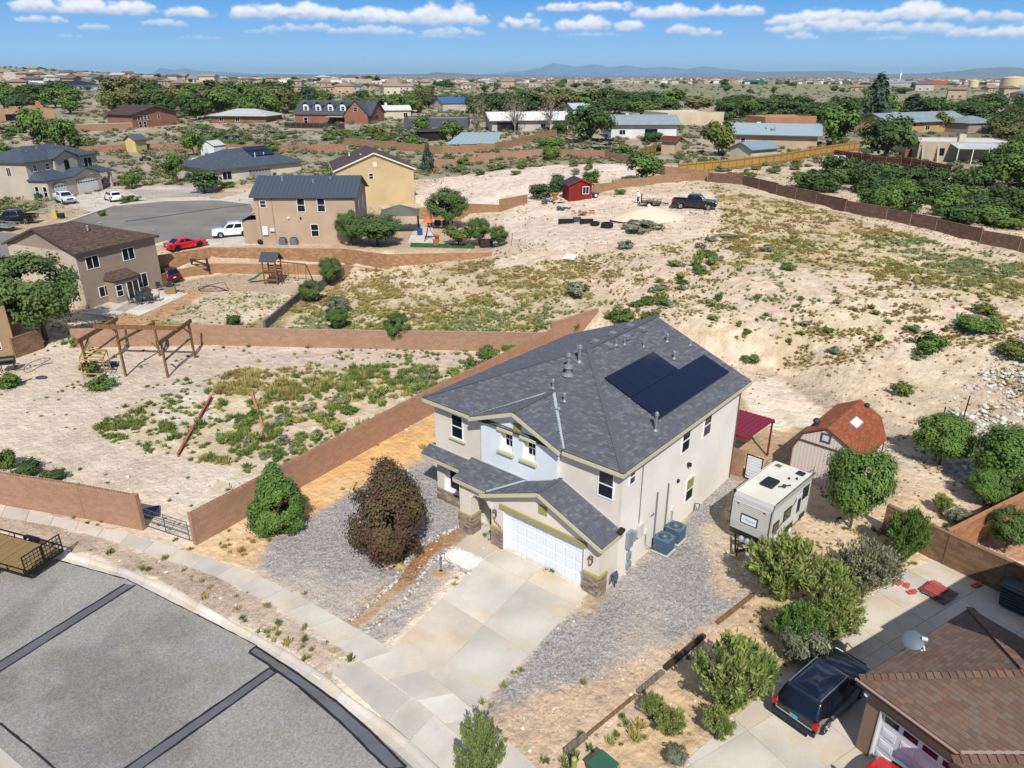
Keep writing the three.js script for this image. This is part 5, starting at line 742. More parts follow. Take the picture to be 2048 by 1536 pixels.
// ---------------------------------------------------------------- yard behind the grey-roofed house
{ // red patio cover
  const o = thing('patio_cover', 'red sheet-metal patio cover on posts at the rear of the house', 'patio cover', AT(0, 14.8), HOUSE.rotation.y), m = new MB(), C = mat('#7c1f33', 0.55), a = [V3(-4.2, 2.95, 0), V3(0.8, 2.95, 0), V3(0.8, 2.62, -4.2), V3(-4.2, 2.62, -4.2)];
  m.quad(...a); m.quad(...a.map((p) => p.clone().add(V3(0, -0.05, 0))).reverse()); for (let i = 0; i < 4; i++) m.quad(a[(i + 1) % 4], a[i], a[i].clone().add(V3(0, -0.05, 0)), a[(i + 1) % 4].clone().add(V3(0, -0.05, 0))); m.build('roof_sheet', C, o);
  for (let i = 0; i < 17; i++) { const r = new MB(), x = -4.1 + i * 0.3; r.bar(V3(x, 2.965, 0), V3(x, 2.635, -4.2), 0.05, 0.03); r.build('rib', C, o); }
  for (const x of [-4, 0.7]) { const p = new MB(); p.box(x, 1.28, -4.05, 0.1, 2.56, 0.1); p.build('post', mat('#6a2a26', 0.7), o); } const b = new MB(); b.box(-1.65, 2.5, -4.05, 5, 0.16, 0.08); b.box(-1.65, 2.8, -0.06, 5, 0.16, 0.08); b.build('beam', mat('#6a2a26', 0.7), o);
}
{ // gambrel shed
  const o = thing('shed', 'pale gambrel shed with a rust-brown shingle roof and skylight', 'shed', V3(18.6, 0, -38.25), -43 * Math.PI / 180), W = 3.7, L = 5.3, w = W / 2, kx = 1.36, ky = 3.12, ey = 1.85, ay = 3.85;
  const pr = [[-w, 0], [w, 0], [w, ey], [kx, ky], [0, ay], [-kx, ky], [-w, ey]], PINK = mat('#d0c4bc', 0.85, { bump: 0.004 }), m = new MB(); m.geo(extr(pr, [], 0.1), M4(0, 0, -0.1)); m.geo(extr(pr, [], 0.1), M4(0, 0, -L)); m.box(-w + 0.05, ey / 2, -L / 2, 0.1, ey, L - 0.22); m.box(w - 0.05, ey / 2, -L / 2, 0.1, ey, L - 0.22); m.build('wall', PINK, o);
  const g = new MB(); for (let i = 0; i < 18; i++) { const x = -w + 0.1 + i * 0.205; const top = Math.abs(x) < kx ? ay - Math.abs(x) * (ay - ky) / kx : ey + (w - Math.abs(x)) * (ky - ey) / (w - kx); g.box(x, top / 2 - 0.04, 0.004, 0.02, top - 0.1, 0.008); } g.build('siding_groove', mat('#a89c95', 0.9), o);
  const RUST = ['#8a4c30', '#844629', '#8f5133', '#87492c', '#935638', '#814529'], ov = 0.14, f = (x0, y0, x1, y1) => [V3(x0, y0, ov), V3(x0, y0, -L - ov), V3(x1, y1, -L - ov), V3(x1, y1, ov)];
  shingled(o, [f(w + 0.12, ey - 0.1, kx, ky + 0.05), f(kx, ky + 0.05, 0, ay + 0.06), f(-w - 0.12, ey - 0.1, -kx, ky + 0.05), f(-kx, ky + 0.05, 0, ay + 0.06)], { tones: RUST, sheet: mat('#6a3a24', 0.95), w: 0.3, h: 0.14 });
  const t = new MB(), B = mat('#54423b', 0.75); for (const s of [-1, 1]) { t.bar(V3(s * (w + 0.1), ey - 0.12, 0.02), V3(s * kx, ky - 0.03, 0.02), 0.05, 0.12); t.bar(V3(s * kx, ky - 0.03, 0.02), V3(0, ay - 0.03, 0.02), 0.05, 0.12); t.box(s * w, ey / 2, 0.02, 0.1, ey, 0.05); t.box(s * w, ey / 2, -L + 0.0, 0.1, ey, 0.1); } t.build('trim', B, o); const t2 = new MB(); t2.box(0, 2.62, 0.03, 3.1, 0.12, 0.04); t2.build('trim_board', B, o);
  { const q = new MB(); q.rbox(0, 3.22, 0.03, 0.58, 0.58, 0.06, 0.01); const fr = q.build('gable_window', B, o), p = new MB(); p.box(0, 3.22, 0.06, 0.36, 0.36, 0.01); p.build('pane', mat('#c3c9cc', 0.4), fr); }
  const n = V3(ay - ky, kx, 0).normalize(), c = V3(kx * 0.55, lerp(ay, ky, 0.55) + 0.09, -L * 0.5), rz = -Math.atan2(ay - ky, kx); { const q = new MB(); q.rbox(c.x, c.y, c.z, 0.6, 0.1, 1.15, 0.03, 0, 0, rz); const fr = q.build('skylight', mat('#8f9496', 0.5), o), p = new MB(); p.rbox(c.x + n.x * 0.05, c.y + n.y * 0.05, c.z, 0.48, 0.06, 1.0, 0.03, 0, 0, rz); p.build('skylight_dome', mat('#e9eef0', 0.3), fr); }
  for (const [x, z, r, hh] of [[-1.0, -0.9, 0.22, 0.35], [0.5, -L + 0.15, 0.16, 0.2]]) { const y = ay - Math.abs(x) * (ay - ky) / kx, q = new MB(); q.geo(new THREE.CylinderGeometry(r * 0.7, r * 0.7, hh, 12), M4(x, y + hh / 2, z)); q.geo(new THREE.SphereGeometry(r, 12, 8, 0, 6.3, 0, 1.6), M4(x, y + hh, z)); q.build('turbine_vent', mat('#2f3336', 0.6), o); }
}
{ const p = G(1775, 940), o = thing('tub', 'black round tub beside the rust-roofed shed', 'tub', V3(p.x + 0.1, p.y, p.z)), m = new MB(); m.geo(new THREE.LatheGeometry([[0.26, 0], [0.3, 0.02], [0.36, 0.5], [0.39, 0.52], [0.36, 0.53], [0.33, 0.48], [0.28, 0.06], [0, 0.06]].map(([x, y]) => new THREE.Vector2(x, y)), 24)); m.build('shell', mat('#26292d', 0.6), o); const b = new MB(); b.geo(new THREE.TorusGeometry(0.375, 0.02, 6, 24), M4(0, 0.52, 0, 0, Math.PI / 2)); b.build('rim', mat('#34383d', 0.5), o); }
{ const p = G(1778, 976), o = thing('stake', 'thin bare stake standing in the dirt below the black tub', 'stake', p), m = new MB(); m.tube(V3(0, 0, 0), V3(0.1, 1.5, -0.1), 0.03, 0.015, 6); m.tube(V3(0.08, 1.2, -0.08), V3(0.4, 1.4, 0), 0.012, 0.005, 5); m.tube(V3(0.06, 1.0, -0.05), V3(-0.2, 1.35, 0.1), 0.012, 0.005, 5); m.build('stem', WOOD_DARK, o); }
{ // brick gate piers and lattice gate
  const mk = (l, x, z, w, h) => { const o = thing('gate_pier', l, 'pier', V3(x, 0, z), -43 * Math.PI / 180), m = new MB(); m.box(0, h / 2, 0, w - 0.02, h, 0.2); m.build('mortar', mat('#8a6f58', 0.95), o); for (let r = 0; r < Math.round(h / 0.2); r++) for (let i = 0; i < Math.round(w / 0.4); i++) { const b = part('block', BLOCK, blockMat(pick(TERRA)), o); b.position.set(-w / 2 + 0.2 + i * 0.4, 0.1 + r * 0.2, 0); b.scale.set(0.392, 0.192, 0.215); } };
  mk('brown block pier against the rear corner of the house', 13.95, -39.45, 0.8, 1.8); mk('brown block pier on the far side of the lattice gate', 15.55, -38.0, 0.8, 1.6);
  const o = thing('gate', 'white lattice gate between two brown block piers behind the travel trailer', 'gate', V3(14.75, 0, -38.7), -43 * Math.PI / 180), f = new MB(); for (const x of [-0.5, 0.5]) f.box(x, 0.9, 0, 0.05, 1.7, 0.05); f.box(0, 1.72, 0, 1.0, 0.05, 0.05); f.box(0, 0.1, 0, 1.0, 0.05, 0.05); f.build('frame', DARK, o); const m = new MB(); for (let i = -9; i < 10; i++) for (const s of [-1, 1]) { const x = i * 0.1; m.bar(V3(clamp(x - s * 0.8, -0.46, 0.46), 0.9 - s * (clamp(x - s * 0.8, -0.46, 0.46) - x) * -1, s * 0.008), V3(clamp(x + s * 0.8, -0.46, 0.46), 0.9 + s * (clamp(x + s * 0.8, -0.46, 0.46) - x), s * 0.008), 0.045, 0.01); } for (let i = 0; i < 8; i++) m.box(0, 0.2 + i * 0.2, 0, 0.92, 0.1, 0.012); m.build('lattice', mat('#d6dadc', 0.6), o);
}
// ---------------------------------------------------------------- neighbour's brown-tiled house, lower right
{
  const o = thing('brown_house', 'neighbouring house with brown tile roof and grey garage door, lower right corner', 'house', V3(12.75, 0, -19.5), -58.8 * Math.PI / 180); o.updateMatrixWorld(true);
  const BR = stucco('#8d735f'), DK = mat('#4b3a33', 0.75), E = 3.25, S = 0.4, N = V3(0, 0, 1), R = V3(1, 0, 0);
  const w = new MB(); w.geo(extr(rect(0, -0.2, 3.4, 3.1), [rect(0.55, -0.1, 3.38, 2.35)], 0.25), M4(0, 0, -0.25)); w.box(0.1, 1.45, -3.4, 0.2, 3.3, 6.3); w.box(6.5, 1.45, 0.35, 6.0, 3.3, 0.2); w.build('wall', BR, o);
  const roofs = [[L3(-0.3, -0.3, E), L3(-0.3, 6.8, E), L3(3.25, 3.25, E + S * 3.55)], [L3(-0.3, -0.3, E), L3(3.25, 3.25, E + S * 3.55), L3(6.85, 3.25, E + S * 3.55), L3(3.3, -0.3, E)], [L3(-0.3, 6.8, E), L3(12, 6.8, E), L3(12, 3.25, E + S * 3.55), L3(3.25, 3.25, E + S * 3.55)], [L3(3.3, -0.3, E), L3(6.85, 3.25, E + S * 3.55), L3(7.35, 3.25, E + S * 4.05), L3(3.3, -0.8, E)], [L3(3.3, -0.8, E), L3(7.35, 3.25, E + S * 4.05), L3(12, 3.25, E + S * 4.05), L3(12, -0.8, E)]];
  shingled(o, roofs, { tones: ['#6d5446', '#665043', '#725a4b', '#6c5749', '#745a49', '#645247', '#6f5e52', '#69503f'], sheet: mat('#3d2f28', 0.95), w: 0.3, h: 0.18, single: 300, name: 'tile_roof' });
  const cap = (a, b, n) => { for (let i = 0; i < n; i++) { const p = a.clone().lerp(b, i / n), q = a.clone().lerp(b, (i + 1.1) / n), m = new MB(); p.y += 0.075; q.y += 0.035; m.bar(p, q, 0.32, 0.02); m.build('hip_tile', mat(pick(['#765848', '#6d5142', '#7c5f4c']), 0.95), o); } };
  cap(L3(-0.3, -0.3, E), L3(3.25, 3.25, E + S * 3.55), 22); cap(L3(3.3, -0.8, E), L3(7.35, 3.25, E + S * 4.05), 24); cap(L3(-0.3, 6.8, E), L3(3.25, 3.25, E + S * 3.55), 22);
  const v = new MB(); { const a = L3(3.3, -0.3, E + 0.03), b = L3(6.85, 3.25, E + S * 3.55 + 0.03); v.bar(a, b, 0.16, 0.02); } v.build('valley_flashing', mat('#a88f80', 0.7), o);
  const f = new MB(); f.bar(L3(-0.32, -0.32, E - 0.12), L3(3.3, -0.32, E - 0.12), 0.05, 0.24); f.bar(L3(3.28, -0.32, E - 0.12), L3(3.28, -0.82, E - 0.12), 0.05, 0.24); f.bar(L3(3.28, -0.82, E - 0.12), L3(12, -0.82, E - 0.12), 0.05, 0.24); f.bar(L3(-0.32, -0.32, E - 0.12), L3(-0.32, 6.8, E - 0.12), 0.05, 0.24); f.build('fascia', DK, o);
  { const g = new MB(); g.tube(L3(-0.38, -0.38, E - 0.02), L3(3.26, -0.38, E - 0.02), 0.05, 0.05, 6); g.build('gutter', mat('#a08374', 0.6), o); const s = new MB(); s.quad(L3(-0.3, -0.3, E - 0.2), L3(3.3, -0.3, E - 0.2), L3(3.3, 0.05, E - 0.2), L3(-0.3, 0.05, E - 0.2)); s.quad(L3(-0.3, -0.3, E - 0.2), L3(-0.3, 6.8, E - 0.2), L3(0.05, 6.8, E - 0.2), L3(0.05, -0.3, E - 0.2)); s.build('soffit', DK, o); }
  const d = new MB(); for (let i = 0; i < 4; i++) d.rbox(1.97, 0.27 + i * 0.58, -0.2, 2.78, 0.57, 0.05, 0.01); const door = d.build('garage_door', mat('#c3c6cc', 0.5), o);
  for (let i = 0; i < 4; i++) for (let j = 0; j < 4; j++) { const m = new MB(), x = 0.93 + i * 0.69, y = 0.27 + j * 0.58; if (j === 3) { m.rbox(x, y, -0.172, 0.52, 0.3, 0.02, 0.01); m.build('door_window', GLASS, door); } else { m.rbox(x, y, -0.168, 0.5, 0.36, 0.03, 0.012); m.rbox(x, y, -0.155, 0.36, 0.22, 0.03, 0.012); m.build('panel', mat('#cfd2d7', 0.5), door); } }
  { const m = new MB(); m.box(0.57, 1.12, -0.1, 0.05, 2.45, 0.28); m.box(1.97, 2.35, -0.1, 2.85, 0.05, 0.28); m.build('door_jamb', mat('#c9c4c0', 0.6), o); const k = new MB(); k.rbox(0.02, 2.75, 0.14, 0.14, 0.16, 0.2, 0.03); k.build('security_camera', WHITE, o); }
  { const m = new MB(); m.box(7, 3.2, -7.85, 8.4, 6.6, 7.3); m.build('upper_wall', BR, o); shingled(o, [[L3(2.4, 3.8, 6.5), L3(11.6, 3.8, 6.5), L3(11.6, 7.8, 8.0), L3(6, 7.8, 8.0)], [L3(2.4, 11.9, 6.5), L3(11.6, 11.9, 6.5), L3(11.6, 7.8, 8.0), L3(6, 7.8, 8.0)], [L3(2.4, 11.9, 6.5), L3(2.4, 3.8, 6.5), L3(6, 7.8, 8.0)]], { sheet: mat('#5f4639', 0.95), name: 'upper_roof' }); windowAt(o, V3(2.79, 4.7, -6.6), V3(0, 0, 1), V3(-1, 0, 0), 1.3, 1.3, {}); }
}
{ // dish on the eave
  const p = plane(1836, 1285, 3.55), o = thing('satellite_dish', 'dark grey satellite dish on a white bracket at the brown roof edge', 'satellite dish', p, -0.5), m = new MB(); m.geo(new THREE.SphereGeometry(0.9, 26, 8, 0, Math.PI * 2, 0, 0.42), M4(-0.12, -0.18, 0.2, 0, 0.55, 0.15, 1, 1, 1)); m.build('reflector', mat('#56616b', 0.55), o); const b = new MB(); b.tube(V3(0.25, -0.1, 0.25), V3(0.05, 0.35, 0.1), 0.03); b.bar(V3(0.05, 0.4, 0.1), V3(0.1, 0.65, 0.55), 0.04); b.rbox(0.1, 0.68, 0.58, 0.2, 0.1, 0.12, 0.02); b.box(0.28, -0.1, 0.28, 0.3, 0.03, 0.2, 0.4); b.build('bracket', mat('#cfd2d2', 0.5), o);
}
{ // pallet with pavers, loose pavers
  const o = thing('pallet', 'wooden pallet lying on the concrete yard under red pavers', 'pallet', V3(20.55, 0.03, -28.1), 0.62), m = new MB(); for (const z of [-0.5, 0, 0.5]) m.box(0, 0.05, z, 1.3, 0.1, 0.08); m.build('bearer', WOOD_GREY, o); for (let i = 0; i < 9; i++) { const s = new MB(); s.box(-0.6 + i * 0.15, 0.115, 0, 0.1, 0.02, 1.15); s.build('slat', WOOD_GREY, o); }
  const b = thing('paver_stack', 'stack of red pavers piled on the wooden pallet', 'pavers', V3(20.45, 0.16, -28.15), 0.62); for (let i = 0; i < 13; i++) { const q = new MB(); q.rbox(-0.42 + (i % 4) * 0.27 + rr(-0.02, 0.02), 0.05 + Math.floor(i / 8) * 0.09, -0.36 + (Math.floor(i / 4) % 2) * 0.42 + (i > 7 ? 0.1 : 0), 0.25, 0.08, 0.4, 0.012, rr(-0.08, 0.08)); q.build('paver', mat(pick(['#a8504a', '#b25a50', '#9c4742']), 0.9, { bump: 0.004 }), b); }
  [[1796, 1168, 0.5, 0.3], [1812, 1174, 0.8, 0.2], [1822, 1186, 0.2, 0.4], [1952, 1172, 0.4, 0.5]].forEach(([x, y, a, l], i) => { const q = plane(x, y, 0.03), t = thing('paver', ['loose red paver at the left end of the row beside the brick pallet', 'loose red paver in the middle of the row beside the brick pallet', 'loose red paver nearest the brick pallet', 'single red paver lying at the foot of the brown block wall'][i], 'paver', V3(q.x, 0.03, q.z), a), m = new MB(); m.rbox(0, 0.04, 0, l, 0.08, 0.25, 0.012); m.rbox(0.12, 0.115, 0.02, l * 0.7, 0.07, 0.22, 0.012, 0.2); m.build('brick', mat('#b0584e', 0.9), t); });
}
{ const p = plane(2030, 1215, 0.03), o = thing('bin', 'dark ribbed bin standing by the wall at the right edge', 'bin', V3(p.x, 0.03, p.z), -0.9), m = new MB(); m.geo(extr([[-0.55, 0.1], [0.55, 0.1], [0.68, 1.05], [-0.68, 1.05]], [], 0.95), M4(0, 0, -0.48)); m.build('tub', mat('#22302f', 0.6), o); const l = new MB(); l.rbox(0, 1.1, 0, 1.5, 0.1, 1.1, 0.04); l.rbox(0, 1.17, 0, 1.2, 0.08, 0.85, 0.04); l.build('lid', mat('#37474b', 0.5), o); const r = new MB(); for (let i = 0; i < 5; i++) r.rbox(0, 0.3 + i * 0.15, 0.49, 1.1 + i * 0.05, 0.04, 0.04, 0.01); r.build('rib', mat('#43565a', 0.5), o); for (const x of [-0.45, 0.45]) wheel(o, x, 0.12, -0.4, 0.12, 0.08, DARK); }
// ---------------------------------------------------------------- front: edging timbers, walk stones, bollard, transformer box
[[1508, 1190, 1434, 1248, 'weathered brown timber of the edging nearest the shrubs by the travel trailer', WOOD], [1408, 1274, 1330, 1340, 'dark brown timber in the middle of the edging beside the gravel', WOOD_DARK], [1326, 1346, 1276, 1388, 'pale split timber in the edging just below the dark brown one', WOOD_GREY], [1272, 1392, 1172, 1474, 'thin buried timber of the edging in the sand', WOOD], [1172, 1474, 1130, 1508, 'short thick grey timber at the lower end of the edging', WOOD_GREY]].forEach(([a, b, c, d, l, m], i) => { const p = plane(a, b, 0), q = plane(c, d, 0), o = thing('edging_timber', l, 'timber', p), s = new MB(), e = q.clone().sub(p), r = [0.13, 0.17, 0.15, 0.09, 0.18][i]; s.bar(V3(0, r / 2 + rr(0, 0.02), 0), V3(e.x, r / 2, e.z), r * 1.15, r); s.build('log', m, o); });
{
  const edge = (pts, n, wd, tones, name, label, s0, s1) => { const P = resample(xz(pts), n), M = [], C = []; for (const p of P) for (let k = 0; k < 4; k++) { const s = rr(s0, s1); M.push(M4(p[0] + rr(-wd, wd), s * 0.25, p[1] + rr(-wd, wd), rr(0, 6), rr(-0.5, 0.5), 0, s * rr(0.8, 1.3), s * 0.7, s)); C.push(new THREE.Color(pick(tones))); } const o = stuffOf(name, new THREE.IcosahedronGeometry(0.5, 0), mat('#ffffff', 0.9), M, C); tag(o, label, 'stones'); o.userData.kind = 'stuff'; };
  const RT = ['#b8b0a8', '#9c948c', '#d2ccc4', '#857d76', '#c7b8a8', '#7b7470'];
  edge([[704, 1240], [738, 1212], [768, 1184], [794, 1156], [812, 1128], [832, 1098], [866, 1078], [902, 1062], [926, 1052]], 90, 0.13, RT, 'edging_stones', 'river stones edging the tree side of the mulched walk', 0.06, 0.17);
  edge([[734, 1262], [774, 1232], [806, 1206], [830, 1176], [846, 1146], [862, 1126], [880, 1112], [905, 1096]], 80, 0.12, RT, 'edging_stones', 'river stones edging the driveway side of the mulched walk', 0.06, 0.16);
  edge([[880, 1114], [896, 1130], [920, 1140], [941, 1146]], 26, 0.15, RT, 'edging_stones', 'river stones along the near edge of the white stone bed', 0.07, 0.2);
  const poly = xz([[879, 1112], [912, 1095], [966, 1117], [941, 1143], [900, 1126]]), M = [], C = []; for (let i = 0; i < 9000 && M.length < 2600; i++) { const x = rr(-6, 0), z = rr(-36, -28); if (!inPoly(poly, x, z)) continue; const s = rr(0.05, 0.11); M.push(M4(x, 0.02, z, rr(0, 6), rr(-0.6, 0.6), 0, s * 1.3, s * 0.8, s)); C.push(new THREE.Color(pick(['#e9e6e0', '#dedbd4', '#f0eee9', '#cfcac2']))); }
  const o = stuffOf('white_stones', new THREE.IcosahedronGeometry(0.5, 0), mat('#ffffff', 0.85), M, C); tag(o, 'bed of white stones beside the porch walk and driveway', 'stones');
  const M3 = [], C3 = []; for (let i = 0; i < 150000 && M3.length < 42000; i++) { const x = rr(-16, 17), z = rr(-44, -19); if (maskAt(x, z, 0) < rr(0.35, 1) || z > -19) continue; const s = 0.025 + 0.035 * rnd() * rnd(); M3.push(M4(x, 0.006 + s * 0.2, z, rr(0, 6), rr(-0.6, 0.6), 0, s * 1.3, s * 0.8, s)); C3.push(new THREE.Color(pick(['#9d9997', '#86827f', '#b5b2b0', '#706d6b', '#a79a8c', '#8e93a0', '#c5c2be']))); }
  tag(stuffOf('gravel', new THREE.TetrahedronGeometry(0.7, 0), mat('#ffffff', 0.95), M3, C3), 'loose grey gravel spread around the house and driveway', 'gravel');
  const rc = []; [[748, 1118], [756, 1124], [766, 1130], [752, 1130], [800, 1136], [786, 1128], [770, 1138]].forEach(([x, y], i) => { const p = plane(x, y, 0); rc.push(p); });
  const kinds = ['large pinkish rock in front of the red-leaved tree, leftmost', 'tan rock second from left in front of the red-leaved tree', 'flat pale rock third in the cluster below the red-leaved tree', 'small tan rock at the lower left of the cluster under the red-leaved tree', 'ochre rock at the right end of the cluster under the red-leaved tree', 'pale rock between the cluster and the ochre rock', 'lowest pinkish rock of the cluster below the red-leaved tree'];
  rc.forEach((p, i) => { const g = new THREE.IcosahedronGeometry(rr(0.2, 0.3), 1), P = g.attributes.position; for (let k = 0; k < P.count; k++) { const n = 1 + 0.25 * vnoise(P.getX(k) * 9 + i * 7, P.getY(k) * 9 + P.getZ(k) * 5); P.setXYZ(k, P.getX(k) * n * 1.2, P.getY(k) * n * 0.7, P.getZ(k) * n); } g.computeVertexNormals(); const m = part('rock', g, mat(['#b09a8a', '#b8a488', '#c4b8a8', '#a8937e', '#b59a62', '#c9bfb0', '#ad9486'][i], 0.95, { bump: 0.01, bm: 0.4 }), scene); m.position.set(p.x, 0.06, p.z); tag(m, kinds[i], 'rock'); });
}
{ const p = plane(882, 1142, 0), o = thing('garden_lamp', 'slim grey lamp post standing in the gravel beside the driveway', 'lamp post', p), m = new MB(); m.tube(V3(0, 0, 0), V3(0, 1.0, 0), 0.025, 0.025, 8); m.build('post', mat('#5c666e', 0.5), o); const b = new MB(); b.geo(new THREE.CylinderGeometry(0.09, 0.12, 0.05, 10), M4(0, 0.02, 0)); b.build('base', DARK, o); const h = new MB(); h.rbox(0, 1.02, 0, 0.12, 0.1, 0.12, 0.02); h.build('head', mat('#7f8a92', 0.4), o); const d = new MB(); d.geo(new THREE.CylinderGeometry(0.3, 0.36, 0.05, 14), M4(-0.05, 0.01, 0.2)); d.build('footing', mat('#b58a5e', 0.9), o); }
{ const p = plane(1147, 1548, 0), o = thing('bollard', 'short yellow-green utility post at the bottom edge', 'bollard', p), m = new MB(); m.geo(new THREE.CylinderGeometry(0.1, 0.1, 0.75, 14), M4(0, 0.37, 0)); m.build('post', mat('#8d9146', 0.6), o); const c = new MB(); c.geo(new THREE.SphereGeometry(0.105, 14, 8, 0, 6.3, 0, 1.57), M4(0, 0.745, 0, 0, 0, 0, 1, 0.8, 1)); c.build('cap', mat('#9aa04f', 0.5), o); }
{ const p = plane(1204, 1556, 0), o = thing('transformer_box', 'dark green transformer box peeking in at the bottom edge', 'transformer box', p, 0.75), m = new MB(); m.rbox(0, 0.35, 0, 0.75, 0.7, 0.75, 0.04); m.build('cabinet', mat('#2c5140', 0.55), o); const l = new MB(); l.rbox(0, 0.73, 0, 0.82, 0.08, 0.82, 0.03); l.build('lid', mat('#335d49', 0.5), o); }
{ // tube gate
  const a = plane(287, 1056, 0), b = plane(383, 1088, 0), o = thing('gate', 'grey tube gate between the two terracotta walls at the pavement', 'gate', a), d = b.clone().sub(a), m = new MB(), P = (t, y) => V3(d.x * t, y, d.z * t); for (const y of [0.25, 0.65, 1.0, 1.35]) m.tube(P(0.02, y), P(0.98, y), 0.022); for (const t of [0.02, 0.5, 0.98]) m.tube(P(t, 0.2), P(t, 1.38), 0.025); m.tube(P(0.5, 0.25), P(0.62, 0.65), 0.018); m.build('frame', mat('#4c5056', 0.5), o); const w = new MB(); for (let i = 1; i < 20; i++) w.tube(P(i / 20, 0.25), P(i / 20, 1.35), 0.003, 0.003, 4); for (let i = 1; i < 9; i++) w.tube(P(0.02, 0.25 + i * 0.12), P(0.98, 0.25 + i * 0.12), 0.003, 0.003, 4); w.build('wire_mesh', mat('#6a6e72', 0.5), o);
  const t = G(298, 1030), q = thing('tarp', 'dark blue tarp lying behind the tube gate', 'tarp', V3(t.x - 0.2, 0, t.z), 0.4), g = new THREE.PlaneGeometry(1.5, 1.1, 14, 10).rotateX(-Math.PI / 2), A = g.attributes.position; for (let i = 0; i < A.count; i++) A.setY(i, 0.16 + 0.12 * fbm(A.getX(i) * 2.2, A.getZ(i) * 2.2, 3)); g.computeVertexNormals(); part('sheet', g, mat('#1f2a44', 0.6), q);
}
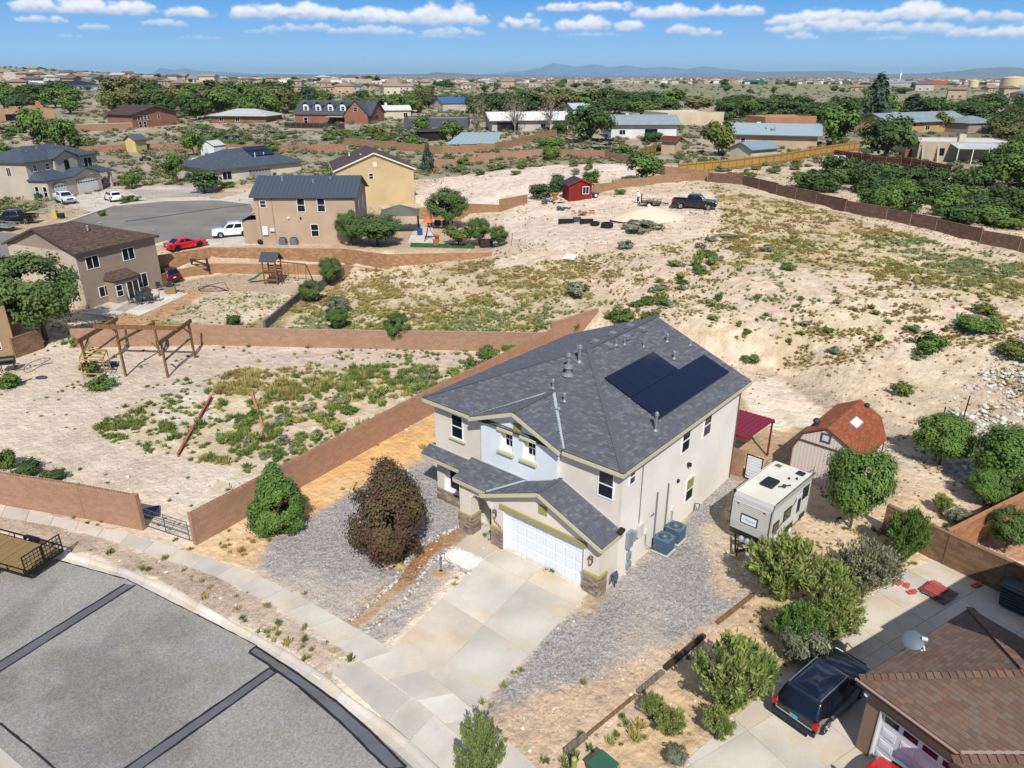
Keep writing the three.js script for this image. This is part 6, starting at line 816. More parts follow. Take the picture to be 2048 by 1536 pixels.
// ---------------------------------------------------------------- the lot with the timber frame
{
  const o = thing('timber_frame', 'unfinished timber carport frame standing in the weedy lot', 'timber frame', V3()), f = (x, y) => plane(x, y, 0), E = f(179, 751), A = f(252, 753), B = f(336, 755), D = f(389, 712), Cc = f(320, 712), Eb = E.clone().add(D).sub(B), Hh = 3.05, up = (p, y) => V3(p.x, y, p.z);
  for (const p of [E, A, B, D, Cc, Eb]) { const m = new MB(); m.bar(up(p, -0.1), up(p, Hh), 0.16); m.build('post', WOOD, o); }
  const beam = (a, b, y, over = 0.5, h = 0.34) => { const d = b.clone().sub(a).normalize(), m = new MB(); m.bar(up(a, y).addScaledVector(d, -over), up(b, y).addScaledVector(d, over), 0.16, h); m.build('beam', WOOD, o); };
  beam(E, Eb, Hh + 0.1); beam(B, D, Hh + 0.1); beam(E.clone().lerp(Eb, 0.5), B.clone().lerp(D, 0.5), Hh + 0.4, 0.3); beam(A, Cc, Hh + 0.05, 0.1, 0.2);
  const br = new MB(); const brace = (p, q) => br.bar(up(p, 2.1), up(p.clone().lerp(q, 0.22), Hh), 0.09); brace(B, D); brace(D, B); brace(E, Eb); brace(Eb, E); brace(A, B); brace(B, A); brace(E, A); br.bar(up(B, 1.5), up(D, 1.75), 0.08, 0.16); br.bar(up(E, 1.5), up(Eb, 1.8), 0.08, 0.16); br.build('brace', WOOD_GREY, o);
  const s = thing('scaffold', 'pale yellow timber scaffold under the left end of the timber frame', 'scaffold', V3()), Y = mat('#c9ad62', 0.8, { map: 'wood', mm: 1 }), c = [f(168, 758), f(214, 760), f(222, 738), f(176, 736)]; for (const p of c) { const m = new MB(); m.bar(up(p, 0), up(p, 1.75), 0.06); m.build('leg', Y, s); } const m = new MB(); for (let i = 0; i < 4; i++) for (const y of [0.5, 1.72]) m.bar(up(c[i], y), up(c[(i + 1) % 4], y), 0.05, 0.1); m.build('rail', Y, s); for (let i = 0; i < 3; i++) { const q = new MB(); q.bar(up(c[0].clone().lerp(c[3], 0.2 + i * 0.3), 1.8), up(c[1].clone().lerp(c[2], 0.2 + i * 0.3), 1.8), 0.22, 0.04); q.build('plank', Y, s); }
  const bl = (name, label, x, y, col, w, h, d) => { const p = f(x, y), g = new THREE.IcosahedronGeometry(0.5, 2), P = g.attributes.position; for (let k = 0; k < P.count; k++) { const n = 1 + 0.22 * vnoise(P.getX(k) * 6 + x, P.getY(k) * 6 + P.getZ(k) * 4); P.setXYZ(k, P.getX(k) * n * w, Math.max(-0.4, P.getY(k) * n) * h, P.getZ(k) * n * d); } g.computeVertexNormals(); const q = part(name, g, mat(col, 0.7), scene); q.position.set(p.x, h * 0.36, p.z); tag(q, label, name.replace(/_/g, ' ')); };
  bl('bundled_tarp', 'blue bundled tarp between the scaffold and a post of the timber frame', 227, 733, '#1b2560', 0.9, 0.5, 0.7); bl('sack', 'pale grey sack on the ground below the blue bundled tarp', 226, 756, '#a8acae', 1.1, 0.35, 0.6); bl('sack', 'dark grey crumpled cloth lying alone on the bare dirt at the left', 83, 757, '#3c4049', 1.0, 0.25, 0.5);
  // smoker
  const p = f(18, 742), k = thing('barbecue_smoker', 'black barrel barbecue beside the house at the left edge', 'barbecue', p, 0.4), b = new MB(); b.geo(new THREE.CylinderGeometry(0.36, 0.36, 1.25, 16), M4(0, 0.95, 0, 0, 0, Math.PI / 2)); b.build('barrel', BLACK, k); for (const x of [-0.5, 0.5]) for (const z of [-0.22, 0.22]) { const l = new MB(); l.box(x, 0.32, z, 0.05, 0.66, 0.05); l.build('leg', BLACK, k); } const q = new MB(); q.tube(V3(-0.4, 1.25, 0), V3(-0.4, 1.75, 0), 0.06); q.build('chimney', BLACK, k); const sh = new MB(); sh.box(0, 0.78, 0.5, 1.1, 0.03, 0.3); sh.build('shelf', WOOD_DARK, k);
  const hs = thing('hose', 'thin grey hose curling over the dirt beside the barbecue', 'hose', V3()), hp = [[34, 742], [60, 736], [92, 724], [100, 716], [70, 722], [48, 738], [56, 746], [90, 728], [106, 726], [80, 732]].map(([x, y]) => up(f(x, y), 0.04)); const hm = new MB(); hm.wire(hp, 0.022); hm.build('tube', mat('#6a6866', 0.7), hs);
  // steel beams on the ground
  const bar = (label, a, b, h0, h1, col) => { const P = f(...a), Q = f(...b), g = thing('steel_beam', label, 'beam', P), m = new MB(), e = up(Q, h1).sub(up(P, 0)), n = 14; const s = V3(0, h0, 0); for (const dy of [0, 0.16]) m.bar(s.clone().add(V3(0, dy, 0)), e.clone().add(V3(0, dy, 0)), 0.15, 0.025); m.bar(s.clone().add(V3(0, 0.08, 0)), e.clone().add(V3(0, 0.08, 0)), 0.025, 0.14); m.build('girder', mat(col, 0.8), g); return g; };
  bar('long rust-red steel beam lying across the weeds, left of the other', [356, 914], [424, 798], 0.06, 0.18, '#a25a4a'); bar('shorter orange-brown steel beam lying in the weeds, right of the long one', [534, 880], [504, 792], 0.06, 0.2, '#b57a5e');
  { const P = f(30, 770), Q = f(64, 758), g = thing('plank', 'thin wooden plank on the dirt at the left edge', 'plank', P), m = new MB(); m.bar(V3(0, 0.04, 0), V3(Q.x - P.x, 0.05, Q.z - P.z), 0.14, 0.05); m.build('board', WOOD_GREY, g); }
  for (const [x, y, l] of [[256, 955, 'pale stone lying on the bare dirt near the street wall'], [462, 1010, 'small rusty stake pair by the long wall, low down']]) { const pp = f(x, y), g = new THREE.IcosahedronGeometry(0.12, 1); if (y > 1000) { const q = thing('rebar', l, 'rebar', f(462, 986)), m = new MB(); m.tube(V3(0, 0, 0), V3(0, 0.7, 0), 0.02); m.tube(V3(0.12, 0, 0.05), V3(0.12, 0.6, 0.05), 0.02); m.build('bar', mat('#4b3a32', 0.8), q); } else { const m = part('rock', g, mat('#d0c8bc', 0.9), scene); m.position.set(pp.x, 0.05, pp.z); tag(m, l, 'rock'); } }
}
// ---------------------------------------------------------------- other houses
const BLUEGREY = ['#454f5a', '#4b5560', '#3f4852', '#515b66', '#485460'], UMBER = ['#5b463c', '#533f37', '#624d42', '#4d3b34', '#68534a'];
const sheetMat = (h) => mat(h, 0.85, { map: 'block', mm: 3, bump: 0.01, bm: 0.5 });
// P and Q: the two ends of the front wall on the ground; D: depth; h: height of the walls
function building(name, label, category, P, Q, D, h, { roof = 'gable', ridge = 'u', pitch = 0.38, over = 0.4, wall = '#b7a48c', rc = '#5a5550', tones = null, wins = [], fascia = '#5d554c', y = null, ribs = 0, parapet = 0.35, metal = 0, box = true, sw = 0.33, sh = 0.15 } = {}, group) {
  const d = Q.clone().sub(P), W = Math.hypot(d.x, d.z), yaw = Math.atan2(-d.z, d.x), o = thing(name, label, category, V3(P.x, y ?? Math.min(P.y, Q.y), P.z), yaw, group), wm = stucco(wall), rm = metal ? mat(rc, 0.45, { metal: 0.35 }) : sheetMat(rc);
  o.updateMatrixWorld(true); o.W = W; o.D = D;
  const m = new MB(), e = h + 0.02, t = 0.2; m.box(W / 2, h / 2 - 0.5, -t / 2, W, h + 1, t); m.box(W / 2, h / 2 - 0.5, -D + t / 2, W, h + 1, t); m.box(t / 2, h / 2 - 0.5, -D / 2, t, h + 1, D - 2 * t); m.box(W - t / 2, h / 2 - 0.5, -D / 2, t, h + 1, D - 2 * t);
  const A = over, f = [], ru = ridge === 'u', half = ru ? D / 2 : W / 2, R = h + pitch * (half + A), P3 = (u, v, yy) => V3(u, yy, -v), lo = h;
  if (roof === 'flat') {
    m.box(W / 2, h + parapet / 2, -0.12, W, parapet, 0.24); m.box(W / 2, h + parapet / 2, -D + 0.12, W, parapet, 0.24); m.box(0.12, h + parapet / 2, -D / 2, 0.24, parapet, D - 0.48); m.box(W - 0.12, h + parapet / 2, -D / 2, 0.24, parapet, D - 0.48);
    const r = new MB(); r.box(W / 2, h - 0.06, -D / 2, W - 0.48, 0.12, D - 0.48); r.build('flat_roof', rm, o);
  } else {
    if (ru) { const a = roof === 'hip' || roof === 'hipleft' ? half : -A, b = roof === 'hip' || roof === 'hipright' ? W - half : W + A, gl = a < 0, gr = b > W; f.push([P3(-A, -A, lo), P3(W + A, -A, lo), P3(b, half, R), P3(a, half, R)], [P3(W + A, D + A, lo), P3(-A, D + A, lo), P3(a, half, R), P3(b, half, R)]); if (!gl) f.push([P3(-A, D + A, lo), P3(-A, -A, lo), P3(a, half, R)]); if (!gr) f.push([P3(W + A, -A, lo), P3(W + A, D + A, lo), P3(b, half, R)]);
      for (const [g, x] of [[gl, 0], [gr, W - t]]) if (g) m.geo(extr([[0, h], [-D, h], [-D / 2, h + pitch * half]], [], t), new THREE.Matrix4().makeRotationY(-Math.PI / 2).setPosition(x + t, 0, 0)); }
    else { const a = roof === 'hip' ? half : -A, b = roof === 'hip' ? D - half : D + A; f.push([P3(W + A, -A, lo), P3(W + A, D + A, lo), P3(half, b, R), P3(half, a, R)], [P3(-A, D + A, lo), P3(-A, -A, lo), P3(half, a, R), P3(half, b, R)]); if (roof === 'hip') f.push([P3(-A, -A, lo), P3(W + A, -A, lo), P3(half, a, R)], [P3(W + A, D + A, lo), P3(-A, D + A, lo), P3(half, b, R)]);
      else for (const z of [-t, -D]) m.geo(extr([[0, h], [W, h], [W / 2, h + pitch * half]], [], t), M4(0, 0, z)); }
    shingled(o, f, { tones, sheet: rm, thick: 0.14, w: sw, h: sh });
    if (ribs) { const r = new MB(); for (const c of f) { const n = c[1].clone().sub(c[0]).cross(c[2].clone().sub(c[0])).normalize(), L = c[0].distanceTo(c[1]), k = Math.floor(L / ribs), dir = c[1].clone().sub(c[0]).normalize(), up = n.clone().cross(dir).normalize(); if (up.y < 0) up.negate(); const q = c.map((p) => [p.clone().sub(c[0]).dot(dir), p.clone().sub(c[0]).dot(up)]); for (let i = 1; i < k; i++) { const x = i * L / k; let top = 0; for (let j = 0; j < q.length; j++) { const a = q[j], b = q[(j + 1) % q.length]; if ((a[0] - x) * (b[0] - x) < 0) top = Math.max(top, a[1] + (b[1] - a[1]) * (x - a[0]) / (b[0] - a[0])); } if (top > 0.3) r.bar(c[0].clone().addScaledVector(dir, x).addScaledVector(n, 0.015), c[0].clone().addScaledVector(dir, x).addScaledVector(up, top).addScaledVector(n, 0.015), 0.04, 0.05); } } const ro = o.children[o.children.length - 1]; r.build('seam', rm, ro); }
    const fb = new MB(), fy = lo - 0.1; if (ru) { fb.bar(P3(-A, -A, fy), P3(W + A, -A, fy), 0.05, 0.2); for (const [g, x] of [[f.length < 3 || roof === 'hipright', -A], [f.length < 3 || roof === 'hipleft', W + A]]) if (g) { fb.bar(P3(x, -A, fy), P3(x, half, R - 0.1), 0.05, 0.2); fb.bar(P3(x, D + A, fy), P3(x, half, R - 0.1), 0.05, 0.2); } else fb.bar(P3(x, -A, fy), P3(x, D + A, fy), 0.05, 0.2); } else { fb.bar(P3(-A, -A, fy), P3(-A, D + A, fy), 0.05, 0.2); fb.bar(P3(W + A, -A, fy), P3(W + A, D + A, fy), 0.05, 0.2); if (roof !== 'hip') { fb.bar(P3(-A, -A, fy), P3(half, -A, R - 0.1), 0.05, 0.2); fb.bar(P3(W + A, -A, fy), P3(half, -A, R - 0.1), 0.05, 0.2); } else fb.bar(P3(-A, -A, fy), P3(W + A, -A, fy), 0.05, 0.2); } fb.build('fascia', mat(fascia, 0.75), o);
  }
  m.build('wall', wm, o);
  for (const [face, u, yy, w, hh, s = {}] of wins) { if (face === 'F' && u + w > W - 0.1) continue; const F0 = { F: [V3(u, yy, 0), V3(1, 0, 0), V3(0, 0, 1)], R: [V3(W, yy, -u), V3(0, 0, -1), V3(1, 0, 0)], L: [V3(0, yy, -(D - u)), V3(0, 0, 1), V3(-1, 0, 0)] }[face]; windowAt(o, ...F0, w, hh, s); }
  return o;
}
const pt = (x, y, h) => plane(x, y, h), SL = { slide: true };
const vent = (o, list, m = GALV) => { for (const [u, v, y, r, h] of list) { const q = new MB(); q.geo(new THREE.CylinderGeometry(r, r, h, 10), M4(u, y + h / 2, -v)); q.geo(new THREE.CylinderGeometry(r * 1.6, r * 1.6, h * 0.2, 10), M4(u, y + h, -v)); q.build('roof_vent', m, o); } };
{ // brown-roofed house with the patio
  const P = pt(176, 617, 0.4), Q = pt(327, 573, 0.4), b = building('patio_house', 'two-storey house with brown shingle roof and a rear patio at the left', 'house', P, Q, 11, 5.9, { roof: 'hipleft', pitch: 0.36, wall: '#9c8a7b', tones: UMBER, rc: '#3f312b', fascia: '#4b3d36', roof: 'hipright', wins: [['F', 0.9, 3.9, 1.5, 1.35, SL], ['F', 5.2, 3.9, 1.5, 1.35, SL], ['F', 8.6, 3.9, 1.5, 1.35, SL], ['F', 1.6, 0.75, 1.4, 1.15, SL], ['F', 8.3, 0.7, 1.7, 1.6, SL], ['F', 6.2, 0.55, 1.5, 1.6, SL]] }), W = b.W;
  const m = new MB(), g = new MB(); m.box(W * 0.42, 1.25, 0.7, 3.0, 2.5, 1.4); m.build('bay_wall', stucco('#a08d7e'), b); shingled(b, [[L3(W * 0.42 - 1.7, -1.7, 2.5), L3(W * 0.42 + 1.7, -1.7, 2.5), L3(W * 0.42 + 1.2, -0.02, 3.2), L3(W * 0.42 - 1.2, -0.02, 3.2)], [L3(W * 0.42 - 1.7, -1.7, 2.5), L3(W * 0.42 - 1.2, -0.02, 3.2), L3(W * 0.42 - 1.7, -0.02, 2.5)], [L3(W * 0.42 + 1.7, -1.7, 2.5), L3(W * 0.42 + 1.7, -0.02, 2.5), L3(W * 0.42 + 1.2, -0.02, 3.2)]], { tones: UMBER, sheet: mat('#3f312b', 0.95), name: 'bay_roof' });
  windowAt(b, V3(W * 0.42 - 0.1, 0.1, 1.4), V3(1, 0, 0), V3(0, 0, 1), 1.5, 2.0, SL); windowAt(b, V3(W * 0.42 - 1.4, 0.7, 1.4), V3(1, 0, 0), V3(0, 0, 1), 0.8, 1.3); vent(b, [[4, 3, 7.2, 0.08, 0.5], [6, 3.6, 7.5, 0.15, 0.2]]);
  const c = new MB(); c.geo(extr([[0, 5.88], [-11, 5.88], [-11, -0.4], [0, -0.4]], [], 0.06), new THREE.Matrix4().makeRotationY(-Math.PI / 2).setPosition(0.0, 0, 0)); c.build('gable_wall', stucco('#c5b5a2'), b);
}
{ // beige house
  const b = building('beige_house', 'two-storey beige house with blue-grey metal roof above the retaining wall', 'house', pt(519, 488, 3.2), pt(716, 487, 3.2), 8.4, 6.0, { roof: 'gable', pitch: 0.42, wall: '#b79f88', rc: '#4e5963', metal: 1, ribs: 0.5, fascia: '#4a5058', wins: [['F', 0.7, 4.55, 0.8, 0.9], ['F', 5.3, 4.0, 1.0, 1.7], ['F', 7.8, 4.0, 1.0, 1.7], ['F', 6.7, 0.9, 1.0, 1.6], ['R', 2.2, 3.6, 0.95, 1.6], ['R', 5.2, 3.6, 0.95, 1.6]] });
  const m = new MB(); m.box(-0.9, 1.5, -1.8, 1.8, 3, 3.6); m.build('side_wing', stucco('#ab947d'), b); const r = new MB(); r.quad(L3(-2.1, -0.3, 2.9), L3(0, -0.3, 4.0), L3(0, 3.9, 4.0), L3(-2.1, 3.9, 2.9)); r.quad(L3(-2.1, 3.9, 2.8), L3(0, 3.9, 3.9), L3(0, -0.3, 3.9), L3(-2.1, -0.3, 2.8)); r.quad(L3(-2.1, -0.3, 2.8), L3(0, -0.3, 3.9), L3(0, -0.3, 4), L3(-2.1, -0.3, 2.9)); r.quad(L3(-2.1, 3.9, 2.8), L3(-2.1, -0.3, 2.8), L3(-2.1, -0.3, 2.9), L3(-2.1, 3.9, 2.9)); r.build('wing_roof', mat('#4e5963', 0.45, { metal: 0.35 }), b);
  vent(b, [[3, 3, 7.4, 0.07, 0.5], [7, 2.5, 7.2, 0.07, 0.4], [9, 3.5, 7.6, 0.12, 0.2]]);
  for (const [u, y, w, h, c] of [[1.0, 1.7, 0.7, 1.1, '#d4d6d4'], [1.9, 1.8, 0.6, 0.4, '#c8ccd0'], [4.1, 3.3, 0.25, 0.25, '#e5e2da'], [5.6, 3.3, 0.2, 0.2, '#2b2622']]) { const q = new MB(); q.rbox(u, y, 0.12, w, h, 0.24, 0.05); q.build('utility_box', mat(c, 0.5), b); } for (const u of [0.45, 2.2]) { const q = new MB(); q.box(u, 2.9, 0.04, 0.08, 5.8, 0.06); q.build('downspout', mat('#9a7c60', 0.6), b); }
  const p = b.localToWorld(V3(3.4, 0.05, 0.7)), mk = (l, u) => { const a = thing('air_conditioner', l, 'air conditioner', b.localToWorld(V3(u, 0.02, 0.8)), b.rotation.y), q = new MB(); q.rbox(0, 0.45, 0, 0.85, 0.9, 0.85, 0.08); q.build('casing', mat('#5f686e', 0.5), a); const t = new MB(); t.geo(new THREE.CylinderGeometry(0.32, 0.34, 0.06, 18), M4(0, 0.92, 0)); t.build('fan_opening', BLACK, a); const k = new MB(); k.rbox(0, 0.04, 0, 1, 0.08, 1, 0.02); k.build('pad', CONC[1], a); }; mk('left grey condenser against the beige house front wall', 3.2); mk('right grey condenser against the beige house front wall', 4.6);
  const s = thing('spare_tyre', 'black tyre leaning on the left corner of the beige house', 'tyre', b.localToWorld(V3(0.2, 0.33, 0.3)), b.rotation.y); part('tyre', WHEELG(0.33, 0.24), RUBBER, s);
}
{ const Q = pt(830, 406, 3.3), az = -16 * Math.PI / 180, P = Q.clone().add(V3(-Math.cos(az) * 12.5, 0, -Math.sin(az) * 12.5)); const b = building('tan_house', 'tan two-storey house with dark brown roof and white rake boards behind the beige house', 'house', P, Q, 13, 5.6, { ridge: 'v', pitch: 0.4, wall: '#c4ad84', rc: '#4a3d38', tones: ['#4a3d39', '#544540', '#423633'], fascia: '#d6d2c8', wins: [['F', 5.2, 4.1, 0.75, 0.95]] }); { const q = new MB(); q.rbox(6.3, 6.4, 0.03, 0.6, 0.7, 0.06, 0.02); q.build('gable_vent', mat('#dcd6c4', 0.6), b); } for (let i = 0; i < 9; i++) vent(b, [[2.5 + rr(0, 3.2), 4 + i * 0.9, 7.0 + rr(-0.2, 0.2), 0.12, 0.5]], mat('#d8dadc', 0.4)); }
{ // blue-grey-roofed house, left
  const P = pt(102, 400, 3.3), Q = pt(236, 373, 3.3), d = Q.clone().sub(P).normalize(), v = V3(-d.z, 0, d.x).negate(); if (v.z > 0) v.negate();
  const b = building('blue_roofed_house', 'pale two-storey house with blue-grey shingle roof and arched garage doors at the upper left', 'house', P.clone().addScaledVector(v, 3.4), Q.clone().addScaledVector(v, 3.4), 9.5, 6.1, { roof: 'hip', pitch: 0.4, wall: '#bdb0a0', tones: BLUEGREY, rc: '#3a434c', fascia: '#4a423e', wins: [['F', 1.4, 4.4, 0.8, 1.1, { grid: 1 }], ['F', 4.2, 4.4, 0.8, 1.1, { grid: 1 }], ['F', 13.2, 3.9, 2.1, 1.7, SL], ['L', 3, 3.7, 0.6, 1.6], ['L', 5.4, 3.7, 0.9, 1.5, SL], ['F', 13.4, 0.8, 1.8, 1.5, SL]] });
  const W = b.W, m = new MB(); m.box(W * 0.38, 1.6, 1.7, W * 0.76, 3.2, 3.4); m.box(W * 0.93, 1.4, 3.1, 0.5, 2.8, 0.5); m.build('garage_wing', stucco('#b9ac9b'), b);
  const g = new MB(); g.geo(extr([[W * 0.34, 3.0], [W * 0.66, 3.0], [W * 0.66, 6.3], [W * 0.5, 7.3], [W * 0.34, 6.3]], [], 0.6), M4(0, 0, 0.02)); g.build('gable_wall', stucco('#b3a898'), b);
  const R = (f, n) => shingled(b, f, { tones: BLUEGREY, sheet: mat('#3a434c', 0.95), name: n, thick: 0.12 });
  R([[V3(W * 0.32, 6.2, 1), V3(W * 0.5, 7.42, 1), V3(W * 0.5, 7.42, -3.2), V3(W * 0.32, 6.2, 0)], [V3(W * 0.5, 7.42, 1), V3(W * 0.68, 6.2, 1), V3(W * 0.68, 6.2, 0), V3(W * 0.5, 7.42, -3.2)]], 'gable_roof');
  R([[V3(-0.4, 3.15, 3.8), V3(W * 0.34, 3.15, 3.8), V3(W * 0.34, 4.4, 0), V3(1.6, 4.4, 0)], [V3(-0.4, 3.15, 3.8), V3(1.6, 4.4, 0), V3(-0.4, 3.15, -0.2)], [V3(W * 0.34, 3.15, 3.8), V3(W * 0.56, 4.35, 3.8), V3(W * 0.56, 4.35, 0), V3(W * 0.34, 3.15, 0)], [V3(W * 0.56, 4.35, 3.8), V3(W * 0.78, 3.15, 3.8), V3(W * 0.78, 3.15, 0), V3(W * 0.56, 4.35, 0)], [V3(W * 0.78, 3.1, 3.6), V3(W * 1.0, 3.1, 3.6), V3(W * 0.97, 4.0, 0), V3(W * 0.78, 4.0, 0)]], 'garage_roof');
  const gg = new MB(); gg.geo(extr([[W * 0.36, 3.1], [W * 0.76, 3.1], [W * 0.56, 4.22]], [], 0.2), M4(0, 0, 3.35)); gg.build('gable_wall', stucco('#b9ac9b'), b);
  for (const [x, w] of [[W * 0.16, 2.7], [W * 0.55, 5.0]]) { const q = new MB(); q.geo(extr([[-w / 2, 0], [w / 2, 0], [w / 2, 2.15], [w / 4, 2.4], [0, 2.48], [-w / 4, 2.4], [-w / 2, 2.15]], [], 0.05), M4(x, 0, 3.4)); const dd = q.build('garage_door', mat('#d3d1cd', 0.5), b); const k = Math.round(w / 0.65); for (let i = 0; i < k; i++) { const p = new MB(); p.box(x - w / 2 + (i + 0.5) * w / k, 1.95, 3.46, 0.42, 0.2, 0.02); p.build('door_window', GLASS, dd); } const a = new MB(); a.geo(extr([[-w / 2 - 0.15, 2.15], [-w / 4, 2.42], [0, 2.5], [w / 4, 2.42], [w / 2 + 0.15, 2.15], [w / 2 + 0.15, 2.5], [w / 4, 2.72], [0, 2.8], [-w / 4, 2.72], [-w / 2 - 0.15, 2.5]], [], 0.08), M4(x, 0, 3.41)); a.build('door_arch', mat('#8d8071', 0.8), b); }
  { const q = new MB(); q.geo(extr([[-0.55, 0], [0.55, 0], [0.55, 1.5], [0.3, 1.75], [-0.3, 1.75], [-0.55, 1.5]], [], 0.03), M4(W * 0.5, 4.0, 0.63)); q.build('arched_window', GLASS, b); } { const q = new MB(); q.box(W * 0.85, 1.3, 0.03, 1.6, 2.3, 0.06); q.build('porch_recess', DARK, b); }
  for (const u of [0.6, 2.2]) windowAt(b, V3(-0.001, 0.4, 2.9 - u), V3(0, 0, 1), V3(-1, 0, 0), 0.8, 1.8); vent(b, [[4, 3, 7.3, 0.1, 0.3], [7, 3.6, 7.6, 0.1, 0.3], [12, 4, 7.8, 0.1, 0.3]]);
}
{ // single-storey hip roof with panels
  const b = building('hip_roofed_house', 'single-storey house with blue-grey hip roof, solar panels and grey garage door', 'house', pt(432, 372, 3.4), pt(604, 352, 3.4), 13, 3.0, { roof: 'hip', pitch: 0.42, over: 0.6, wall: '#cfc6b4', tones: BLUEGREY, rc: '#3a434c', fascia: '#4f4a46', wins: [['F', 1.6, 0.9, 2.0, 1.6, SL]] }), W = b.W;
  const q = new MB(); for (let i = 0; i < 4; i++) q.rbox(W * 0.5, 0.3 + i * 0.55, 0.04, 4.9, 0.54, 0.06, 0.01); const dd = q.build('garage_door', mat('#8f8c8c', 0.5), b); for (let i = 0; i < 7; i++) { const p = new MB(); p.box(W * 0.5 - 2.1 + i * 0.7, 2.0, 0.08, 0.45, 0.2, 0.02); p.build('door_window', GLASS, dd); }
  for (let i = 0; i < 6; i++) { const m = new MB(), s = Math.atan(0.42); m.box(W * 0.56 + (i % 3) * 1.75, 3 + 0.42 * (4.0 + (i < 3 ? 0 : 1.9)) + 0.3, -3.4 - (i < 3 ? 0 : 1.75), 1.7, 0.05, 1.75, 0, s); m.build('solar_panel', mat('#10182e', 0.2, { coat: 0.6 }), b); } vent(b, [[W * 0.55, 2.6, 4.2, 0.07, 0.9], [W * 0.66, 2.8, 4.2, 0.07, 0.8]], WHITE);
}
{ const Q = pt(37, 714, 0), P = Q.clone().add(V3(-9, 0, 5.2)); building('tan_house', 'tan stucco house cut off by the left edge beside the barbecue', 'house', P, Q, 9, 5.4, { wall: '#9c8262', tones: UMBER, rc: '#3f312b', roof: 'hip', wins: [['F', 8.1, 0.9, 1.3, 1.4, SL], ['F', 8.1, 3.6, 1.3, 1.4, SL]] }); }
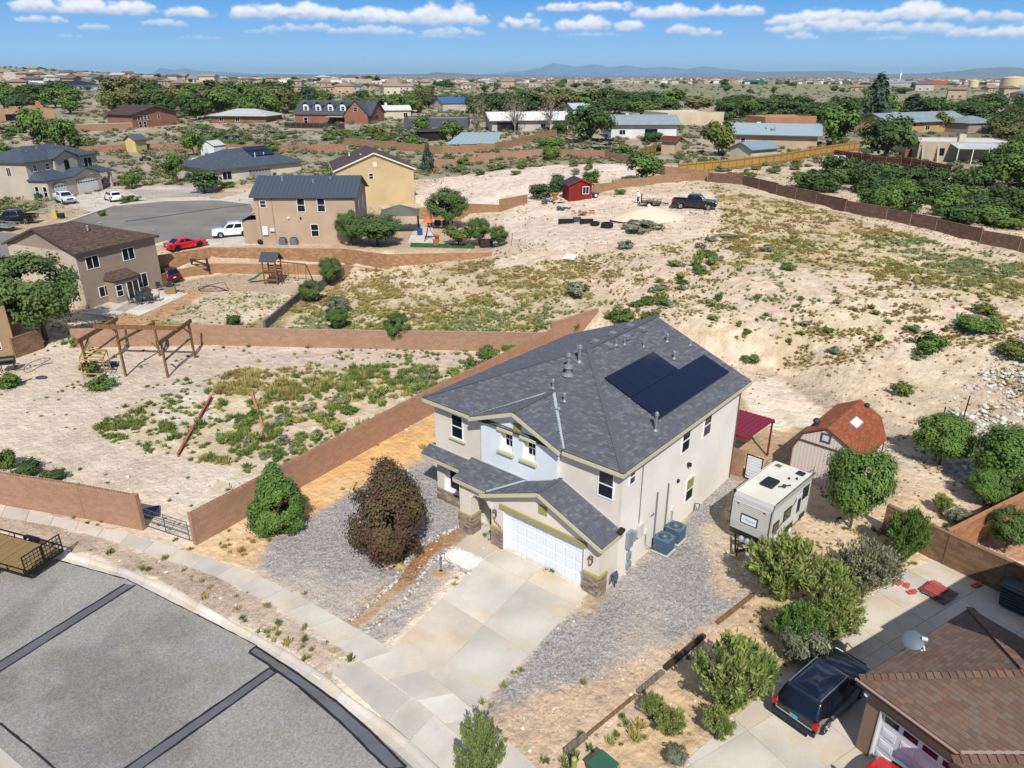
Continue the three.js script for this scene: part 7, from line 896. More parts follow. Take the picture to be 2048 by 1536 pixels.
// the older houses farther off: [name, label, left, right, depth, wall height, options]
const far = [
  ['adobe_house', 'flat-roofed adobe house with a dark porch at the left edge, behind the green tree', [0, 244], [112, 240], 14, 3.6, { roof: 'flat', wall: '#b08e6c', rc: '#a98a6a', wins: [['F', 2, 0.3, 5, 2.2, { frame: DARK }]] }],
  ['brick_house', 'brick house with brown roof and a row of white-framed windows, upper left', [268, 258], [356, 248], 12, 4.6, { ridge: 'v', pitch: 0.25, wall: '#8f624e', rc: '#4c3a34', over: 0.9, wins: [['F', 2, 2.6, 1.1, 1.4], ['F', 3.3, 2.6, 1.1, 1.4], ['F', 4.6, 2.6, 1.1, 1.4], ['F', 5.9, 2.6, 1.1, 1.4], ['F', 10, 2.6, 1, 1.4], ['F', 2.2, 0.2, 1.2, 1.9], ['F', 4, 0.2, 1.2, 1.9]] }],
  ['brick_house', 'low brick house with a pale white hip roof among trees, left of the dormered house', [424, 247], [532, 246], 13, 2.6, { roof: 'hip', pitch: 0.28, wall: '#8a6250', rc: '#bfc3c4', metal: 0, over: 1, wins: [['F', 3, 0.8, 1.5, 1.2, SL], ['F', 9, 0.8, 1.5, 1.2, SL]] }],
  ['grey_flat_house', 'dark grey flat-roofed house below the blue-roofed one', [808, 262], [936, 258], 12, 3.2, { roof: 'flat', wall: '#57555c', rc: '#9a98a0', wins: [['F', 3, 1, 1.2, 1.2], ['F', 11.5, 0.7, 2.0, 1.6, SL], ['F', 18, 1.2, 0.9, 1.1], ['F', 19.6, 1.2, 0.9, 1.1]] }],
  ['white_roofed_house', 'long low house with a white gable roof behind the bare trees', [984, 264], [1136, 258], 12, 3.0, { roof: 'gable', pitch: 0.3, wall: '#b9b4ae', rc: '#e4e3e0', over: 0.9, wins: [['F', 1.5, 0.2, 6, 2.3, { frame: DARK, glass: mat('#241c22', 0.6) }], ['F', 14, 0.9, 1.6, 1.2, SL]] }],
  ['white_house', 'white house with worn pale-blue shingle roof right of the big round tree', [1222, 277], [1352, 276], 10, 3.3, { roof: 'gable', pitch: 0.36, wall: '#d7d7d6', rc: '#92a3a8', over: 0.9, fascia: '#4b4650', wins: [['F', 8.5, 0.3, 3.2, 1.9, { frame: DARK }], ['F', 2, 0.9, 1.6, 1.2, SL]] }],
  ['ranch_house', 'ranch house with pale blue-grey metal roof and a dark porch behind the yellow fence', [1460, 293], [1632, 300], 11, 3.0, { roof: 'gable', pitch: 0.34, wall: '#b9a48c', rc: '#aab9bd', over: 0.9, metal: 1, wins: [['F', 2.2, 0.9, 1, 1.3], ['F', 12.4, 0.1, 6.6, 2.4, { frame: DARK, glass: mat('#15131a', 0.6) }]] }],
  ['ranch_house', 'tan ranch house with grey-blue roof above the white flat-roofed house', [1776, 270], [1930, 262], 11, 3.0, { roof: 'gable', pitch: 0.36, wall: '#b9976a', rc: '#8d9ea5', over: 0.8, fascia: '#54463e', wins: [['F', 5, 0.2, 4, 2.2, { frame: DARK, glass: mat('#15131a', 0.6) }], ['F', 15, 0.8, 1.8, 1.2, SL]] }],
  ['grey_roofed_house', 'small house with grey roof at the right, beyond the tan ranch house', [1934, 268], [1990, 266], 9, 2.8, { roof: 'hip', pitch: 0.34, wall: '#9c8c7c', rc: '#87959d' }],
  ['flat_roofed_house', 'white-topped flat-roofed house with a metal porch roof at the right', [1832, 322], [2036, 326], 12, 3.6, { roof: 'flat', wall: '#b09f8e', rc: '#dcdcda', parapet: 0.2, wins: [['F', 3.6, 1.2, 1.3, 1.4, { cross: true, slide: true, frame: DARK }]] }],
  ['flat_roofed_house', 'sprawling cream flat-roofed house behind the white house', [1334, 252], [1446, 250], 16, 3.4, { roof: 'flat', wall: '#c9b79c', rc: '#d8d2c6' }],
  ['blue_roofed_barn', 'long building with a bright blue roof left of the dense trees', [886, 222], [950, 220], 12, 3, { roof: 'gable', pitch: 0.34, wall: '#b7b0a8', rc: '#4d6f9a', metal: 1 }],
  ['white_roofed_house', 'white-roofed tan house in front of the red shed roof', [756, 238], [822, 236], 10, 2.8, { roof: 'gable', pitch: 0.28, wall: '#c9bda2', rc: '#dfdfdc', wins: [['F', 9, 0.4, 1.5, 1.6, SL]] }],
  ['red_barn', 'small bright red building among trees left of the blue roof', [752, 215], [772, 214], 6, 3, { roof: 'flat', wall: '#8f2a20', rc: '#7c2a22' }],
  ['pale_roofed_house', 'pale-blue-roofed house peeping between the dark trees', [1146, 234], [1186, 233], 9, 2.6, { roof: 'gable', wall: '#bcb6ad', rc: '#b5c6ca' }],
  ['long_brick_house', 'long low pinkish house shaded by trees behind the ranch roof', [1528, 258], [1630, 256], 10, 3, { roof: 'flat', wall: '#a8795c', rc: '#bfa68e' }],
  ['navy_roofed_house', 'white house with dark navy roof on the left hillside', [134, 182], [200, 180], 13, 3.2, { roof: 'hip', pitch: 0.3, wall: '#d9d7d2', rc: '#1d2434', wins: [['F', 4, 0.8, 1.6, 1.4], ['F', 9, 0.8, 1.6, 1.4], ['F', 15, 0.8, 1.6, 1.4]] }],
  ['long_shed', 'long grey-roofed building at the foot of the white mast', [1778, 172], [1838, 172], 18, 4, { roof: 'gable', pitch: 0.24, wall: '#a6a29c', rc: '#8f9aa6' }],
  ['orange_building', 'broad terracotta-coloured building right of the white mast', [1836, 168], [1898, 168], 20, 6, { roof: 'flat', wall: '#a35f3c', rc: '#a4694a' }],
  ['green_barn', 'green metal barn standing alone in the pale field', [1484, 166], [1516, 167], 12, 4, { roof: 'gable', wall: '#2f6a52', rc: '#3f7d64', metal: 1 }],
];
for (const [n, l, a, b, d, h, o] of far) {
  const P = G(...a), Q = G(...b); const t = building(n, l, 'house', P, Q, d, h, { ...o, wins: (o.wins ?? []).filter((w) => w[1] + w[3] < Math.hypot(Q.x - P.x, Q.z - P.z)) }), W = t.W;
  if (n === 'ranch_house' || n === 'white_house' || n === 'white_roofed_house') { const q = new MB(); q.rbox(W * 0.3, h + 1.9, -d * 0.6, 0.9, 0.9, 0.9, 0.05); q.build('roof_cooler', mat('#c6c9ca', 0.5), t); }
  if (n === 'flat_roofed_house' && h > 3.5) { const m = new MB(); m.quad(V3(W * 0.3, 2.9, 4), V3(W * 0.78, 2.9, 4), V3(W * 0.74, 3.5, 0), V3(W * 0.3, 3.5, 0)); m.quad(V3(W * 0.3, 3.4, 0), V3(W * 0.74, 3.4, 0), V3(W * 0.78, 2.8, 4), V3(W * 0.3, 2.8, 4)); m.quad(V3(W * 0.3, 2.8, 4), V3(W * 0.78, 2.8, 4), V3(W * 0.78, 2.9, 4), V3(W * 0.3, 2.9, 4)); m.build('porch_roof', mat('#c4cdd0', 0.4, { metal: 0.3 }), t); for (const u of [0.31, 0.45, 0.6, 0.77]) { const p = new MB(); p.box(W * u, 1.4, 3.9, 0.12, 2.8, 0.12); p.build('porch_post', WHITE, t); } const k = new MB(); k.box(W * 0.42, 4.3, -1, 1.2, 1.8, 0.9); k.build('chimney', stucco('#c9bba8'), t); for (const u of [0.05, 0.2, 0.83, 0.95]) { const q = new MB(); q.geo(extr([[0, 0], [1.3, 0], [0, 3.4]], [], 0.4), new THREE.Matrix4().makeRotationY(-Math.PI / 2).setPosition(W * u, 0, 0)); q.build('buttress', stucco('#b09f8e'), t); } }
  if (n === 'adobe_house') { const q = new MB(); q.box(W * 0.55, h + 0.6, -6, W * 0.5, 1.2, 6); q.build('upper_block', stucco('#ab8a69'), t); const k = new MB(); k.box(W * 0.83, h + 1.3, -8, 1.5, 2.4, 1.4); k.build('chimney', stucco('#b58448'), t); }
}
{ // brick house with dormers
  const P = G(592, 249), Q = G(742, 247), b = building('dormer_house', 'red brick house with grey roof and four white dormers', 'house', P, Q, 12, 3.4, { pitch: 0.62, wall: '#8f604e', rc: '#4a525b', over: 0.5, wins: [['F', 3, 0.2, 1.4, 2.1]] }), W = b.W, k = W / 25;
  for (let i = 0; i < 4; i++) { const u = (3.4 + i * 4.1) * k, m = new MB(); m.box(u, 5.2, -2.4, 1.9, 2.2, 2.6); m.build('dormer_wall', mat('#d9d7d2', 0.6), b); const r = new MB(); r.quad(V3(u - 1.5, 5.9, -0.7), V3(u, 7.1, -0.7), V3(u, 7.1, -5), V3(u - 1.5, 5.9, -4)); r.quad(V3(u, 7.1, -0.7), V3(u + 1.5, 5.9, -0.7), V3(u + 1.5, 5.9, -4), V3(u, 7.1, -5)); r.build('dormer_roof', mat('#3f464f', 0.8), b); windowAt(b, V3(u - 0.55, 4.5, -1.08), V3(1, 0, 0), V3(0, 0, 1), 1.1, 1.2, {}); }
  const g = new MB(); g.geo(extr([[0, -0.5], [8, -0.5], [8, 3.4], [4, 7.4], [0, 3.4]], [], 5), M4(W - 8.2, 0, -3)); g.build('gable_wing', stucco('#92614e'), b); const r = new MB(); for (const s of [-1, 1]) r.quad(V3(W - 4.2 + s * 4.6, 3.0, 2.4), V3(W - 4.2, 7.75, 2.4), V3(W - 4.2, 7.75, -6), V3(W - 4.2 + s * 4.6, 3.0, -6)); r.build('wing_roof', sheetMat('#4a525b'), b); windowAt(b, V3(W - 4.9, 4.3, 2), V3(1, 0, 0), V3(0, 0, 1), 1.4, 1.4, {}); const p = new MB(); p.box(W - 11.4, 2.7, 1.5, 6, 0.15, 3); p.build('porch_roof', mat('#b7ab94', 0.7), b); const q = new MB(); q.box(W - 11.4, 1.2, 0.05, 5, 2.2, 0.1); q.build('porch_opening', DARK, b);
}
// sheds
building('red_shed', 'small red timber shed with grey gable roof on the dirt lot', 'shed', G(1137, 403), G(1183, 397), 3.4, 2.4, { ridge: 'v', pitch: 0.42, wall: '#7d2018', rc: '#3a3f49', fascia: '#7d2018', over: 0.25, wins: [['F', 2.1, 1.0, 1.0, 1.1, SL]] });
building('shed', 'pale garden shed with light blue-grey roof inside the yellow fence', 'shed', G(1458, 322), G(1500, 328), 7.5, 2.6, { ridge: 'v', pitch: 0.42, wall: '#c8bda6', rc: '#8fa6ae', metal: 1 });
building('shed', 'small tan shed with dark red roof beside the round yellow-green tree', 'shed', G(1322, 306), G(1348, 308), 4, 2.6, { pitch: 0.35, wall: '#c2ac8a', rc: '#6f2f2a', over: 0.5, wins: [['F', 2.2, 0.2, 0.8, 1.8]] });
building('shed', 'cream playhouse-like shed with grey roof behind the blue-grey-roofed house', 'shed', G(254, 304), G(274, 305), 4, 3.0, { ridge: 'v', pitch: 0.7, wall: '#cdb77e', rc: '#5b666c' });
building('shed', 'white arched storage shed behind the hip-roofed house', 'shed', G(403, 311), G(430, 312), 4, 2.4, { ridge: 'v', pitch: 0.5, wall: '#d9dce0', rc: '#c9ced4', over: 0.1, wins: [['F', 1.0, 0.1, 1.6, 1.7, { frame: WHITE, glass: mat('#bfc6cc', 0.5) }]] });
building('lean_to', 'open dark timber lean-to below the grey flat-roofed house', 'shed', G(842, 284), G(892, 280), 4.5, 2.8, { roof: 'gable', pitch: 0.1, wall: '#231b1a', rc: '#3a2b28', over: 0.6 });
{ const o = thing('carport', 'slanting pale metal carport roof in front of the bare trees', 'carport', G(950, 293), 0.1), m = new MB(); m.quad(V3(-7, 0.8, 2), V3(5, 0.8, 2), V3(7, 2.9, -5), V3(-3, 2.9, -5)); m.quad(V3(-3, 2.8, -5), V3(7, 2.8, -5), V3(5, 0.7, 2), V3(-7, 0.7, 2)); m.quad(V3(-7, 0.7, 2), V3(5, 0.7, 2), V3(5, 0.8, 2), V3(-7, 0.8, 2)); m.build('roof_sheet', mat('#9fb0b6', 0.45, { metal: 0.3 }), o); for (const [x, z, h] of [[5, 1.5, 0.9], [6.5, -4.5, 2.8], [-2.5, -4.5, 2.8]]) { const p = new MB(); p.box(x, h / 2, z, 0.15, h, 0.15); p.build('post', GALV, o); } for (let i = 1; i < 9; i++) { const r = new MB(), t = i / 9; r.bar(V3(lerp(-7, 5, t), 0.83, 2), V3(lerp(-3, 7, t), 2.93, -5), 0.08, 0.05); r.build('seam', mat('#8c9da4', 0.45), o); } }
// ---------------------------------------------------------------- fences, posts, yard things beyond
function fence(label, pts, h, { board = '#cfa95e', rail = '#8a602c', step = 2.4, name = 'wooden_fence' } = {}) {
  const o = thing(name, label, 'fence', V3(pts[0].x, 0, pts[0].z)), B = mat(board, 0.85, { map: 'wood', mm: 1 }), Rl = mat(rail, 0.85);
  for (let i = 0; i < pts.length - 1; i++) { const a = pts[i], b = pts[i + 1], n = Math.max(1, Math.round(a.distanceTo(b) / step)); for (let k = 0; k < n; k++) { const p = a.clone().lerp(b, k / n).sub(o.position), q = a.clone().lerp(b, (k + 1) / n).sub(o.position), m = new MB(), up = (v, y) => v.clone().add(V3(0, y, 0)), nb = 8; for (let j = 0; j < nb; j++) { const s = p.clone().lerp(q, j / nb), e = p.clone().lerp(q, (j + 0.93) / nb), hh = h + rr(-0.03, 0.03); m.bar(up(s, 0.1 + hh / 2), up(e, 0.1 + hh / 2), 0.03, hh); } m.build('panel', B, o); const r = new MB(); for (const y of [0.4, h - 0.2]) r.bar(up(p, y).add(V3(0, 0, 0.05)), up(q, y).add(V3(0, 0, 0.05)), 0.08, 0.14); r.build('rail', Rl, o); const t = new MB(); t.bar(up(p, 0).add(V3(0, 0, 0.06)), up(p, h + 0.1).add(V3(0, 0, 0.06)), 0.18); t.build('post', Rl, o); } }
}
const gp = (l) => l.map(([x, y]) => G(x, y));
fence('new yellow wooden fence with rails running past the pale garden shed', gp([[1356, 350], [1440, 342], [1560, 327], [1640, 312], [1718, 300]]), 1.8);
fence('dark red-brown plank fence in front of the flat-roofed house', gp([[1666, 316], [1740, 326], [1800, 332], [1860, 342], [1900, 350]]), 1.5, { board: '#5e3527', rail: '#6d4231' });
fence('dark timber fence below the dormered brick house', gp([[570, 256], [640, 258], [690, 259]]), 1.6, { board: '#3f342d', rail: '#54463b' });
fence('short yellow fence beside the small red-roofed shed', gp([[1278, 314], [1318, 302]]), 1.5, { board: '#a98a4a', rail: '#8a6a34' });
fence('orange plank gate at the left of the flat-roofed house', gp([[1808, 318], [1828, 318]]), 1.8, { board: '#b0713a', rail: '#8a5a34' });
fence('white fence in the lot left of the brick house', gp([[220, 256], [268, 252]]), 1.4, { board: '#c9ccd2', rail: '#b9bcc2' });
for (const [x, y, h, l] of [[1886, 320, 1.8, 'first grey post of the line in front of the metal porch'], [1910, 327, 1.8, 'second grey post of the line in front of the metal porch'], [1935, 331, 1.8, 'third grey post of the line in front of the metal porch'], [1876, 872, 2.2, 'black stake leaning over the edge of the rocky slope, lower one'], [1926, 838, 1.8, 'thin post at the top of the rocky slope'], [1978, 1020, 2.2, 'weathered post standing by the orange block wall'], [1022, 492, 1.6, 'lone thin stake in the dirt beside the beige house yard']]) { const o = thing('post', l, 'post', G(x, y)), m = new MB(); m.tube(V3(0, -0.1, 0), V3(rr(-0.1, 0.2), h, 0), 0.05, 0.04, 6); m.build('shaft', y > 800 ? BLACK : WOOD_GREY, o); }
{ // black silt fabric sagging by the stakes
  const a = G(1868, 900), b = G(1900, 850), o = thing('silt_fence', 'black fabric silt fence sagging beside the stakes on the rocky slope', 'fence', a), g = new THREE.PlaneGeometry(1, 1, 16, 6), A = g.attributes.position, d = b.clone().sub(a); for (let i = 0; i < A.count; i++) { const u = A.getX(i) + 0.5, v = A.getY(i) + 0.5, n = fbm(u * 5, v * 3, 3); A.setXYZ(i, d.x * u + n * 0.3, d.y * u + v * (0.8 + 0.3 * Math.sin(u * 9)) , d.z * u + n * 0.4 + (1 - v) * 0.35); } g.computeVertexNormals(); part('fabric', g, mat('#15161a', 0.9), o); }
{ // play set
  const o = thing('play_set', 'timber play set with green slide, roofed tower and swings in the dirt yard', 'play set', G(548, 566), -0.15), P = (x, y, z) => V3(x, y, z), m = new MB(); for (const x of [-0.8, 0.8]) for (const z of [-0.7, 0.7]) m.bar(P(x, 0, z), P(x, 2.9, z), 0.12); m.build('tower_post', WOOD, o); const d = new MB(); d.box(0, 1.3, 0, 1.7, 0.08, 1.5); d.box(0, 0.5, 0.2, 1.5, 0.06, 1.2); for (const z of [-0.72, 0.72]) for (const y of [1.6, 1.9]) d.box(0, y, z, 1.6, 0.14, 0.04); d.build('platform', WOOD, o); const r = new MB(); r.quad(P(-1.1, 2.7, 1), P(1.1, 2.7, 1), P(1.1, 3.7, 0), P(-1.1, 3.7, 0)); r.quad(P(1.1, 2.7, -1), P(-1.1, 2.7, -1), P(-1.1, 3.7, 0), P(1.1, 3.7, 0)); r.build('tower_roof', mat('#3e4246', 0.8), o);
  const s = new MB(), c = [P(-0.9, 1.35, 0.2), P(-1.6, 0.95, 0.2), P(-2.3, 0.45, 0.2), P(-3.0, 0.2, 0.2)]; for (let i = 0; i < 3; i++) { s.bar(c[i], c[i + 1], 0.55, 0.05); for (const z of [-0.28, 0.28]) s.bar(c[i].clone().add(P(0, 0.08, z)), c[i + 1].clone().add(P(0, 0.08, z)), 0.05, 0.18); } s.build('slide', mat('#14684f', 0.5), o);
  const w = new MB(); w.bar(P(0.8, 2.6, 0), P(4.2, 2.4, 0), 0.14); w.bar(P(4.2, 2.4, 0), P(4.5, 0, 1.1), 0.1); w.bar(P(4.2, 2.4, 0), P(4.5, 0, -1.1), 0.1); w.build('swing_beam', WOOD, o); for (const x of [1.8, 3.0]) { const q = new MB(); q.tube(P(x - 0.2, 2.5, 0), P(x - 0.2, 0.5, 0.1), 0.015); q.tube(P(x + 0.2, 2.5, 0), P(x + 0.2, 0.5, 0.1), 0.015); q.box(x, 0.48, 0.1, 0.46, 0.04, 0.2); q.build('swing', BLACK, o); } const l = new MB(); l.bar(P(0.85, 1.3, 0.5), P(1.3, 0, 0.5), 0.07); l.bar(P(0.85, 1.3, -0.1), P(1.3, 0, -0.1), 0.07); for (let i = 1; i < 5; i++) l.bar(P(0.85 + i * 0.09, 1.3 - i * 0.26, 0.5), P(0.85 + i * 0.09, 1.3 - i * 0.26, -0.1), 0.05); l.build('ladder', WOOD_DARK, o); }
{ // patio furniture
  const c = G(290, 606), o = thing('patio_table', 'dark metal table on the concrete patio of the brown-roofed house', 'table', V3(c.x, 0.44, c.z), 0.4), m = new MB(); m.rbox(0, 0.73, 0, 1.9, 0.04, 1.1, 0.02); m.build('top', mat('#2c323c', 0.4), o); for (const x of [-0.8, 0.8]) for (const z of [-0.4, 0.4]) { const l = new MB(); l.tube(V3(x, 0, z), V3(x, 0.72, z), 0.025); l.build('leg', BLACK, o); }
  const ch = (l, x, z, a, p0) => { const p = p0 ?? o.localToWorld(V3(x, 0, z)), t = thing('patio_chair', l, 'chair', p, a, 'dark metal chairs round the patio table'), s = new MB(); s.rbox(0, 0.43, 0, 0.5, 0.04, 0.5, 0.02); s.build('seat', mat('#2a2f38', 0.5), t); const b = new MB(); b.rbox(0, 0.75, -0.24, 0.5, 0.5, 0.03, 0.02, 0, -0.15); b.build('backrest', mat('#2a2f38', 0.5), t); for (const i of [-0.22, 0.22]) for (const j of [-0.22, 0.22]) { const q = new MB(); q.tube(V3(i, 0, j), V3(i, 0.43, j), 0.018); q.build('leg', BLACK, t); } const r = new MB(); for (const i of [-0.25, 0.25]) { r.bar(V3(i, 0.62, -0.22), V3(i, 0.62, 0.22), 0.04); r.bar(V3(i, 0.43, 0.2), V3(i, 0.62, 0.2), 0.03); } r.build('armrest', BLACK, t); };
  o.updateMatrixWorld(true); ch('dark metal chair at the left end of the patio table', -1.3, 0, Math.PI / 2 + 0.4); ch('dark metal chair at the right end of the patio table', 1.3, 0.1, -Math.PI / 2 + 0.5); ch('dark metal chair on the wall side of the patio table, left', -0.45, -0.85, 0.4); ch('dark metal chair on the wall side of the patio table, right', 0.45, -0.85, 0.3); ch('dark metal chair on the near side of the patio table, left', -0.45, 0.85, Math.PI + 0.4); ch('dark metal chair on the near side of the patio table, right', 0.45, 0.85, Math.PI + 0.5); const q = G(320, 583); ch('dark metal chair standing beside the barbecue grill', 0, 0, 0.8, V3(q.x, 0.44, q.z));
  const g = G(343, 588), k = thing('gas_grill', 'barbecue grill with dark hood and tan cabinet on the patio', 'grill', V3(g.x, 0.44, g.z), 0.3), cb = new MB(); cb.rbox(0, 0.45, 0, 1.0, 0.9, 0.7, 0.03); cb.build('cabinet', mat('#8a7552', 0.7), k); const hd = new MB(); hd.geo(new THREE.CylinderGeometry(0.36, 0.36, 0.95, 14, 1, false, 0, Math.PI), M4(0, 0.92, 0, Math.PI / 2, 0, Math.PI / 2)); hd.rbox(0, 1.05, 0, 0.95, 0.3, 0.6, 0.1); hd.build('hood', mat('#2d3136', 0.35), k); const sh = new MB(); sh.rbox(-0.8, 0.88, 0, 0.5, 0.05, 0.55, 0.02); sh.rbox(0.8, 0.88, 0, 0.5, 0.05, 0.55, 0.02); sh.build('side_shelf', mat('#3a3e44', 0.5), k);
  const e = G(428, 580), n = thing('garden_trellis', 'fallen wire frame with black netting lying on the dirt yard', 'frame', e, -0.2), f = new MB(); f.tube(V3(-2, 0.2, 0), V3(1.2, 0.9, -0.4), 0.03); f.tube(V3(1.2, 0.9, -0.4), V3(2.0, 0.1, 0.2), 0.03); f.tube(V3(-2, 0.2, 0), V3(-1.2, 0.05, 0.9), 0.03); f.tube(V3(-1.2, 0.05, 0.9), V3(2, 0.1, 0.2), 0.03); f.build('frame', BLACK, n); const nt = new MB(); nt.wire([V3(-1.6, 0.1, 0.6), V3(-0.4, 0.5, 0.2), V3(0.8, 0.3, 0), V3(1.8, 0.1, 0.2)], 0.06); nt.build('netting', BLACK, n); const y = G(402, 562), z = thing('yard_rack', 'brown timber rack standing at the foot of the retaining wall', 'rack', G(402, 543), 0.1), zz = new MB(); for (const x of [-0.9, 0.9]) zz.box(x, 0.8, 0, 0.2, 1.6, 0.3); for (const q of [0.3, 0.9, 1.5]) zz.box(0, q, 0, 1.8, 0.06, 0.25); zz.build('frame', WOOD_DARK, z); }
{ // yard of the beige house
  const p = (x, y) => { const q = plane(x, y, 3.25); return q; }, gz = thing('gazebo', 'grey-green canopy gazebo at the right corner of the beige house', 'gazebo', p(802, 462), 0.1), r = new MB(), a = 2.6; for (let i = 0; i < 4; i++) { const s = [[-1, -1], [1, -1], [1, 1], [-1, 1]], b = s[i], c = s[(i + 1) % 4]; r.tri(V3(c[0] * a, 2.5, c[1] * a), V3(b[0] * a, 2.5, b[1] * a), V3(0, 3.6, 0)); r.tri(V3(b[0] * a, 2.47, b[1] * a), V3(c[0] * a, 2.47, c[1] * a), V3(0, 3.57, 0)); } r.build('canopy', mat('#5d6052', 0.8), gz); for (const x of [-1, 1]) for (const z of [-1, 1]) { const q = new MB(); q.box(x * 2.4, 1.25, z * 2.4, 0.14, 2.5, 0.14); q.build('post', mat('#2e2824', 0.7), gz); }
  const sw = thing('garden_swing', 'garden swing bench with striped canopy under the tree', 'swing', p(884, 452), 0), f = new MB(); for (const x of [-1.5, 1.5]) { f.box(x, 1.5, 0, 0.12, 3, 0.12); } f.box(0, 3, 0, 3.2, 0.12, 0.12); f.build('frame', mat('#3d434c', 0.6), sw); const c = new MB(); c.rbox(0, 2.1, 0.2, 2.6, 0.06, 1.4, 0.02, 0, 0.25); c.build('canopy', mat('#8d7468', 0.8), sw); const bn = new MB(); bn.rbox(-0.6, 0.5, 0.2, 0.9, 0.8, 0.6, 0.2); bn.rbox(0.6, 0.5, 0.2, 0.9, 0.8, 0.6, 0.2); bn.build('seat', BLACK, sw);
  const tr = thing('tripod_toy', 'orange canopy on a dark tripod stand beside the artificial lawn', 'play stand', p(858, 481), 0), l = new MB(); for (let i = 0; i < 3; i++) { const t = i * 2.1; l.bar(V3(Math.cos(t) * 1.0, 0, Math.sin(t) * 0.8), V3(0, 1.9, 0), 0.06); } l.tube(V3(0, 1.8, 0), V3(0, 2.6, 0), 0.05); l.build('tripod', BLACK, tr); const oc = new MB(); oc.geo(new THREE.ConeGeometry(0.7, 0.8, 8), M4(0, 2.8, 0)); oc.build('canopy', mat('#c9682f', 0.7), tr);
  const items = [['toy', 'blue plastic toy bin beside the orange canopy', 840, 470, '#1d3a86', 0.7, 0.8], ['toy', 'red ball-like toy on the beige house patio', 874, 478, '#b02a20', 0.5, 0.5], ['planter', 'tan planter box at the edge of the artificial lawn', 872, 491, '#8a6a44', 0.7, 0.7], ['storage_box', 'dark brown storage box at the right end of the artificial lawn', 972, 493, '#33221f', 1.6, 0.8]];
  for (const [n, lb, x, y, col, w, h] of items) { const q = p(x, y), t = thing(n, lb, n.replace('_', ' '), q, 0.2), m = new MB(); if (n === 'toy' && h < 0.6) m.geo(new THREE.SphereGeometry(0.3, 14, 10), M4(0, 0.3, 0)); else m.rbox(0, h / 2, 0, w, h, w * 0.7, 0.08); m.build('body', mat(col, 0.6), t); if (h > 0.6) { const e = new MB(); e.rbox(0, h + 0.03, 0, w + 0.06, 0.07, w * 0.7 + 0.06, 0.03); e.build('rim', mat(col, 0.5), t); } } }
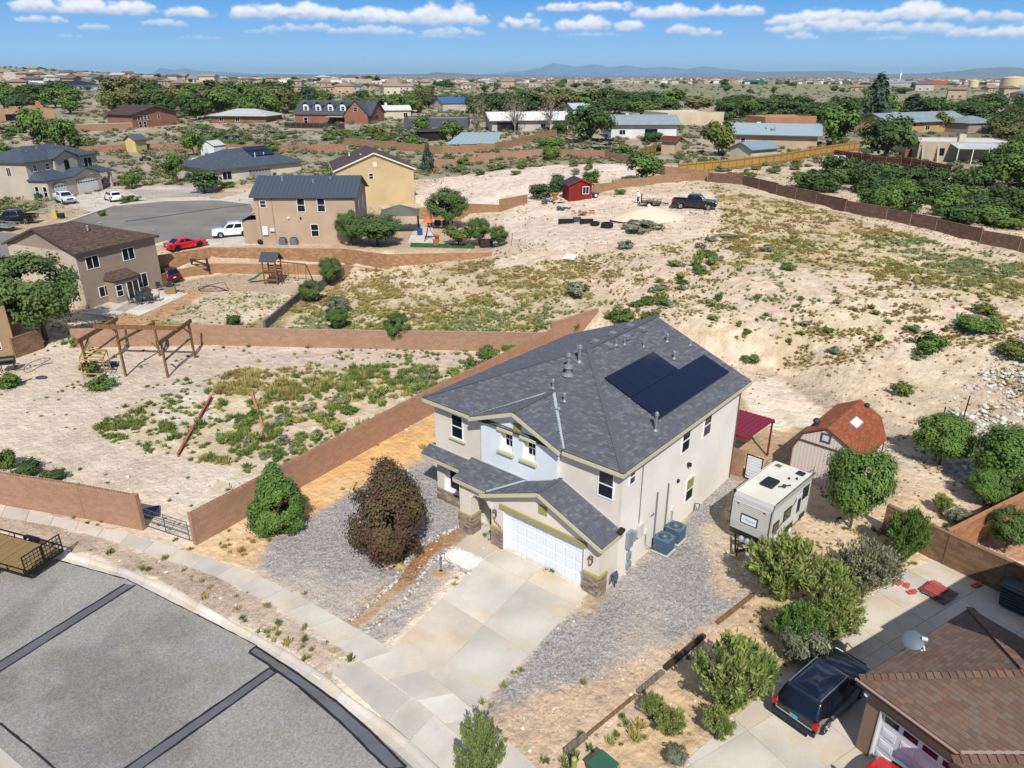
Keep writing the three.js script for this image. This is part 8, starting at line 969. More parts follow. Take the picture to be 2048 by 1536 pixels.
{ // things on the dirt lot
  const ty = (l, x, y, r, lean) => { const o = thing('tyre', l, 'tyre', G(x, y), rr(-0.4, 0.4)), t = part('tyre_tread', WHEELG(r, r * 0.7), RUBBER, o); if (lean) { t.position.y = r; t.rotation.y = 0.6; } else { t.rotation.x = Math.PI / 2; t.position.y = r * 0.35; } };
  ty('large black tyre at the right end of the tyre row', 1214, 454, 0.78, false); ty('open black tyre leaning, second from the right end of the row', 1190, 450, 0.6, false);
  for (const [l, x, y, w] of [['long black trough at the left end of the tyre row', 1132, 446, 2.0], ['black trough in the middle of the tyre row', 1173, 446, 1.7], ['short grey trough between the two black ones', 1154, 442, 1.0]]) { const o = thing('trough', l, 'trough', G(x, y), 0.05), m = new MB(); m.box(0, 0.05, 0, w, 0.1, 0.6); m.rbox(0, 0.25, 0.32, w, 0.5, 0.08, 0.03); m.rbox(0, 0.25, -0.32, w, 0.5, 0.08, 0.03); m.rbox(w / 2 - 0.04, 0.25, 0, 0.08, 0.5, 0.6, 0.03); m.rbox(-w / 2 + 0.04, 0.25, 0, 0.08, 0.5, 0.6, 0.03); m.build('shell', l.includes('grey') ? mat('#3e4650', 0.7) : RUBBER, o); }
  const pile = (name, label, x, y, n, sp, cols, s) => { const o = thing(name, label, name.replace(/_/g, ' '), G(x, y)); for (let i = 0; i < n; i++) { const m = new MB(); m.rbox(rr(-sp, sp), rr(0.05, 0.35), rr(-sp, sp) * 0.7, rr(0.2, s), rr(0.06, 0.2), rr(0.1, 0.5), 0.02, rr(0, 3), rr(-0.4, 0.4)); m.build('piece', mat(pick(cols), 0.8), o); } };
  pile('brick_pile', 'scattered heap of reddish bricks near the tyre row', 1166, 428, 26, 1.7, ['#8d5040', '#9c6250', '#7a4436', '#b08a78'], 0.6); pile('scrap_heap', 'scrap heap of dark pipes and metal beside the red shed', 1104, 404, 18, 1.6, ['#2b3038', '#4a525c', '#8d8f92'], 1.4); pile('scrap_heap', 'grey timber and metal scrap in front of the brick heap', 1128, 419, 10, 1.0, ['#3d434c', '#55504a'], 1.2);
  { const o = thing('planter', 'terracotta-coloured urn standing beside the red shed', 'urn', G(1110, 400)), m = new MB(); m.geo(new THREE.LatheGeometry([[0.3, 0], [0.35, 0.1], [0.25, 0.5], [0.55, 0.95], [0.6, 1.0], [0.5, 1.0], [0.2, 0.5]].map(([x, y]) => new THREE.Vector2(x, y)), 16)); m.build('bowl', mat('#a8703e', 0.8), o); }
  { const o = thing('barrow', 'small black-wheeled cart beside the red shed', 'cart', G(1190, 395), 0.3); wheel(o, 0, 0.35, 0.3, 0.35, 0.15, WHITE); wheel(o, 0, 0.35, -0.3, 0.35, 0.15, WHITE); const m = new MB(); m.rbox(0, 0.55, 0, 1.1, 0.25, 0.5, 0.05); m.build('body', mat('#4a2a22', 0.6), o); }
  { const q = G(1140, 518), o = thing('plywood_sheet', 'white rectangular panel lying on the scrub slope', 'board', V3(q.x, q.y + 0.25, q.z), -0.35), m = new MB(); m.rbox(0, 0, 0, 1.35, 0.06, 1.5, 0.02, 0, 0.15); m.build('board', mat('#dfe3e6', 0.6), o); }
  { const q = G(1300, 436), g = new THREE.SphereGeometry(1, 40, 16, 0, 6.3, 0, 1.57), A = g.attributes.position; for (let i = 0; i < A.count; i++) { const x = A.getX(i), z = A.getZ(i), r = Math.hypot(x, z); A.setXYZ(i, x * 5.2, 1.9 * Math.pow(1 - Math.min(1, r), 0.9) * (1 + 0.2 * fbm(x * 3, z * 3, 3)) - 0.15, z * 2.8); } g.computeVertexNormals(); const m = part('dirt_mound', g, mat('#d2bfa6', 0.97, { bump: 0.05, bumpMap: 'lumps', bm: 2 }), scene); m.position.copy(q); tag(m, 'pale dirt mound beside the small utility trailer', 'mound'); }
  { // person beside the trailer
    const q = G(1276, 407), o = thing('person', 'person in a white shirt, dark trousers and pale hat walking behind the small trailer', 'person', q, 2.4), mc = new MarchingCubes(44, mat('#ffffff', 0.9), false, false, 60000), J = { hip: [0, 0.95, 0], chest: [0.06, 1.35, 0], neck: [0.1, 1.52, 0], head: [0.13, 1.66, 0], lk: [0.22, 0.5, 0.1], lf: [0.12, 0.05, 0.1], lt: [0.28, 0.04, 0.1], rk: [-0.08, 0.5, -0.1], rf: [-0.36, 0.1, -0.1], rt: [-0.24, 0.03, -0.1], ls: [0.06, 1.42, 0.2], le: [-0.08, 1.14, 0.26], lh: [0.1, 0.95, 0.28], rs: [0.06, 1.42, -0.2], re: [0.2, 1.15, -0.26], rh: [0.38, 1.08, -0.2] };
    const bones = [['hip', 'chest', 0.15, 0.17], ['chest', 'neck', 0.13, 0.06], ['neck', 'head', 0.07, 0.1], ['hip', 'lk', 0.1, 0.07], ['lk', 'lf', 0.07, 0.045], ['lf', 'lt', 0.05, 0.04], ['hip', 'rk', 0.1, 0.07], ['rk', 'rf', 0.07, 0.045], ['rf', 'rt', 0.05, 0.04], ['chest', 'ls', 0.1, 0.07], ['ls', 'le', 0.06, 0.05], ['le', 'lh', 0.045, 0.04], ['chest', 'rs', 0.1, 0.07], ['rs', 're', 0.06, 0.05], ['re', 'rh', 0.045, 0.04]], S = 44, P = V3();
    for (let k = 0; k < S; k++) for (let j = 0; j < S; j++) for (let i = 0; i < S; i++) { P.set((i / S * 2 - 1) * 0.95, (j / S * 2 - 1) * 0.95 + 0.88, (k / S * 2 - 1) * 0.95); let acc = 0; for (const [a, b, r0, r1] of bones) { const A = V3(...J[a]), B = V3(...J[b]), d = B.clone().sub(A), t = clamp(P.clone().sub(A).dot(d) / d.lengthSq()); acc += Math.exp(-28 * (P.distanceTo(A.addScaledVector(d, t)) - lerp(r0, r1, t))); } mc.field[i + j * S + k * S * S] = Math.log(acc + 1e-9) / 28; }
    mc.isolation = 0; mc.update(); const n = mc.count, pos = mc.positionArray.slice(0, n * 3), nor = mc.normalArray.slice(0, n * 3), col = []; for (let i = 0; i < n; i++) { pos[i * 3] *= 0.95; pos[i * 3 + 1] = pos[i * 3 + 1] * 0.95 + 0.88; pos[i * 3 + 2] *= 0.95; const y = pos[i * 3 + 1], arm = Math.abs(pos[i * 3 + 2]) > 0.22 && y < 1.1; col.push(...(y > 1.53 || arm ? [0.42, 0.24, 0.16] : y > 0.98 ? [0.78, 0.78, 0.77] : y > 0.09 ? [0.03, 0.035, 0.06] : [0.05, 0.04, 0.03])); }
    const g = new THREE.BufferGeometry(); g.setAttribute('position', new THREE.Float32BufferAttribute(pos, 3)); g.setAttribute('normal', new THREE.Float32BufferAttribute(nor, 3)); g.setAttribute('color', new THREE.Float32BufferAttribute(col, 3)); part('body', g, mat('#fefefe', 0.9, { vc: true }), o); const h = new MB(); h.geo(new THREE.CylinderGeometry(0.2, 0.21, 0.02, 16), M4(0.13, 1.75, 0)); h.geo(new THREE.SphereGeometry(0.115, 12, 8, 0, 6.3, 0, 1.6), M4(0.13, 1.75, 0)); h.build('hat', mat('#d8d2c2', 0.8), o); }
}
{ // bins, meter pole, RV and carts by the left houses
  const b = (l, x, y, c) => { const t = thing('wheelie_bin', l, 'bin', G(x, y), 0.6), m = new MB(); m.rbox(0, 0.5, 0, 0.6, 1.0, 0.7, 0.06); m.build('body', mat(c, 0.6), t); const k = new MB(); k.rbox(0, 1.04, 0, 0.66, 0.1, 0.78, 0.04); k.build('lid', mat(c, 0.5), t); }; b('green wheelie bin at the garage side of the blue-grey-roofed house', 74, 400, '#1c5a2e'); b('dark wheelie bin beside the green one at the house side', 82, 401, '#1c2a22');
  { const t = thing('utility_pedestal', 'tan utility pedestal by the court kerb', 'pedestal', G(112, 437)), m = new MB(); m.rbox(0, 0.65, 0, 0.7, 1.3, 0.6, 0.05); m.build('cabinet', mat('#b9a863', 0.7), t); const k = new MB(); k.rbox(0.9, 0.45, 0, 0.8, 0.7, 0.6, 0.08); k.build('meter_box', DARK, t); }
  { const t = thing('motorhome', 'white camper trailer with grey cover beside the hip-roofed house', 'camper', G(400, 345), -0.35), m = new MB(); m.geo(extr([[0, 0.6], [5.6, 0.6], [6, 1.2], [6, 2.5], [5.5, 3.0], [0.6, 3.0], [-0.4, 2.2], [-0.3, 1.0]], [], 2.4), M4(-1, 0, -1.2)); m.build('body', mat('#d9dbdd', 0.5), t); for (const z of [1.15, -1.15]) wheel(t, 2.4, 0.38, z, 0.38, 0.22); const w = new MB(); w.rbox(1, 2.0, 1.22, 1.2, 0.7, 0.05, 0.03); w.rbox(3.4, 2.0, 1.22, 1, 0.7, 0.05, 0.03); w.build('window', GLASS, t); const a = new MB(); a.rbox(2.5, 3.12, 0, 1, 0.24, 0.8, 0.08); a.build('roof_air_conditioner', mat('#e6e6e4', 0.5), t); }
  { const t = thing('quad_bike', 'small black off-road buggy on the dirt behind the blue-grey-roofed house', 'buggy', G(291, 322), 0.3); for (const x of [-0.9, 0.9]) for (const z of [-0.6, 0.6]) wheel(t, x, 0.33, z, 0.33, 0.25, DARK); const m = new MB(); m.rbox(0, 0.6, 0, 2.2, 0.35, 0.9, 0.12); m.rbox(-0.2, 0.95, 0, 0.8, 0.4, 0.9, 0.12); m.build('body', BLACK, t); const c = new MB(); for (const x of [-0.6, 0.4]) for (const z of [-0.45, 0.45]) c.tube(V3(x, 0.8, z), V3(x * 0.8, 1.7, z * 0.9), 0.03); c.box(-0.1, 1.7, 0, 1.0, 0.05, 0.9); c.build('roll_cage', BLACK, t); }
  { const c = car('pickup_truck', 'dark pickup truck parked on the scrub hillside below the white-roofed brick house', 'pickup truck', { ...PICK, color: '#101216' }); put(c, G(440, 285), G(468, 285)); const k = car('pickup_truck', 'old white pickup truck among weeds beside the dark red fence', 'pickup truck', { ...PICK, color: '#d9dadb' }); put(k, G(1694, 335), G(1672, 330)); }
  { const t = thing('polytunnel', 'round-topped grey greenhouse behind the hip-roofed house', 'greenhouse', G(490, 316), 0.2), m = new MB(); m.geo(new THREE.CylinderGeometry(2.4, 2.4, 7, 18, 1, false, -Math.PI / 2, Math.PI), M4(0, 0, 0, 0, 0, Math.PI / 2)); m.build('cover', mat('#a9b4bd', 0.5), t); for (let i = 0; i < 5; i++) { const h = new MB(); h.geo(new THREE.TorusGeometry(2.43, 0.05, 5, 18, Math.PI), M4(-3.4 + i * 1.7, 0, 0, Math.PI / 2)); h.build('hoop', GALV, t); } }
  { const t = thing('play_set', 'small timber play set with green slide half hidden by the green tree, far left', 'play set', G(104, 291), 0.3), m = new MB(); for (const x of [-1, 1]) for (const z of [-0.8, 0.8]) m.box(x, 1.3, z, 0.14, 2.6, 0.14); m.box(0, 1.2, 0, 2.2, 0.1, 1.8); m.build('tower', WOOD_DARK, t); const r = new MB(); r.box(0, 2.8, 0, 2.6, 0.12, 2.2, 0, 0.3); r.build('roof', mat('#2c5a48', 0.8), t); const s = new MB(); s.bar(V3(-1, 1.2, 0), V3(-3.4, 0.2, 0.3), 0.6, 0.08); s.build('slide', mat('#14785a', 0.5), t); const b2 = new MB(); b2.bar(V3(1, 2.4, 0), V3(4.5, 2.2, 0), 0.12); b2.bar(V3(4.5, 2.2, 0), V3(5, 0, 1), 0.1); b2.bar(V3(4.5, 2.2, 0), V3(5, 0, -1), 0.1); b2.build('swing_beam', WOOD, t); }
}
// ---------------------------------------------------------------- plants
const LEAF = mat('#fdfdfd', 0.8, { vc: true, trans: 0.22, name: 'foliage' }), LEAF_FAR = mat('#fefefe', 0.9, { vc: true, name: 'far_foliage' }), BARK = mat('#5d4c3d', 0.95), BARK_PALE = mat('#9a8d7c', 0.95);
// a crown of leaf-sized faces gathered in clumps, one unit wide and one unit high
function crown(n, { shape = 'round', leaf = 0.05, cols, clumps = 26, spread = 0.13, quad = true, stems = 0 }) {
  const P = [], C = [], N = [], c = V3(), q = V3(), a = V3(), b = V3(), nr = V3(), tips = [];
  const rad = (t) => shape === 'cone' ? 0.5 * Math.pow(1 - t, 0.75) + 0.02 : shape === 'column' ? 0.5 * Math.sin(Math.PI * clamp(0.12 + t * 0.86)) : shape === 'dome' ? 0.5 * Math.sin(Math.PI * Math.pow(0.12 + t * 0.87, 0.62)) : shape === 'egg' ? 0.5 * Math.sin(Math.PI * Math.pow(0.04 + t * 0.95, 0.8)) : 0.5;
  for (let i = 0; i < clumps; i++) {
    if (shape === 'cone' || shape === 'column' || shape === 'egg' || shape === 'dome') { const t = (i + rnd()) / clumps, r = rad(t) * Math.sqrt(rr(0.2, 0.9)), f = rr(0, 6.283); c.set(Math.cos(f) * r, t * 0.92 + 0.04, Math.sin(f) * r); }
    else if (shape === 'broom') { const f = rr(0, 6.283), r = 0.42 * Math.sqrt(rnd()); c.set(Math.cos(f) * r, rr(0.55, 0.98) * (1 - r * 0.7), Math.sin(f) * r); }
    else { const f = rr(0, 6.283), y = rr(-1, 1), s = Math.sqrt(1 - y * y), k = Math.cbrt(rr(0.25, 1)) * 0.86; c.set(Math.cos(f) * s * 0.5 * k, (shape === 'bush' ? 0.42 : 0.58) + y * (shape === 'bush' ? 0.4 : 0.38) * k, Math.sin(f) * s * 0.5 * k); }
    tips.push(c.clone());
  }
  for (let i = 0; i < n; i++) {
    const k = i % clumps, t = tips[k], tone = cols[(k * 7 + ((rnd() * 1.7) | 0)) % cols.length], g = () => (rnd() + rnd() + rnd() - 1.5) * 1.15;
    if (shape === 'broom') { const u = Math.pow(rnd(), 0.6); q.copy(t).multiplyScalar(u).add(a.set(g(), g() * 0.6, g()).multiplyScalar(spread * 0.35)); q.x *= 0.6 + 0.4 * u; q.z *= 0.6 + 0.4 * u; nr.set(g(), 0.8, g()); }
    else { q.copy(t).add(a.set(g(), g() * 0.8, g()).multiplyScalar(spread)); nr.copy(q).sub(t).multiplyScalar(3).add(b.set(q.x * 1.2, (q.y - 0.45) * 1.2 + 0.25, q.z * 1.2)).add(b.set(g(), g(), g()).multiplyScalar(0.32)); }
    if (q.y < 0.0) q.y = rnd() * 0.1;
    nr.normalize(); a.set(g(), g(), g()).cross(nr).normalize(); if (shape === 'broom') a.copy(t).add(b.set(g(), g(), g()).multiplyScalar(0.55)).normalize(), nr.cross(a).normalize().cross(a).negate(), b.copy(a).cross(nr).normalize(); else b.copy(nr).cross(a);
    const s = leaf * rr(0.6, 1.25), w = s * (shape === 'broom' ? 0.3 : 0.62), v = rr(0.78, 1.22), col = tone.map((x) => x * v);
    const p = [q.clone().addScaledVector(a, s), q.clone().addScaledVector(b, w), q.clone().addScaledVector(a, -s), q.clone().addScaledVector(b, -w)];
    for (const j of quad ? [0, 1, 2, 0, 2, 3] : [0, 1, 3]) { P.push(p[j].x, p[j].y, p[j].z); C.push(...col); }
  }
  const G2 = new THREE.BufferGeometry(); G2.setAttribute('position', new THREE.Float32BufferAttribute(P, 3)); G2.setAttribute('color', new THREE.Float32BufferAttribute(C, 3)); G2.computeVertexNormals(); G2.tips = tips; return G2;
}
const limbs = (g, r, base = 0.0, k = 9) => { const m = new MB(), f = V3(0, 0.34, 0); m.tube(V3(0, -0.04, 0), f, r, r * 0.75, 7); g.tips.slice(0, k).forEach((t) => { const e = t.clone().multiplyScalar(0.9), s = f.clone().multiplyScalar(rr(0.3, 1)); m.tube(s, s.clone().lerp(e, 0.55).add(V3(0, 0.04, 0)), r * 0.55, r * 0.32, 5); m.tube(s.clone().lerp(e, 0.55).add(V3(0, 0.04, 0)), e, r * 0.32, r * 0.1, 5); }); return m.geometry(); };
const ELM = [[0.085, 0.15, 0.02], [0.065, 0.125, 0.018], [0.115, 0.185, 0.03], [0.08, 0.135, 0.024]], DEEP = [[0.038, 0.075, 0.014], [0.052, 0.094, 0.018], [0.028, 0.058, 0.012], [0.066, 0.11, 0.022]], AUT = [[0.13, 0.12, 0.028], [0.1, 0.115, 0.028], [0.16, 0.13, 0.034], [0.085, 0.1, 0.024]], RED = [[0.075, 0.034, 0.018], [0.12, 0.05, 0.022], [0.075, 0.07, 0.018], [0.15, 0.08, 0.03], [0.06, 0.062, 0.016], [0.09, 0.045, 0.02]], FIR = [[0.03, 0.055, 0.032], [0.04, 0.07, 0.042], [0.055, 0.085, 0.055]], YEL = [[0.12, 0.14, 0.022], [0.15, 0.16, 0.03], [0.09, 0.125, 0.02]], SAGE = [[0.18, 0.19, 0.11], [0.22, 0.225, 0.14], [0.13, 0.15, 0.075]], BROOM = [[0.21, 0.28, 0.045], [0.17, 0.235, 0.032], [0.27, 0.31, 0.07], [0.3, 0.29, 0.1]], GRN = [[0.09, 0.18, 0.018], [0.115, 0.215, 0.025], [0.07, 0.145, 0.015], [0.15, 0.24, 0.035]], PALEB = [[0.26, 0.25, 0.15], [0.16, 0.18, 0.07], [0.31, 0.29, 0.19], [0.19, 0.21, 0.08]], DRY = [[0.2, 0.16, 0.11], [0.15, 0.12, 0.085]];
const SPEC = {
  green: [26000, { shape: 'dome', leaf: 0.021, cols: GRN, clumps: 110, spread: 0.075 }, 0.03], red: [30000, { shape: 'egg', leaf: 0.017, cols: RED, clumps: 120, spread: 0.09 }, 0.025], locust: [24000, { shape: 'round', leaf: 0.021, cols: GRN, clumps: 64, spread: 0.1 }, 0.022], elm: [18000, { shape: 'round', leaf: 0.02, cols: ELM, clumps: 60, spread: 0.085 }, 0.03],
  broom: [17000, { shape: 'broom', leaf: 0.036, cols: BROOM, clumps: 60, spread: 0.16 }, 0.012], bright: [20000, { shape: 'broom', leaf: 0.034, cols: GRN, clumps: 80, spread: 0.16 }, 0.012], pale: [15000, { shape: 'broom', leaf: 0.034, cols: PALEB, clumps: 70, spread: 0.16 }, 0.012], sage: [5000, { shape: 'bush', leaf: 0.03, cols: SAGE, clumps: 40, spread: 0.1 }, 0.012], spiky: [9000, { shape: 'broom', leaf: 0.03, cols: [[0.16, 0.22, 0.045], [0.22, 0.27, 0.07]], clumps: 26, spread: 0.13 }, 0.014],
  bush: [1900, { shape: 'bush', leaf: 0.05, cols: ELM, clumps: 20, spread: 0.15 }, 0.02], dbush: [2200, { shape: 'bush', leaf: 0.05, cols: DEEP, clumps: 20, spread: 0.15 }, 0.02], scrub: [900, { shape: 'bush', leaf: 0.065, cols: SAGE, clumps: 20, spread: 0.13 }, 0.02], ybush: [900, { shape: 'bush', leaf: 0.06, cols: YEL, clumps: 20, spread: 0.12 }, 0.02], weed: [900, { shape: 'broom', leaf: 0.12, cols: BROOM, clumps: 30, spread: 0.2 }, 0.012],
  felm: [2000, { shape: 'round', leaf: 0.048, cols: ELM, clumps: 24, spread: 0.135 }, 0.03], fdark: [2100, { shape: 'round', leaf: 0.048, cols: DEEP, clumps: 22, spread: 0.14 }, 0.03], faut: [1900, { shape: 'round', leaf: 0.046, cols: AUT, clumps: 24, spread: 0.135 }, 0.03], fyel: [1600, { shape: 'round', leaf: 0.055, cols: YEL, clumps: 34, spread: 0.1 }, 0.028], fir: [1500, { shape: 'cone', leaf: 0.06, cols: FIR, clumps: 40, spread: 0.08 }, 0.025], bare: [260, { shape: 'round', leaf: 0.03, cols: DRY, clumps: 40, spread: 0.1 }, 0.016], tiny: [220, { shape: 'round', leaf: 0.13, cols: DEEP, clumps: 12, spread: 0.14, quad: false }, 0.03],
};
const GEOM = {};
function plant(kind, p, w, h, label, category = 'tree', group) {
  const [n, o, r] = SPEC[kind], v = (rnd() * 2) | 0; GEOM[kind] ??= []; if (!GEOM[kind][v]) { const c = crown(n, o); GEOM[kind][v] = [c, kind === 'tiny' ? null : limbs(c, r, 0, kind === 'bare' ? 40 : kind === 'spiky' ? 24 : 9)]; }
  const t = thing(category === 'tree' ? (kind === 'fir' ? 'conifer_tree' : kind === 'bare' ? 'bare_tree' : 'leafy_tree') : category.replace(/ /g, '_'), label, category, p, rr(0, 6.28), group); t.scale.set(w, h, w * rr(0.9, 1.1));
  if (GEOM[kind][v][1]) part(category === 'tree' ? 'trunk' : 'stems', GEOM[kind][v][1], kind === 'bare' ? BARK_PALE : BARK, t); part('crown', GEOM[kind][v][0], n > 4000 ? LEAF : LEAF_FAR, t); return t;
}
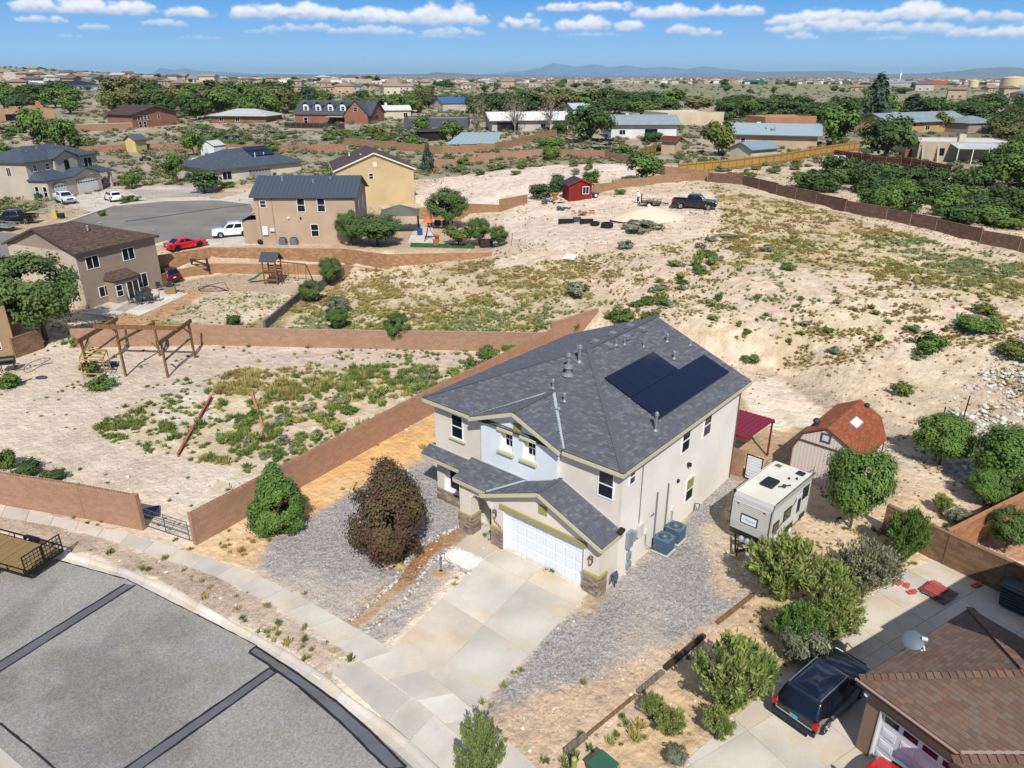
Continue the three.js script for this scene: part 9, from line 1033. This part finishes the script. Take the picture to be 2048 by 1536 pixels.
// x, y of the foot; width and height as surveyed; turned into metres where it stands
const grow = (kind, x, y, w, h, label, cat, group) => { const p = G(x, y), s = perPx(p); return plant(kind, p, w * s, h * s / (CP + (768 - y) / F * SP), label, cat, group); };
const LIST = [
  ['green', 560, 1056, 122, 122, 'dense bright green tree at the front of the lot beside the long terracotta wall'], ['red', 784, 1110, 168, 176, 'red-brown-leaved tree on the front gravel'], ['locust', 1700, 1056, 138, 160, 'green tree standing between the travel trailer and the shed'], ['locust', 1878, 930, 120, 100, 'green tree in the dirt right of the rust-roofed shed'], ['locust', 2000, 988, 130, 130, 'green tree at the right edge by the rocky slope'], ['locust', 1965, 1010, 80, 70, 'smaller green tree leaning left of the right-edge tree'],
  ['bright', 1802, 1125, 92, 118, 'bright feathery green bush against the brown wall', 'shrub'], ['broom', 1562, 1200, 176, 140, 'tall wispy yellow-green bush in front of the travel trailer drawbar', 'shrub'], ['pale', 1722, 1190, 140, 118, 'pale-flowered bush below the feathery green one', 'shrub'], ['broom', 1648, 1232, 140, 112, 'wispy green bush between the tall one and the pale-flowered one', 'shrub'], ['sage', 1600, 1330, 100, 90, 'grey-green sage bush beside the navy SUV', 'shrub'], ['bright', 1592, 1302, 120, 100, 'light green bush just behind the sage bush', 'shrub'], ['broom', 1655, 1282, 130, 100, 'dry-tipped bush at the edge of the concrete yard', 'shrub'], ['broom', 1452, 1425, 180, 150, 'big yellow-green bush between the edging timbers and the concrete', 'shrub'], ['bright', 1490, 1385, 130, 100, 'wispy bush behind the big yellow-green one', 'shrub'], ['broom', 1432, 1472, 84, 56, 'low wispy bush at the bottom of the planted strip', 'shrub'], ['sage', 1350, 1525, 50, 36, 'small grey weed near the bottom edge of the strip', 'shrub'], ['broom', 1300, 1435, 60, 50, 'small dry yellow bush below the split edging timber', 'shrub'],
  ['broom', 1335, 1470, 80, 60, 'grey-yellow tangled bush in the sand above the bottom edge', 'shrub'], ['spiky', 957, 1585, 140, 168, 'spiky dark green shrub at the bottom edge of the driveway', 'shrub'], ['elm', 2008, 1105, 84, 92, 'yellow-green vine tree behind the orange wall', 'tree'], ['broom', 1880, 1028, 46, 44, 'small yellow-topped bush in the dirt above the brown wall', 'shrub'], ['sage', 1922, 1050, 66, 36, 'grey twiggy bush beside the brown wall corner', 'shrub'], ['bright', 2035, 1020, 60, 80, 'tall weedy bush beyond the orange wall', 'shrub'],
  ['elm', 92, 680, 195, 182, 'big green tree beside the brown patio house, left'], ['sage', 28, 650, 80, 80, 'pale dry bush behind the big green tree, left', 'shrub'], ['elm', 664, 572, 54, 62, 'green shrub at the corner of the dirt play yard', 'shrub'], ['elm', 625, 604, 58, 46, 'round green bush at the end of the grey wall', 'shrub'], ['elm', 676, 660, 52, 48, 'green bush in front of the pink back wall, right of the grey wall', 'shrub'], ['sage', 675, 625, 60, 40, 'pale sage bush on the slope above the green bush', 'shrub'], ['elm', 797, 690, 58, 68, 'thin drooping tree at the pink back wall'],
  ['elm', 702, 492, 60, 76, 'green tree at the right corner of the beige house'], ['elm', 755, 492, 110, 68, 'wide green tree cluster in front of the gazebo'], ['elm', 893, 458, 84, 86, 'rounded green tree behind the garden swing'], ['fyel', 917, 490, 58, 44, 'yellowing small tree on the artificial lawn'], ['elm', 958, 492, 48, 62, 'dark slim tree at the right end of the lawn'], ['elm', 997, 494, 44, 46, 'green bush outside the corner of the retaining wall', 'shrub'], ['dbush', 500, 664, 0.1, 0.1, ''],
  ['bush', 985, 715, 56, 26, 'green bush against the long wall near its far end', 'shrub'], ['bush', 955, 742, 60, 24, 'low green bush beside the long wall, below the far one', 'shrub'], ['bush', 1020, 700, 34, 18, 'small green bush in the corner of the two walls', 'shrub'], ['ybush', 182, 752, 44, 34, 'yellow-green bush inside the pale scaffold', 'shrub'], ['bush', 152, 692, 26, 28, 'bright bush at the left end of the pink wall', 'shrub'], ['bush', 205, 778, 56, 30, 'green weed clump in front of the scaffold', 'shrub'], ['bush', 12, 940, 44, 48, 'bright green young tree behind the street wall at the left edge', 'tree'], ['dbush', 52, 948, 60, 28, 'dark low bush behind the street wall', 'shrub'], ['dbush', 108, 960, 54, 24, 'second dark low bush behind the street wall, farther right', 'shrub'], ['bush', 14, 775, 52, 36, 'green weeds below the barbecue at the left edge', 'shrub'], ['dbush', 470, 655, 30, 34, 'small reddish bush on top of the pink wall yard', 'shrub'],
  ['scrub', 1154, 592, 50, 34, 'grey-green rounded bush alone on the scrub slope', 'shrub'], ['scrub', 1251, 497, 38, 22, 'grey bush beside the dirt track', 'shrub'], ['scrub', 1533, 503, 28, 17, 'pale round bush on the grassy rise', 'shrub'], ['bush', 1577, 540, 32, 20, 'green bush on the slope below the pale round one', 'shrub'], ['bush', 1957, 660, 82, 40, 'large green bush on the right slope', 'shrub'], ['ybush', 1966, 628, 54, 26, 'yellow-tinged bush just above the large green one', 'shrub'], ['bush', 1850, 700, 64, 44, 'green bush in a gully of the right slope', 'shrub'], ['ybush', 2030, 715, 70, 44, 'leafy bush at the right edge of the slope', 'shrub'], ['ybush', 1800, 790, 46, 32, 'yellow-green weed clump at the foot of the slope', 'shrub'], ['bush', 1500, 722, 40, 18, 'low green bush at the slope foot behind the roof', 'shrub'], ['bush', 1245, 640, 50, 26, 'dark green bush just behind the roof ridge', 'shrub'], ['bush', 1285, 652, 40, 22, 'green bush behind the roof ridge, right of the dark one', 'shrub'], ['dbush', 1140, 660, 40, 22, 'bush leaning over the wall on the slope', 'shrub'], ['bush', 1265, 430, 0.1, 0.1, ''], ['scrub', 1285, 460, 84, 22, 'heap of dry tumbleweed below the dirt mound', 'shrub'], ['bush', 1240, 388, 24, 14, 'dark bush right of the red shed', 'shrub'],
  ['dbush', 1082, 397, 46, 36, 'dark green bush left of the red shed', 'shrub'], ['dbush', 1112, 384, 40, 44, 'tall dark bush just behind the red shed', 'shrub'], ['felm', 1284, 364, 74, 62, 'round green tree at the corner of the yellow fence'], ['bush', 1102, 320, 40, 40, 'brownish-green bush against the reddish wall', 'shrub'], ['fir', 856, 342, 32, 52, 'slim green cypress-like tree by the tan wall'], ['bush', 925, 330, 26, 22, 'bush below the tan wall, left', 'shrub'], ['bush', 972, 320, 20, 24, 'bush below the tan wall, middle', 'shrub'], ['bush', 1180, 366, 36, 30, 'leafy bush behind the red shed roof', 'shrub'],
  ['fdark', 1180, 286, 100, 84, 'big dark round tree beside the worn-roofed white house'], ['fyel', 1436, 312, 70, 78, 'yellow-green round tree standing in bare dirt'], ['felm', 1664, 294, 92, 84, 'broad green tree at the end of the ranch house'], ['fdark', 1768, 322, 110, 94, 'large dark tree overhanging the yellow fence end'], ['fir', 1744, 262, 74, 112, 'tall dark conifer rising above the skyline'], ['fir', 1822, 234, 70, 46, 'blue-green spreading conifer behind the tan ranch house'], ['felm', 1532, 293, 52, 40, 'bright green tree in front of the ranch house'], ['bush', 1530, 268, 40, 34, 'grey-green tree over the ranch roof', 'tree'], ['fyel', 1878, 264, 40, 42, 'yellow palm-like tree in front of the tan ranch house'], ['bare', 1030, 265, 60, 92, 'bare grey tree in front of the white roof, left'], ['bare', 1100, 262, 54, 88, 'bare pale tree at the right of the white roof'], ['bare', 955, 280, 54, 90, 'bare spreading tree beside the grey flat-roofed house'], ['fir', 838, 262, 22, 26, 'small rounded cypress beside the white-roofed tan house'], ['felm', 905, 282, 50, 42, 'green tree at the corner of the grey flat-roofed house'], ['felm', 845, 265, 46, 34, 'green tree in front of the grey flat-roofed house'], ['dbush', 1307, 284, 42, 26, 'dark bush in front of the worn-roofed white house', 'shrub'], ['dbush', 1120, 270, 34, 36, 'dark small tree left of the big round one', 'tree'], ['bush', 1100, 296, 62, 28, 'wide green bush behind the reddish wall', 'shrub'], ['bush', 1240, 308, 44, 26, 'green bush behind the reddish wall, right', 'shrub'], ['scrub', 1195, 298, 70, 22, 'grey-green sage mass by the reddish wall', 'shrub'],
  ['felm', 80, 298, 72, 84, 'green tree in front of the adobe house, left one'], ['felm', 132, 304, 60, 70, 'green tree in front of the adobe house, right one'], ['felm', 265, 378, 38, 36, 'small round tree on the drive corner of the blue-grey-roofed house'], ['bush', 262, 404, 38, 16, 'low hedge beside the white SUV on the drive', 'shrub'], ['fdark', 410, 386, 66, 48, 'dark purple-leaved tree in front of the hip-roofed house'], ['bush', 455, 376, 30, 16, 'clipped bush beside the dark purple tree', 'shrub'], ['felm', 352, 366, 46, 62, 'green tree left of the white camper'], ['bare', 350, 330, 66, 60, 'grey half-bare tree behind the small green tree'], ['felm', 388, 312, 44, 54, 'slim green tree above the white camper'], ['bush', 485, 320, 40, 26, 'bush beside the arched storage shed', 'shrub'], ['bush', 545, 304, 40, 26, 'green bush above the solar-panelled hip roof', 'shrub'], ['bare', 608, 302, 36, 26, 'small bare fruit tree behind the hip roof, right one'], ['bare', 588, 304, 30, 24, 'small bare fruit tree behind the hip roof, left one'], ['bush', 168, 300, 50, 34, 'bushy tree right of the adobe house trees', 'tree'], ['bush', 400, 440, 0.1, 0.1, ''], ['bush', 205, 432, 16, 16, 'little bush poking above the brown roof', 'shrub'],
];
for (const l of LIST) if (l[5]) grow(...l);
// belts of trees and rows of bushes whose members look alike
const belt = (n, poly, kinds, w, h, label, cat = 'tree', gap = 0.3) => { const got = [], xs = poly.map((p) => p[0]), ys = poly.map((p) => p[1]); for (let k = 0; k < n * 30 && got.length < n; k++) { const x = rr(Math.min(...xs), Math.max(...xs)), y = rr(Math.min(...ys), Math.max(...ys)); if (!inPoly(poly, x, y) || got.some((g) => Math.hypot((g[0] - x), (g[1] - y) * 3) < w[0] * gap)) continue; got.push([x, y]); grow(pick(kinds), x, y, rr(...w), rr(...h), label, cat, label + 's'); } };
belt(34, [[1585, 352], [1700, 345], [1900, 372], [2060, 400], [2060, 468], [1950, 470], [1850, 445], [1760, 425], [1640, 398]], ['dbush', 'bush', 'dbush'], [54, 92], [36, 64], 'dense green bush in the row behind the long brown wall', 'shrub', 0.5);
belt(9, [[1985, 340], [2060, 320], [2070, 380], [2000, 390]], ['felm', 'dbush'], [60, 90], [50, 80], 'leafy tree at the right edge beside the flat-roofed house');
belt(18, [[220, 206], [400, 202], [560, 216], [560, 232], [380, 236], [200, 240]], ['faut', 'faut', 'felm', 'fdark'], [50, 80], [46, 66], 'olive or green tree in the grove above the brown-roofed brick house');
belt(18, [[380, 214], [600, 212], [640, 228], [540, 240], [380, 244]], ['felm', 'fdark', 'fir', 'felm'], [44, 70], [38, 58], 'green tree in the grove around the white-hipped brick house');
belt(20, [[620, 208], [880, 206], [1000, 222], [870, 232], [730, 226], [620, 214]], ['felm', 'fdark', 'felm', 'faut'], [30, 54], [24, 40], 'green tree in the belt behind the dormered brick house');
belt(26, [[920, 224], [1140, 216], [1300, 222], [1420, 222], [1340, 238], [1200, 230], [1080, 236], [960, 238]], ['fdark', 'felm', 'fdark', 'faut'], [46, 78], [34, 50], 'tree in the dense dark belt behind the white-roofed long house');
belt(26, [[1420, 226], [1600, 220], [1790, 222], [1780, 244], [1620, 250], [1450, 252]], ['fdark', 'felm', 'fdark', 'bush'], [46, 76], [32, 48], 'tree in the belt behind the ranch house');
belt(26, [[1790, 234], [1880, 226], [2060, 222], [2070, 310], [2000, 300], [1990, 256], [1880, 244]], ['fdark', 'fdark', 'felm', 'faut'], [50, 84], [36, 52], 'dark tree in the dense grove at the right edge');
belt(9, [[-20, 330], [50, 318], [66, 400], [-20, 410]], ['felm', 'bush', 'felm'], [56, 90], [50, 80], 'leafy tree left of the blue-grey-roofed house');
belt(9, [[0, 205], [120, 196], [160, 230], [0, 236]], ['felm', 'fdark'], [44, 66], [34, 52], 'green tree around the adobe house');
belt(46, [[330, 262], [520, 258], [600, 270], [560, 292], [420, 296], [320, 286]], ['scrub', 'scrub', 'ybush', 'bush'], [16, 36], [10, 20], 'rounded scrub bush on the sandy hillside below the brick houses', 'shrub');
belt(30, [[640, 262], [820, 266], [860, 290], [760, 292], [640, 282]], ['scrub', 'bush', 'ybush'], [20, 40], [12, 26], 'bush on the weedy lots below the dormered house', 'shrub');
belt(22, [[0, 250], [180, 246], [200, 270], [40, 285], [0, 275]], ['scrub', 'bush'], [20, 40], [12, 22], 'scrub bush on the slope below the adobe house', 'shrub');
belt(14, [[880, 335], [1230, 330], [1270, 345], [1240, 352], [900, 350]], ['bush', 'scrub'], [12, 28], [8, 18], 'small bush at the edge of the graded mound', 'shrub');
belt(18, [[1940, 350], [2060, 400], [2060, 440], [1960, 400]], ['scrub', 'bush'], [20, 44], [14, 26], 'sage bush at the right edge above the long brown wall', 'shrub');
belt(24, [[1380, 330], [1660, 330], [1650, 350], [1440, 358]], ['ybush', 'scrub', 'ybush'], [14, 30], [8, 14], 'yellow-flowered weed clump along the yellow fence', 'shrub');
belt(40, [[1180, 660], [1330, 540], [1440, 470], [1480, 480], [1380, 570], [1300, 655]], ['weed', 'bush', 'scrub'], [12, 34], [8, 18], 'weed clump along the old wheel track up the slope', 'shrub');
belt(28, [[1400, 590], [1700, 600], [1900, 640], [1880, 720], [1700, 730], [1450, 690]], ['weed', 'weed', 'scrub', 'bush'], [12, 32], [7, 16], 'weed clump on the eroded slope behind the house', 'shrub');
belt(50, [[560, 950], [860, 815], [1000, 735], [880, 735], [700, 800], [470, 830], [420, 900]], ['weed', 'bush', 'weed', 'scrub'], [18, 40], [10, 22], 'weed clump in the left empty lot', 'shrub');
belt(36, [[0, 152], [320, 160], [640, 164], [640, 184], [330, 182], [0, 186]], ['tiny', 'fdark'], [10, 24], [8, 15], 'small dark tree among the houses of the far left hillside');
belt(60, [[0, 170], [300, 160], [700, 164], [1100, 166], [1400, 172], [2060, 176], [2060, 200], [1600, 196], [1000, 192], [500, 188], [0, 196]], ['tiny', 'tiny', 'felm', 'fdark'], [12, 30], [10, 20], 'small dark distant tree on the plain');
// grass and weeds, too many to count
{
  const blade = (n, s, spread) => { const m = new MB(); for (let i = 0; i < n; i++) { const a = rr(0, 6.28), r = rr(0.05, 0.5), t = V3(Math.cos(a) * r * (0.6 + spread), rr(0.45, 1) * (1 - r * 0.5), Math.sin(a) * r * (0.6 + spread)), b = V3(Math.cos(a) * r * 0.4, 0, Math.sin(a) * r * 0.4), w = V3(-Math.sin(a + rr(-1, 1)), 0, Math.cos(a + rr(-1, 1))).multiplyScalar(s); m.tri(b.clone().add(w), b.clone().sub(w), t); } return m.geometry(); };
  const G1 = blade(60, 0.05, 0.5), G2 = blade(44, 0.06, 0.2), wm = mat('#ffffff', 0.9), M = [[], []], C = [[], []], pal = { g: ['#74803c', '#66743a', '#7f8a48', '#5b6b34'], y: ['#aca05a', '#b9ab68', '#9f9853', '#958b4c'], b: ['#a08858', '#ab9566', '#8a7148'], s: ['#8f9670', '#a0a481'] };
  for (let i = 0; i < 520000 && M[0].length + M[1].length < 64000; i++) {
    const u = rnd(), z = lerp(Z1 - 4, Z0, Math.pow(u, 0.9)), x = rr(-0.78, 0.78) * Math.max(26, -z * 1.0); if (x < X0 || x > X1) continue;
    const d = maskAt(x, z, 1); if (d <= 0.02 || rnd() > d * clamp(0.32 + 0.85 * fbm(x * 0.13, z * 0.13, 3) + 1.3 * fbm(x * 0.9 + 7, z * 0.9, 2), 0.03, 1)) continue;
    const lot = x < 5 && z > -63; if (lot && rnd() < 0.5) continue;
    const s = (lot ? 1.75 : 1) * rr(0.16, 0.42) * (0.7 + 0.6 * d) * (0.6 + 0.8 * rnd() * rnd()), k = rnd() < 0.65 ? 0 : 1, n = fbm(x * 0.09 + 50, z * 0.09, 3) + rr(-0.3, 0.3), p = lot && n < 0.3 ? (n > 0.1 ? pal.y : pal.g) : n > 0.22 ? pal.b : n > -0.06 ? pal.y : n > -0.34 ? pal.g : pal.s;
    M[k].push(M4(x, H(x, z) - 0.02, z, rr(0, 6.28), 0, 0, s * 1.35, s * rr(0.5, 1), s * 1.35)); C[k].push(new THREE.Color(pick(p)));
  }
  for (const k of [0, 1]) tag(stuffOf('dry_grass', k ? G2 : G1, wm, M[k], C[k]), k ? 'thin upright weeds scattered over the slopes and empty lots' : 'low tufts of grass scattered over the slopes and empty lots', 'grass');
  const M2 = [], C2 = [], sg = crown(150, { shape: 'bush', leaf: 0.15, cols: [[1, 1, 1]], clumps: 12, spread: 0.14, quad: false });
  for (let i = 0; i < 15000; i++) { const r = 120 * Math.pow(9, rnd()), a = rr(-0.72, 0.72), x = Math.sin(a) * r, z = -Math.cos(a) * r; if (x > X0 && x < X1 && z > Z0) continue; if (a > 0.05 && r > 300 && rnd() < 0.8) continue; const s = rr(0.5, 1.7) * (1 + r / 700); M2.push(M4(x, H(x, z) - 0.1, z, rr(0, 6), 0, 0, s, s * 0.7, s)); C2.push(new THREE.Color(pick(['#5d6438', '#6b6f46', '#7d7c55', '#4f5a30', '#8a8460']))); }
  tag(stuffOf('far_scrub', sg, wm, M2, C2), 'scrub and sage covering the land beyond the lots', 'scrub');
  const M3 = [], C3 = [], rk = xz([[1840, 900], [1905, 800], [2060, 720], [2300, 780], [2300, 1000], [2020, 990]], 1); for (let i = 0; i < 60000 && M3.length < 2600; i++) { const x = rr(20, 60), z = rr(-60, -30); if (!inPoly(rk, x, z) || fbm(x * 0.4, z * 0.4, 3) < rr(-0.4, 0.3)) continue; const s = rr(0.08, 0.42) * rnd() + 0.06; M3.push(M4(x, H(x, z) + s * 0.1, z, rr(0, 6), rr(-0.5, 0.5), 0, s * 1.3, s * 0.7, s)); C3.push(new THREE.Color(pick(['#c9c4bb', '#b7b2a8', '#d8d3ca', '#a39c90']))); }
  tag(stuffOf('rubble', new THREE.IcosahedronGeometry(0.5, 0), mat('#ffffff', 0.95), M3, C3), 'loose pale rubble covering the slope at the right edge', 'rubble');
  const M5 = [], C5 = []; for (let i = 0; i < 9000; i++) { const z = rr(-110, -18), x = rr(-0.75, 0.75) * Math.max(24, -z); if (x < X0 || x > X1 || maskAt(x, z, 0) > 0.9 || maskAt(x, z, 2) > 0.95 || inPoly(PADS[3].p, x, z)) continue; const s = 0.04 + 0.12 * rnd() ** 3; M5.push(M4(x, H(x, z) + s * 0.1, z, rr(0, 6), rr(-0.5, 0.5), 0, s * 1.3, s * 0.7, s)); C5.push(new THREE.Color(pick(['#cfc4b4', '#b3a596', '#8f8478', '#ddd4c6']))); }
  tag(stuffOf('pebbles', new THREE.IcosahedronGeometry(0.5, 0), mat('#ffffff', 0.95), M5, C5), 'small stones scattered over the bare dirt', 'pebbles');
}
// ---------------------------------------------------------------- distant houses, landmarks, mountains, air
{
  const cols = [['tan', '#b39f86', '#99826e'], ['cream', '#cbbfab', '#a09484'], ['pink-beige', '#b89c88', '#a5897a'], ['white', '#dcdad4', '#b9bcbc'], ['brown-roofed', '#b0a08a', '#7a6557'], ['grey-roofed', '#bdb5a8', '#666c74']], used2 = [];
  const town = (n, poly, w, where, lift = 0) => { const xs = poly.map((p) => p[0]), ys = poly.map((p) => p[1]); let made = 0; for (let k = 0; k < n * 30 && made < n; k++) { const x = rr(Math.min(...xs), Math.max(...xs)), y = rr(Math.min(...ys), Math.max(...ys)); if (!inPoly(poly, x, y) || used2.some((u) => Math.abs(u[0] - x) < (u[2] + w[0]) * 0.5 && Math.abs(u[1] - y) < 3)) continue; const ww = rr(...w); used2.push([x, y, ww]); const P = G(x, y), s = perPx(P), c = pick(cols), a = rr(-0.6, 0.6), L = Math.max(9, Math.min(26, ww * s)), Q = P.clone().add(V3(Math.cos(a) * L, 0, Math.sin(a) * L)), two = rnd() < 0.25, h = two ? 5.4 : 3.2, lb = `${two ? 'two-storey' : 'low'} ${c[0]} house ${where}`; building('distant_house', lb, 'house', P, Q, L * 0.7, h, { roof: pick(['hip', 'gable', 'flat', 'hip']), pitch: 0.36, over: 0.6, wall: c[1], rc: c[2], wins: [['F', L * 0.2, 0.8, 1.6, 1.3], ['F', L * 0.6, 0.8, 1.8, 1.3]] }, lb + 's'); made++; } };
  town(44, [[0, 150], [120, 150], [340, 160], [340, 182], [200, 176], [0, 186]], [14, 34], 'on the far left hillside');
  town(34, [[330, 160], [640, 162], [800, 168], [800, 190], [600, 188], [330, 182]], [16, 36], 'in the far suburb left of centre');
  town(16, [[780, 160], [1000, 164], [1180, 166], [1180, 176], [900, 184], [800, 190]], [12, 28], 'in the far centre of the plain');
  town(10, [[1180, 161], [1480, 163], [1480, 168], [1180, 168]], [10, 22], 'along the crest of the pale field');
  town(14, [[1700, 178], [2060, 178], [2060, 200], [1700, 196]], [16, 34], 'in the far suburb at the right');
  town(26, [[0, 144], [300, 146], [1000, 154], [2060, 157], [2060, 162], [900, 161], [0, 152]], [6, 14], 'as a speck near the skyline');
  const M = [], C = []; for (let i = 0; i < 5000; i++) { const r = 1300 * Math.pow(7, rnd()), a = rr(-0.7, 0.7), x = Math.sin(a) * r, z = -Math.cos(a) * r, s = rr(6, 16); if (fbm(x * 0.0012, z * 0.0012, 3) < -0.05) continue; M.push(M4(x, H(x, z) + 1, z, rr(0, 3), 0, 0, s, rr(3, 6), s * 0.7)); C.push(new THREE.Color(pick(['#cdbfa8', '#b59a82', '#dcd8d0', '#8f7a68', '#4b5238', '#3f4a30', '#55583c']))); }
  tag(stuffOf('far_town', new THREE.BoxGeometry(1, 1, 1), mat('#ffffff', 0.9), M, C), 'far-off specks of houses and trees across the plain', 'town');
  { const p = G(2025, 178), s = perPx(p), o = thing('water_tank', 'large cream water tank at the right edge', 'water tank', p), m = new MB(); m.geo(new THREE.CylinderGeometry(24 * s, 24 * s, 22 * s, 48), M4(0, 10 * s, 0)); m.build('shell', mat('#cbb893', 0.7), o); const r = new MB(); r.geo(new THREE.ConeGeometry(24.4 * s, 3 * s, 48), M4(0, 22.5 * s, 0)); r.build('roof', mat('#d6c7a6', 0.7), o); }
  { const p = G(1946, 174), s = perPx(p), o = thing('water_tank', 'small cream tank left of the large water tank', 'water tank', p), m = new MB(); m.geo(new THREE.CylinderGeometry(9 * s, 9 * s, 12 * s, 32), M4(0, 6 * s, 0)); m.build('shell', mat('#cbb893', 0.7), o); const r = new MB(); r.geo(new THREE.ConeGeometry(9.2 * s, 2 * s, 32), M4(0, 13 * s, 0)); r.build('roof', mat('#d6c7a6', 0.7), o); }
  { const p = G(1799, 164), s = perPx(p), o = thing('mast', 'tall white mast rising above the horizon', 'mast', p), m = new MB(); m.tube(V3(0, 0, 0), V3(0, 20 * s, 0), 1.1 * s, 0.7 * s, 8); m.build('shaft', mat('#e3e4e4', 0.5), o); const h = new MB(); h.tube(V3(0, 16 * s, 0), V3(0, 24 * s, 0), 0.5 * s, 0.3 * s, 6); h.box(0, 17 * s, 0, 3 * s, 5 * s, 1.2 * s); h.build('head', mat('#e9eaea', 0.5), o); }
}
function range(name, d, crest, colour, rough, base = -40) {             // a chain of hills: crest = [x, y] as seen, standing d metres away
  const n = 260, rows = 16, P = [], I = [], x0 = crest[0][0], x1 = crest[crest.length - 1][0], C = [];
  for (let i = 0; i <= n; i++) {
    const x = lerp(x0, x1, i / n); let k = 1; while (k < crest.length - 1 && crest[k][0] < x) k++; const t = sstep(0, 1, (x - crest[k - 1][0]) / (crest[k][0] - crest[k - 1][0])), y = lerp(crest[k - 1][1], crest[k][1], t), az = Math.atan((x - 1024) / (F / CP)), top = Math.max(5, CAM_Y + (150 - y) / (F / CP) * Math.cos(az) * d);
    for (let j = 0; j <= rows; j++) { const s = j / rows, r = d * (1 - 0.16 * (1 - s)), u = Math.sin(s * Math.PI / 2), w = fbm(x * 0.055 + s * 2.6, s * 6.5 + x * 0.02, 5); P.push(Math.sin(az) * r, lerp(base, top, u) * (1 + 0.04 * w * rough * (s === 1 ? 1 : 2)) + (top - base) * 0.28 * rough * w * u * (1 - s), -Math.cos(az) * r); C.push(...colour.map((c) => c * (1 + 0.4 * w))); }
  }
  for (let i = 0; i < n; i++) for (let j = 0; j < rows; j++) { const a = i * (rows + 1) + j; I.push(a, a + rows + 1, a + 1, a + 1, a + rows + 1, a + rows + 2); }
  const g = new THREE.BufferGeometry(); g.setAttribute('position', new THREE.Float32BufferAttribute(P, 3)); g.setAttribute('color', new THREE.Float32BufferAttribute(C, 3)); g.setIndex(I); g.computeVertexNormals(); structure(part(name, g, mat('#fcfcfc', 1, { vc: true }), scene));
}
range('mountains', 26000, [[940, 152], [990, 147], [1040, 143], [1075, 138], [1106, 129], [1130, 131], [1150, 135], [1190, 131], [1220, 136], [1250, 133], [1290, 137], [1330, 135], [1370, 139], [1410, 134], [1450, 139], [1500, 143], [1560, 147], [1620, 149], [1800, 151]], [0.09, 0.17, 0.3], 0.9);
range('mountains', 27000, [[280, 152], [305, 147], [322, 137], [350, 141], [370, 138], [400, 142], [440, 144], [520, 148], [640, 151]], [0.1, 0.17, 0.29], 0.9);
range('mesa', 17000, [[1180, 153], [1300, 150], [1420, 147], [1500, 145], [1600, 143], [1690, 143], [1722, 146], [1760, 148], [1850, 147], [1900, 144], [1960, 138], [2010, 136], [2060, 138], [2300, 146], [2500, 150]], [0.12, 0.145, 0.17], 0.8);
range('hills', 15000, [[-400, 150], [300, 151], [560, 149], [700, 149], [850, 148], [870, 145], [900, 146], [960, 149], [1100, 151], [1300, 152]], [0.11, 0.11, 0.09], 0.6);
scene.fog = new THREE.FogExp2(new THREE.Color(0.55, 0.82, 1.0), 0.00004);
renderer.render(scene, camera);
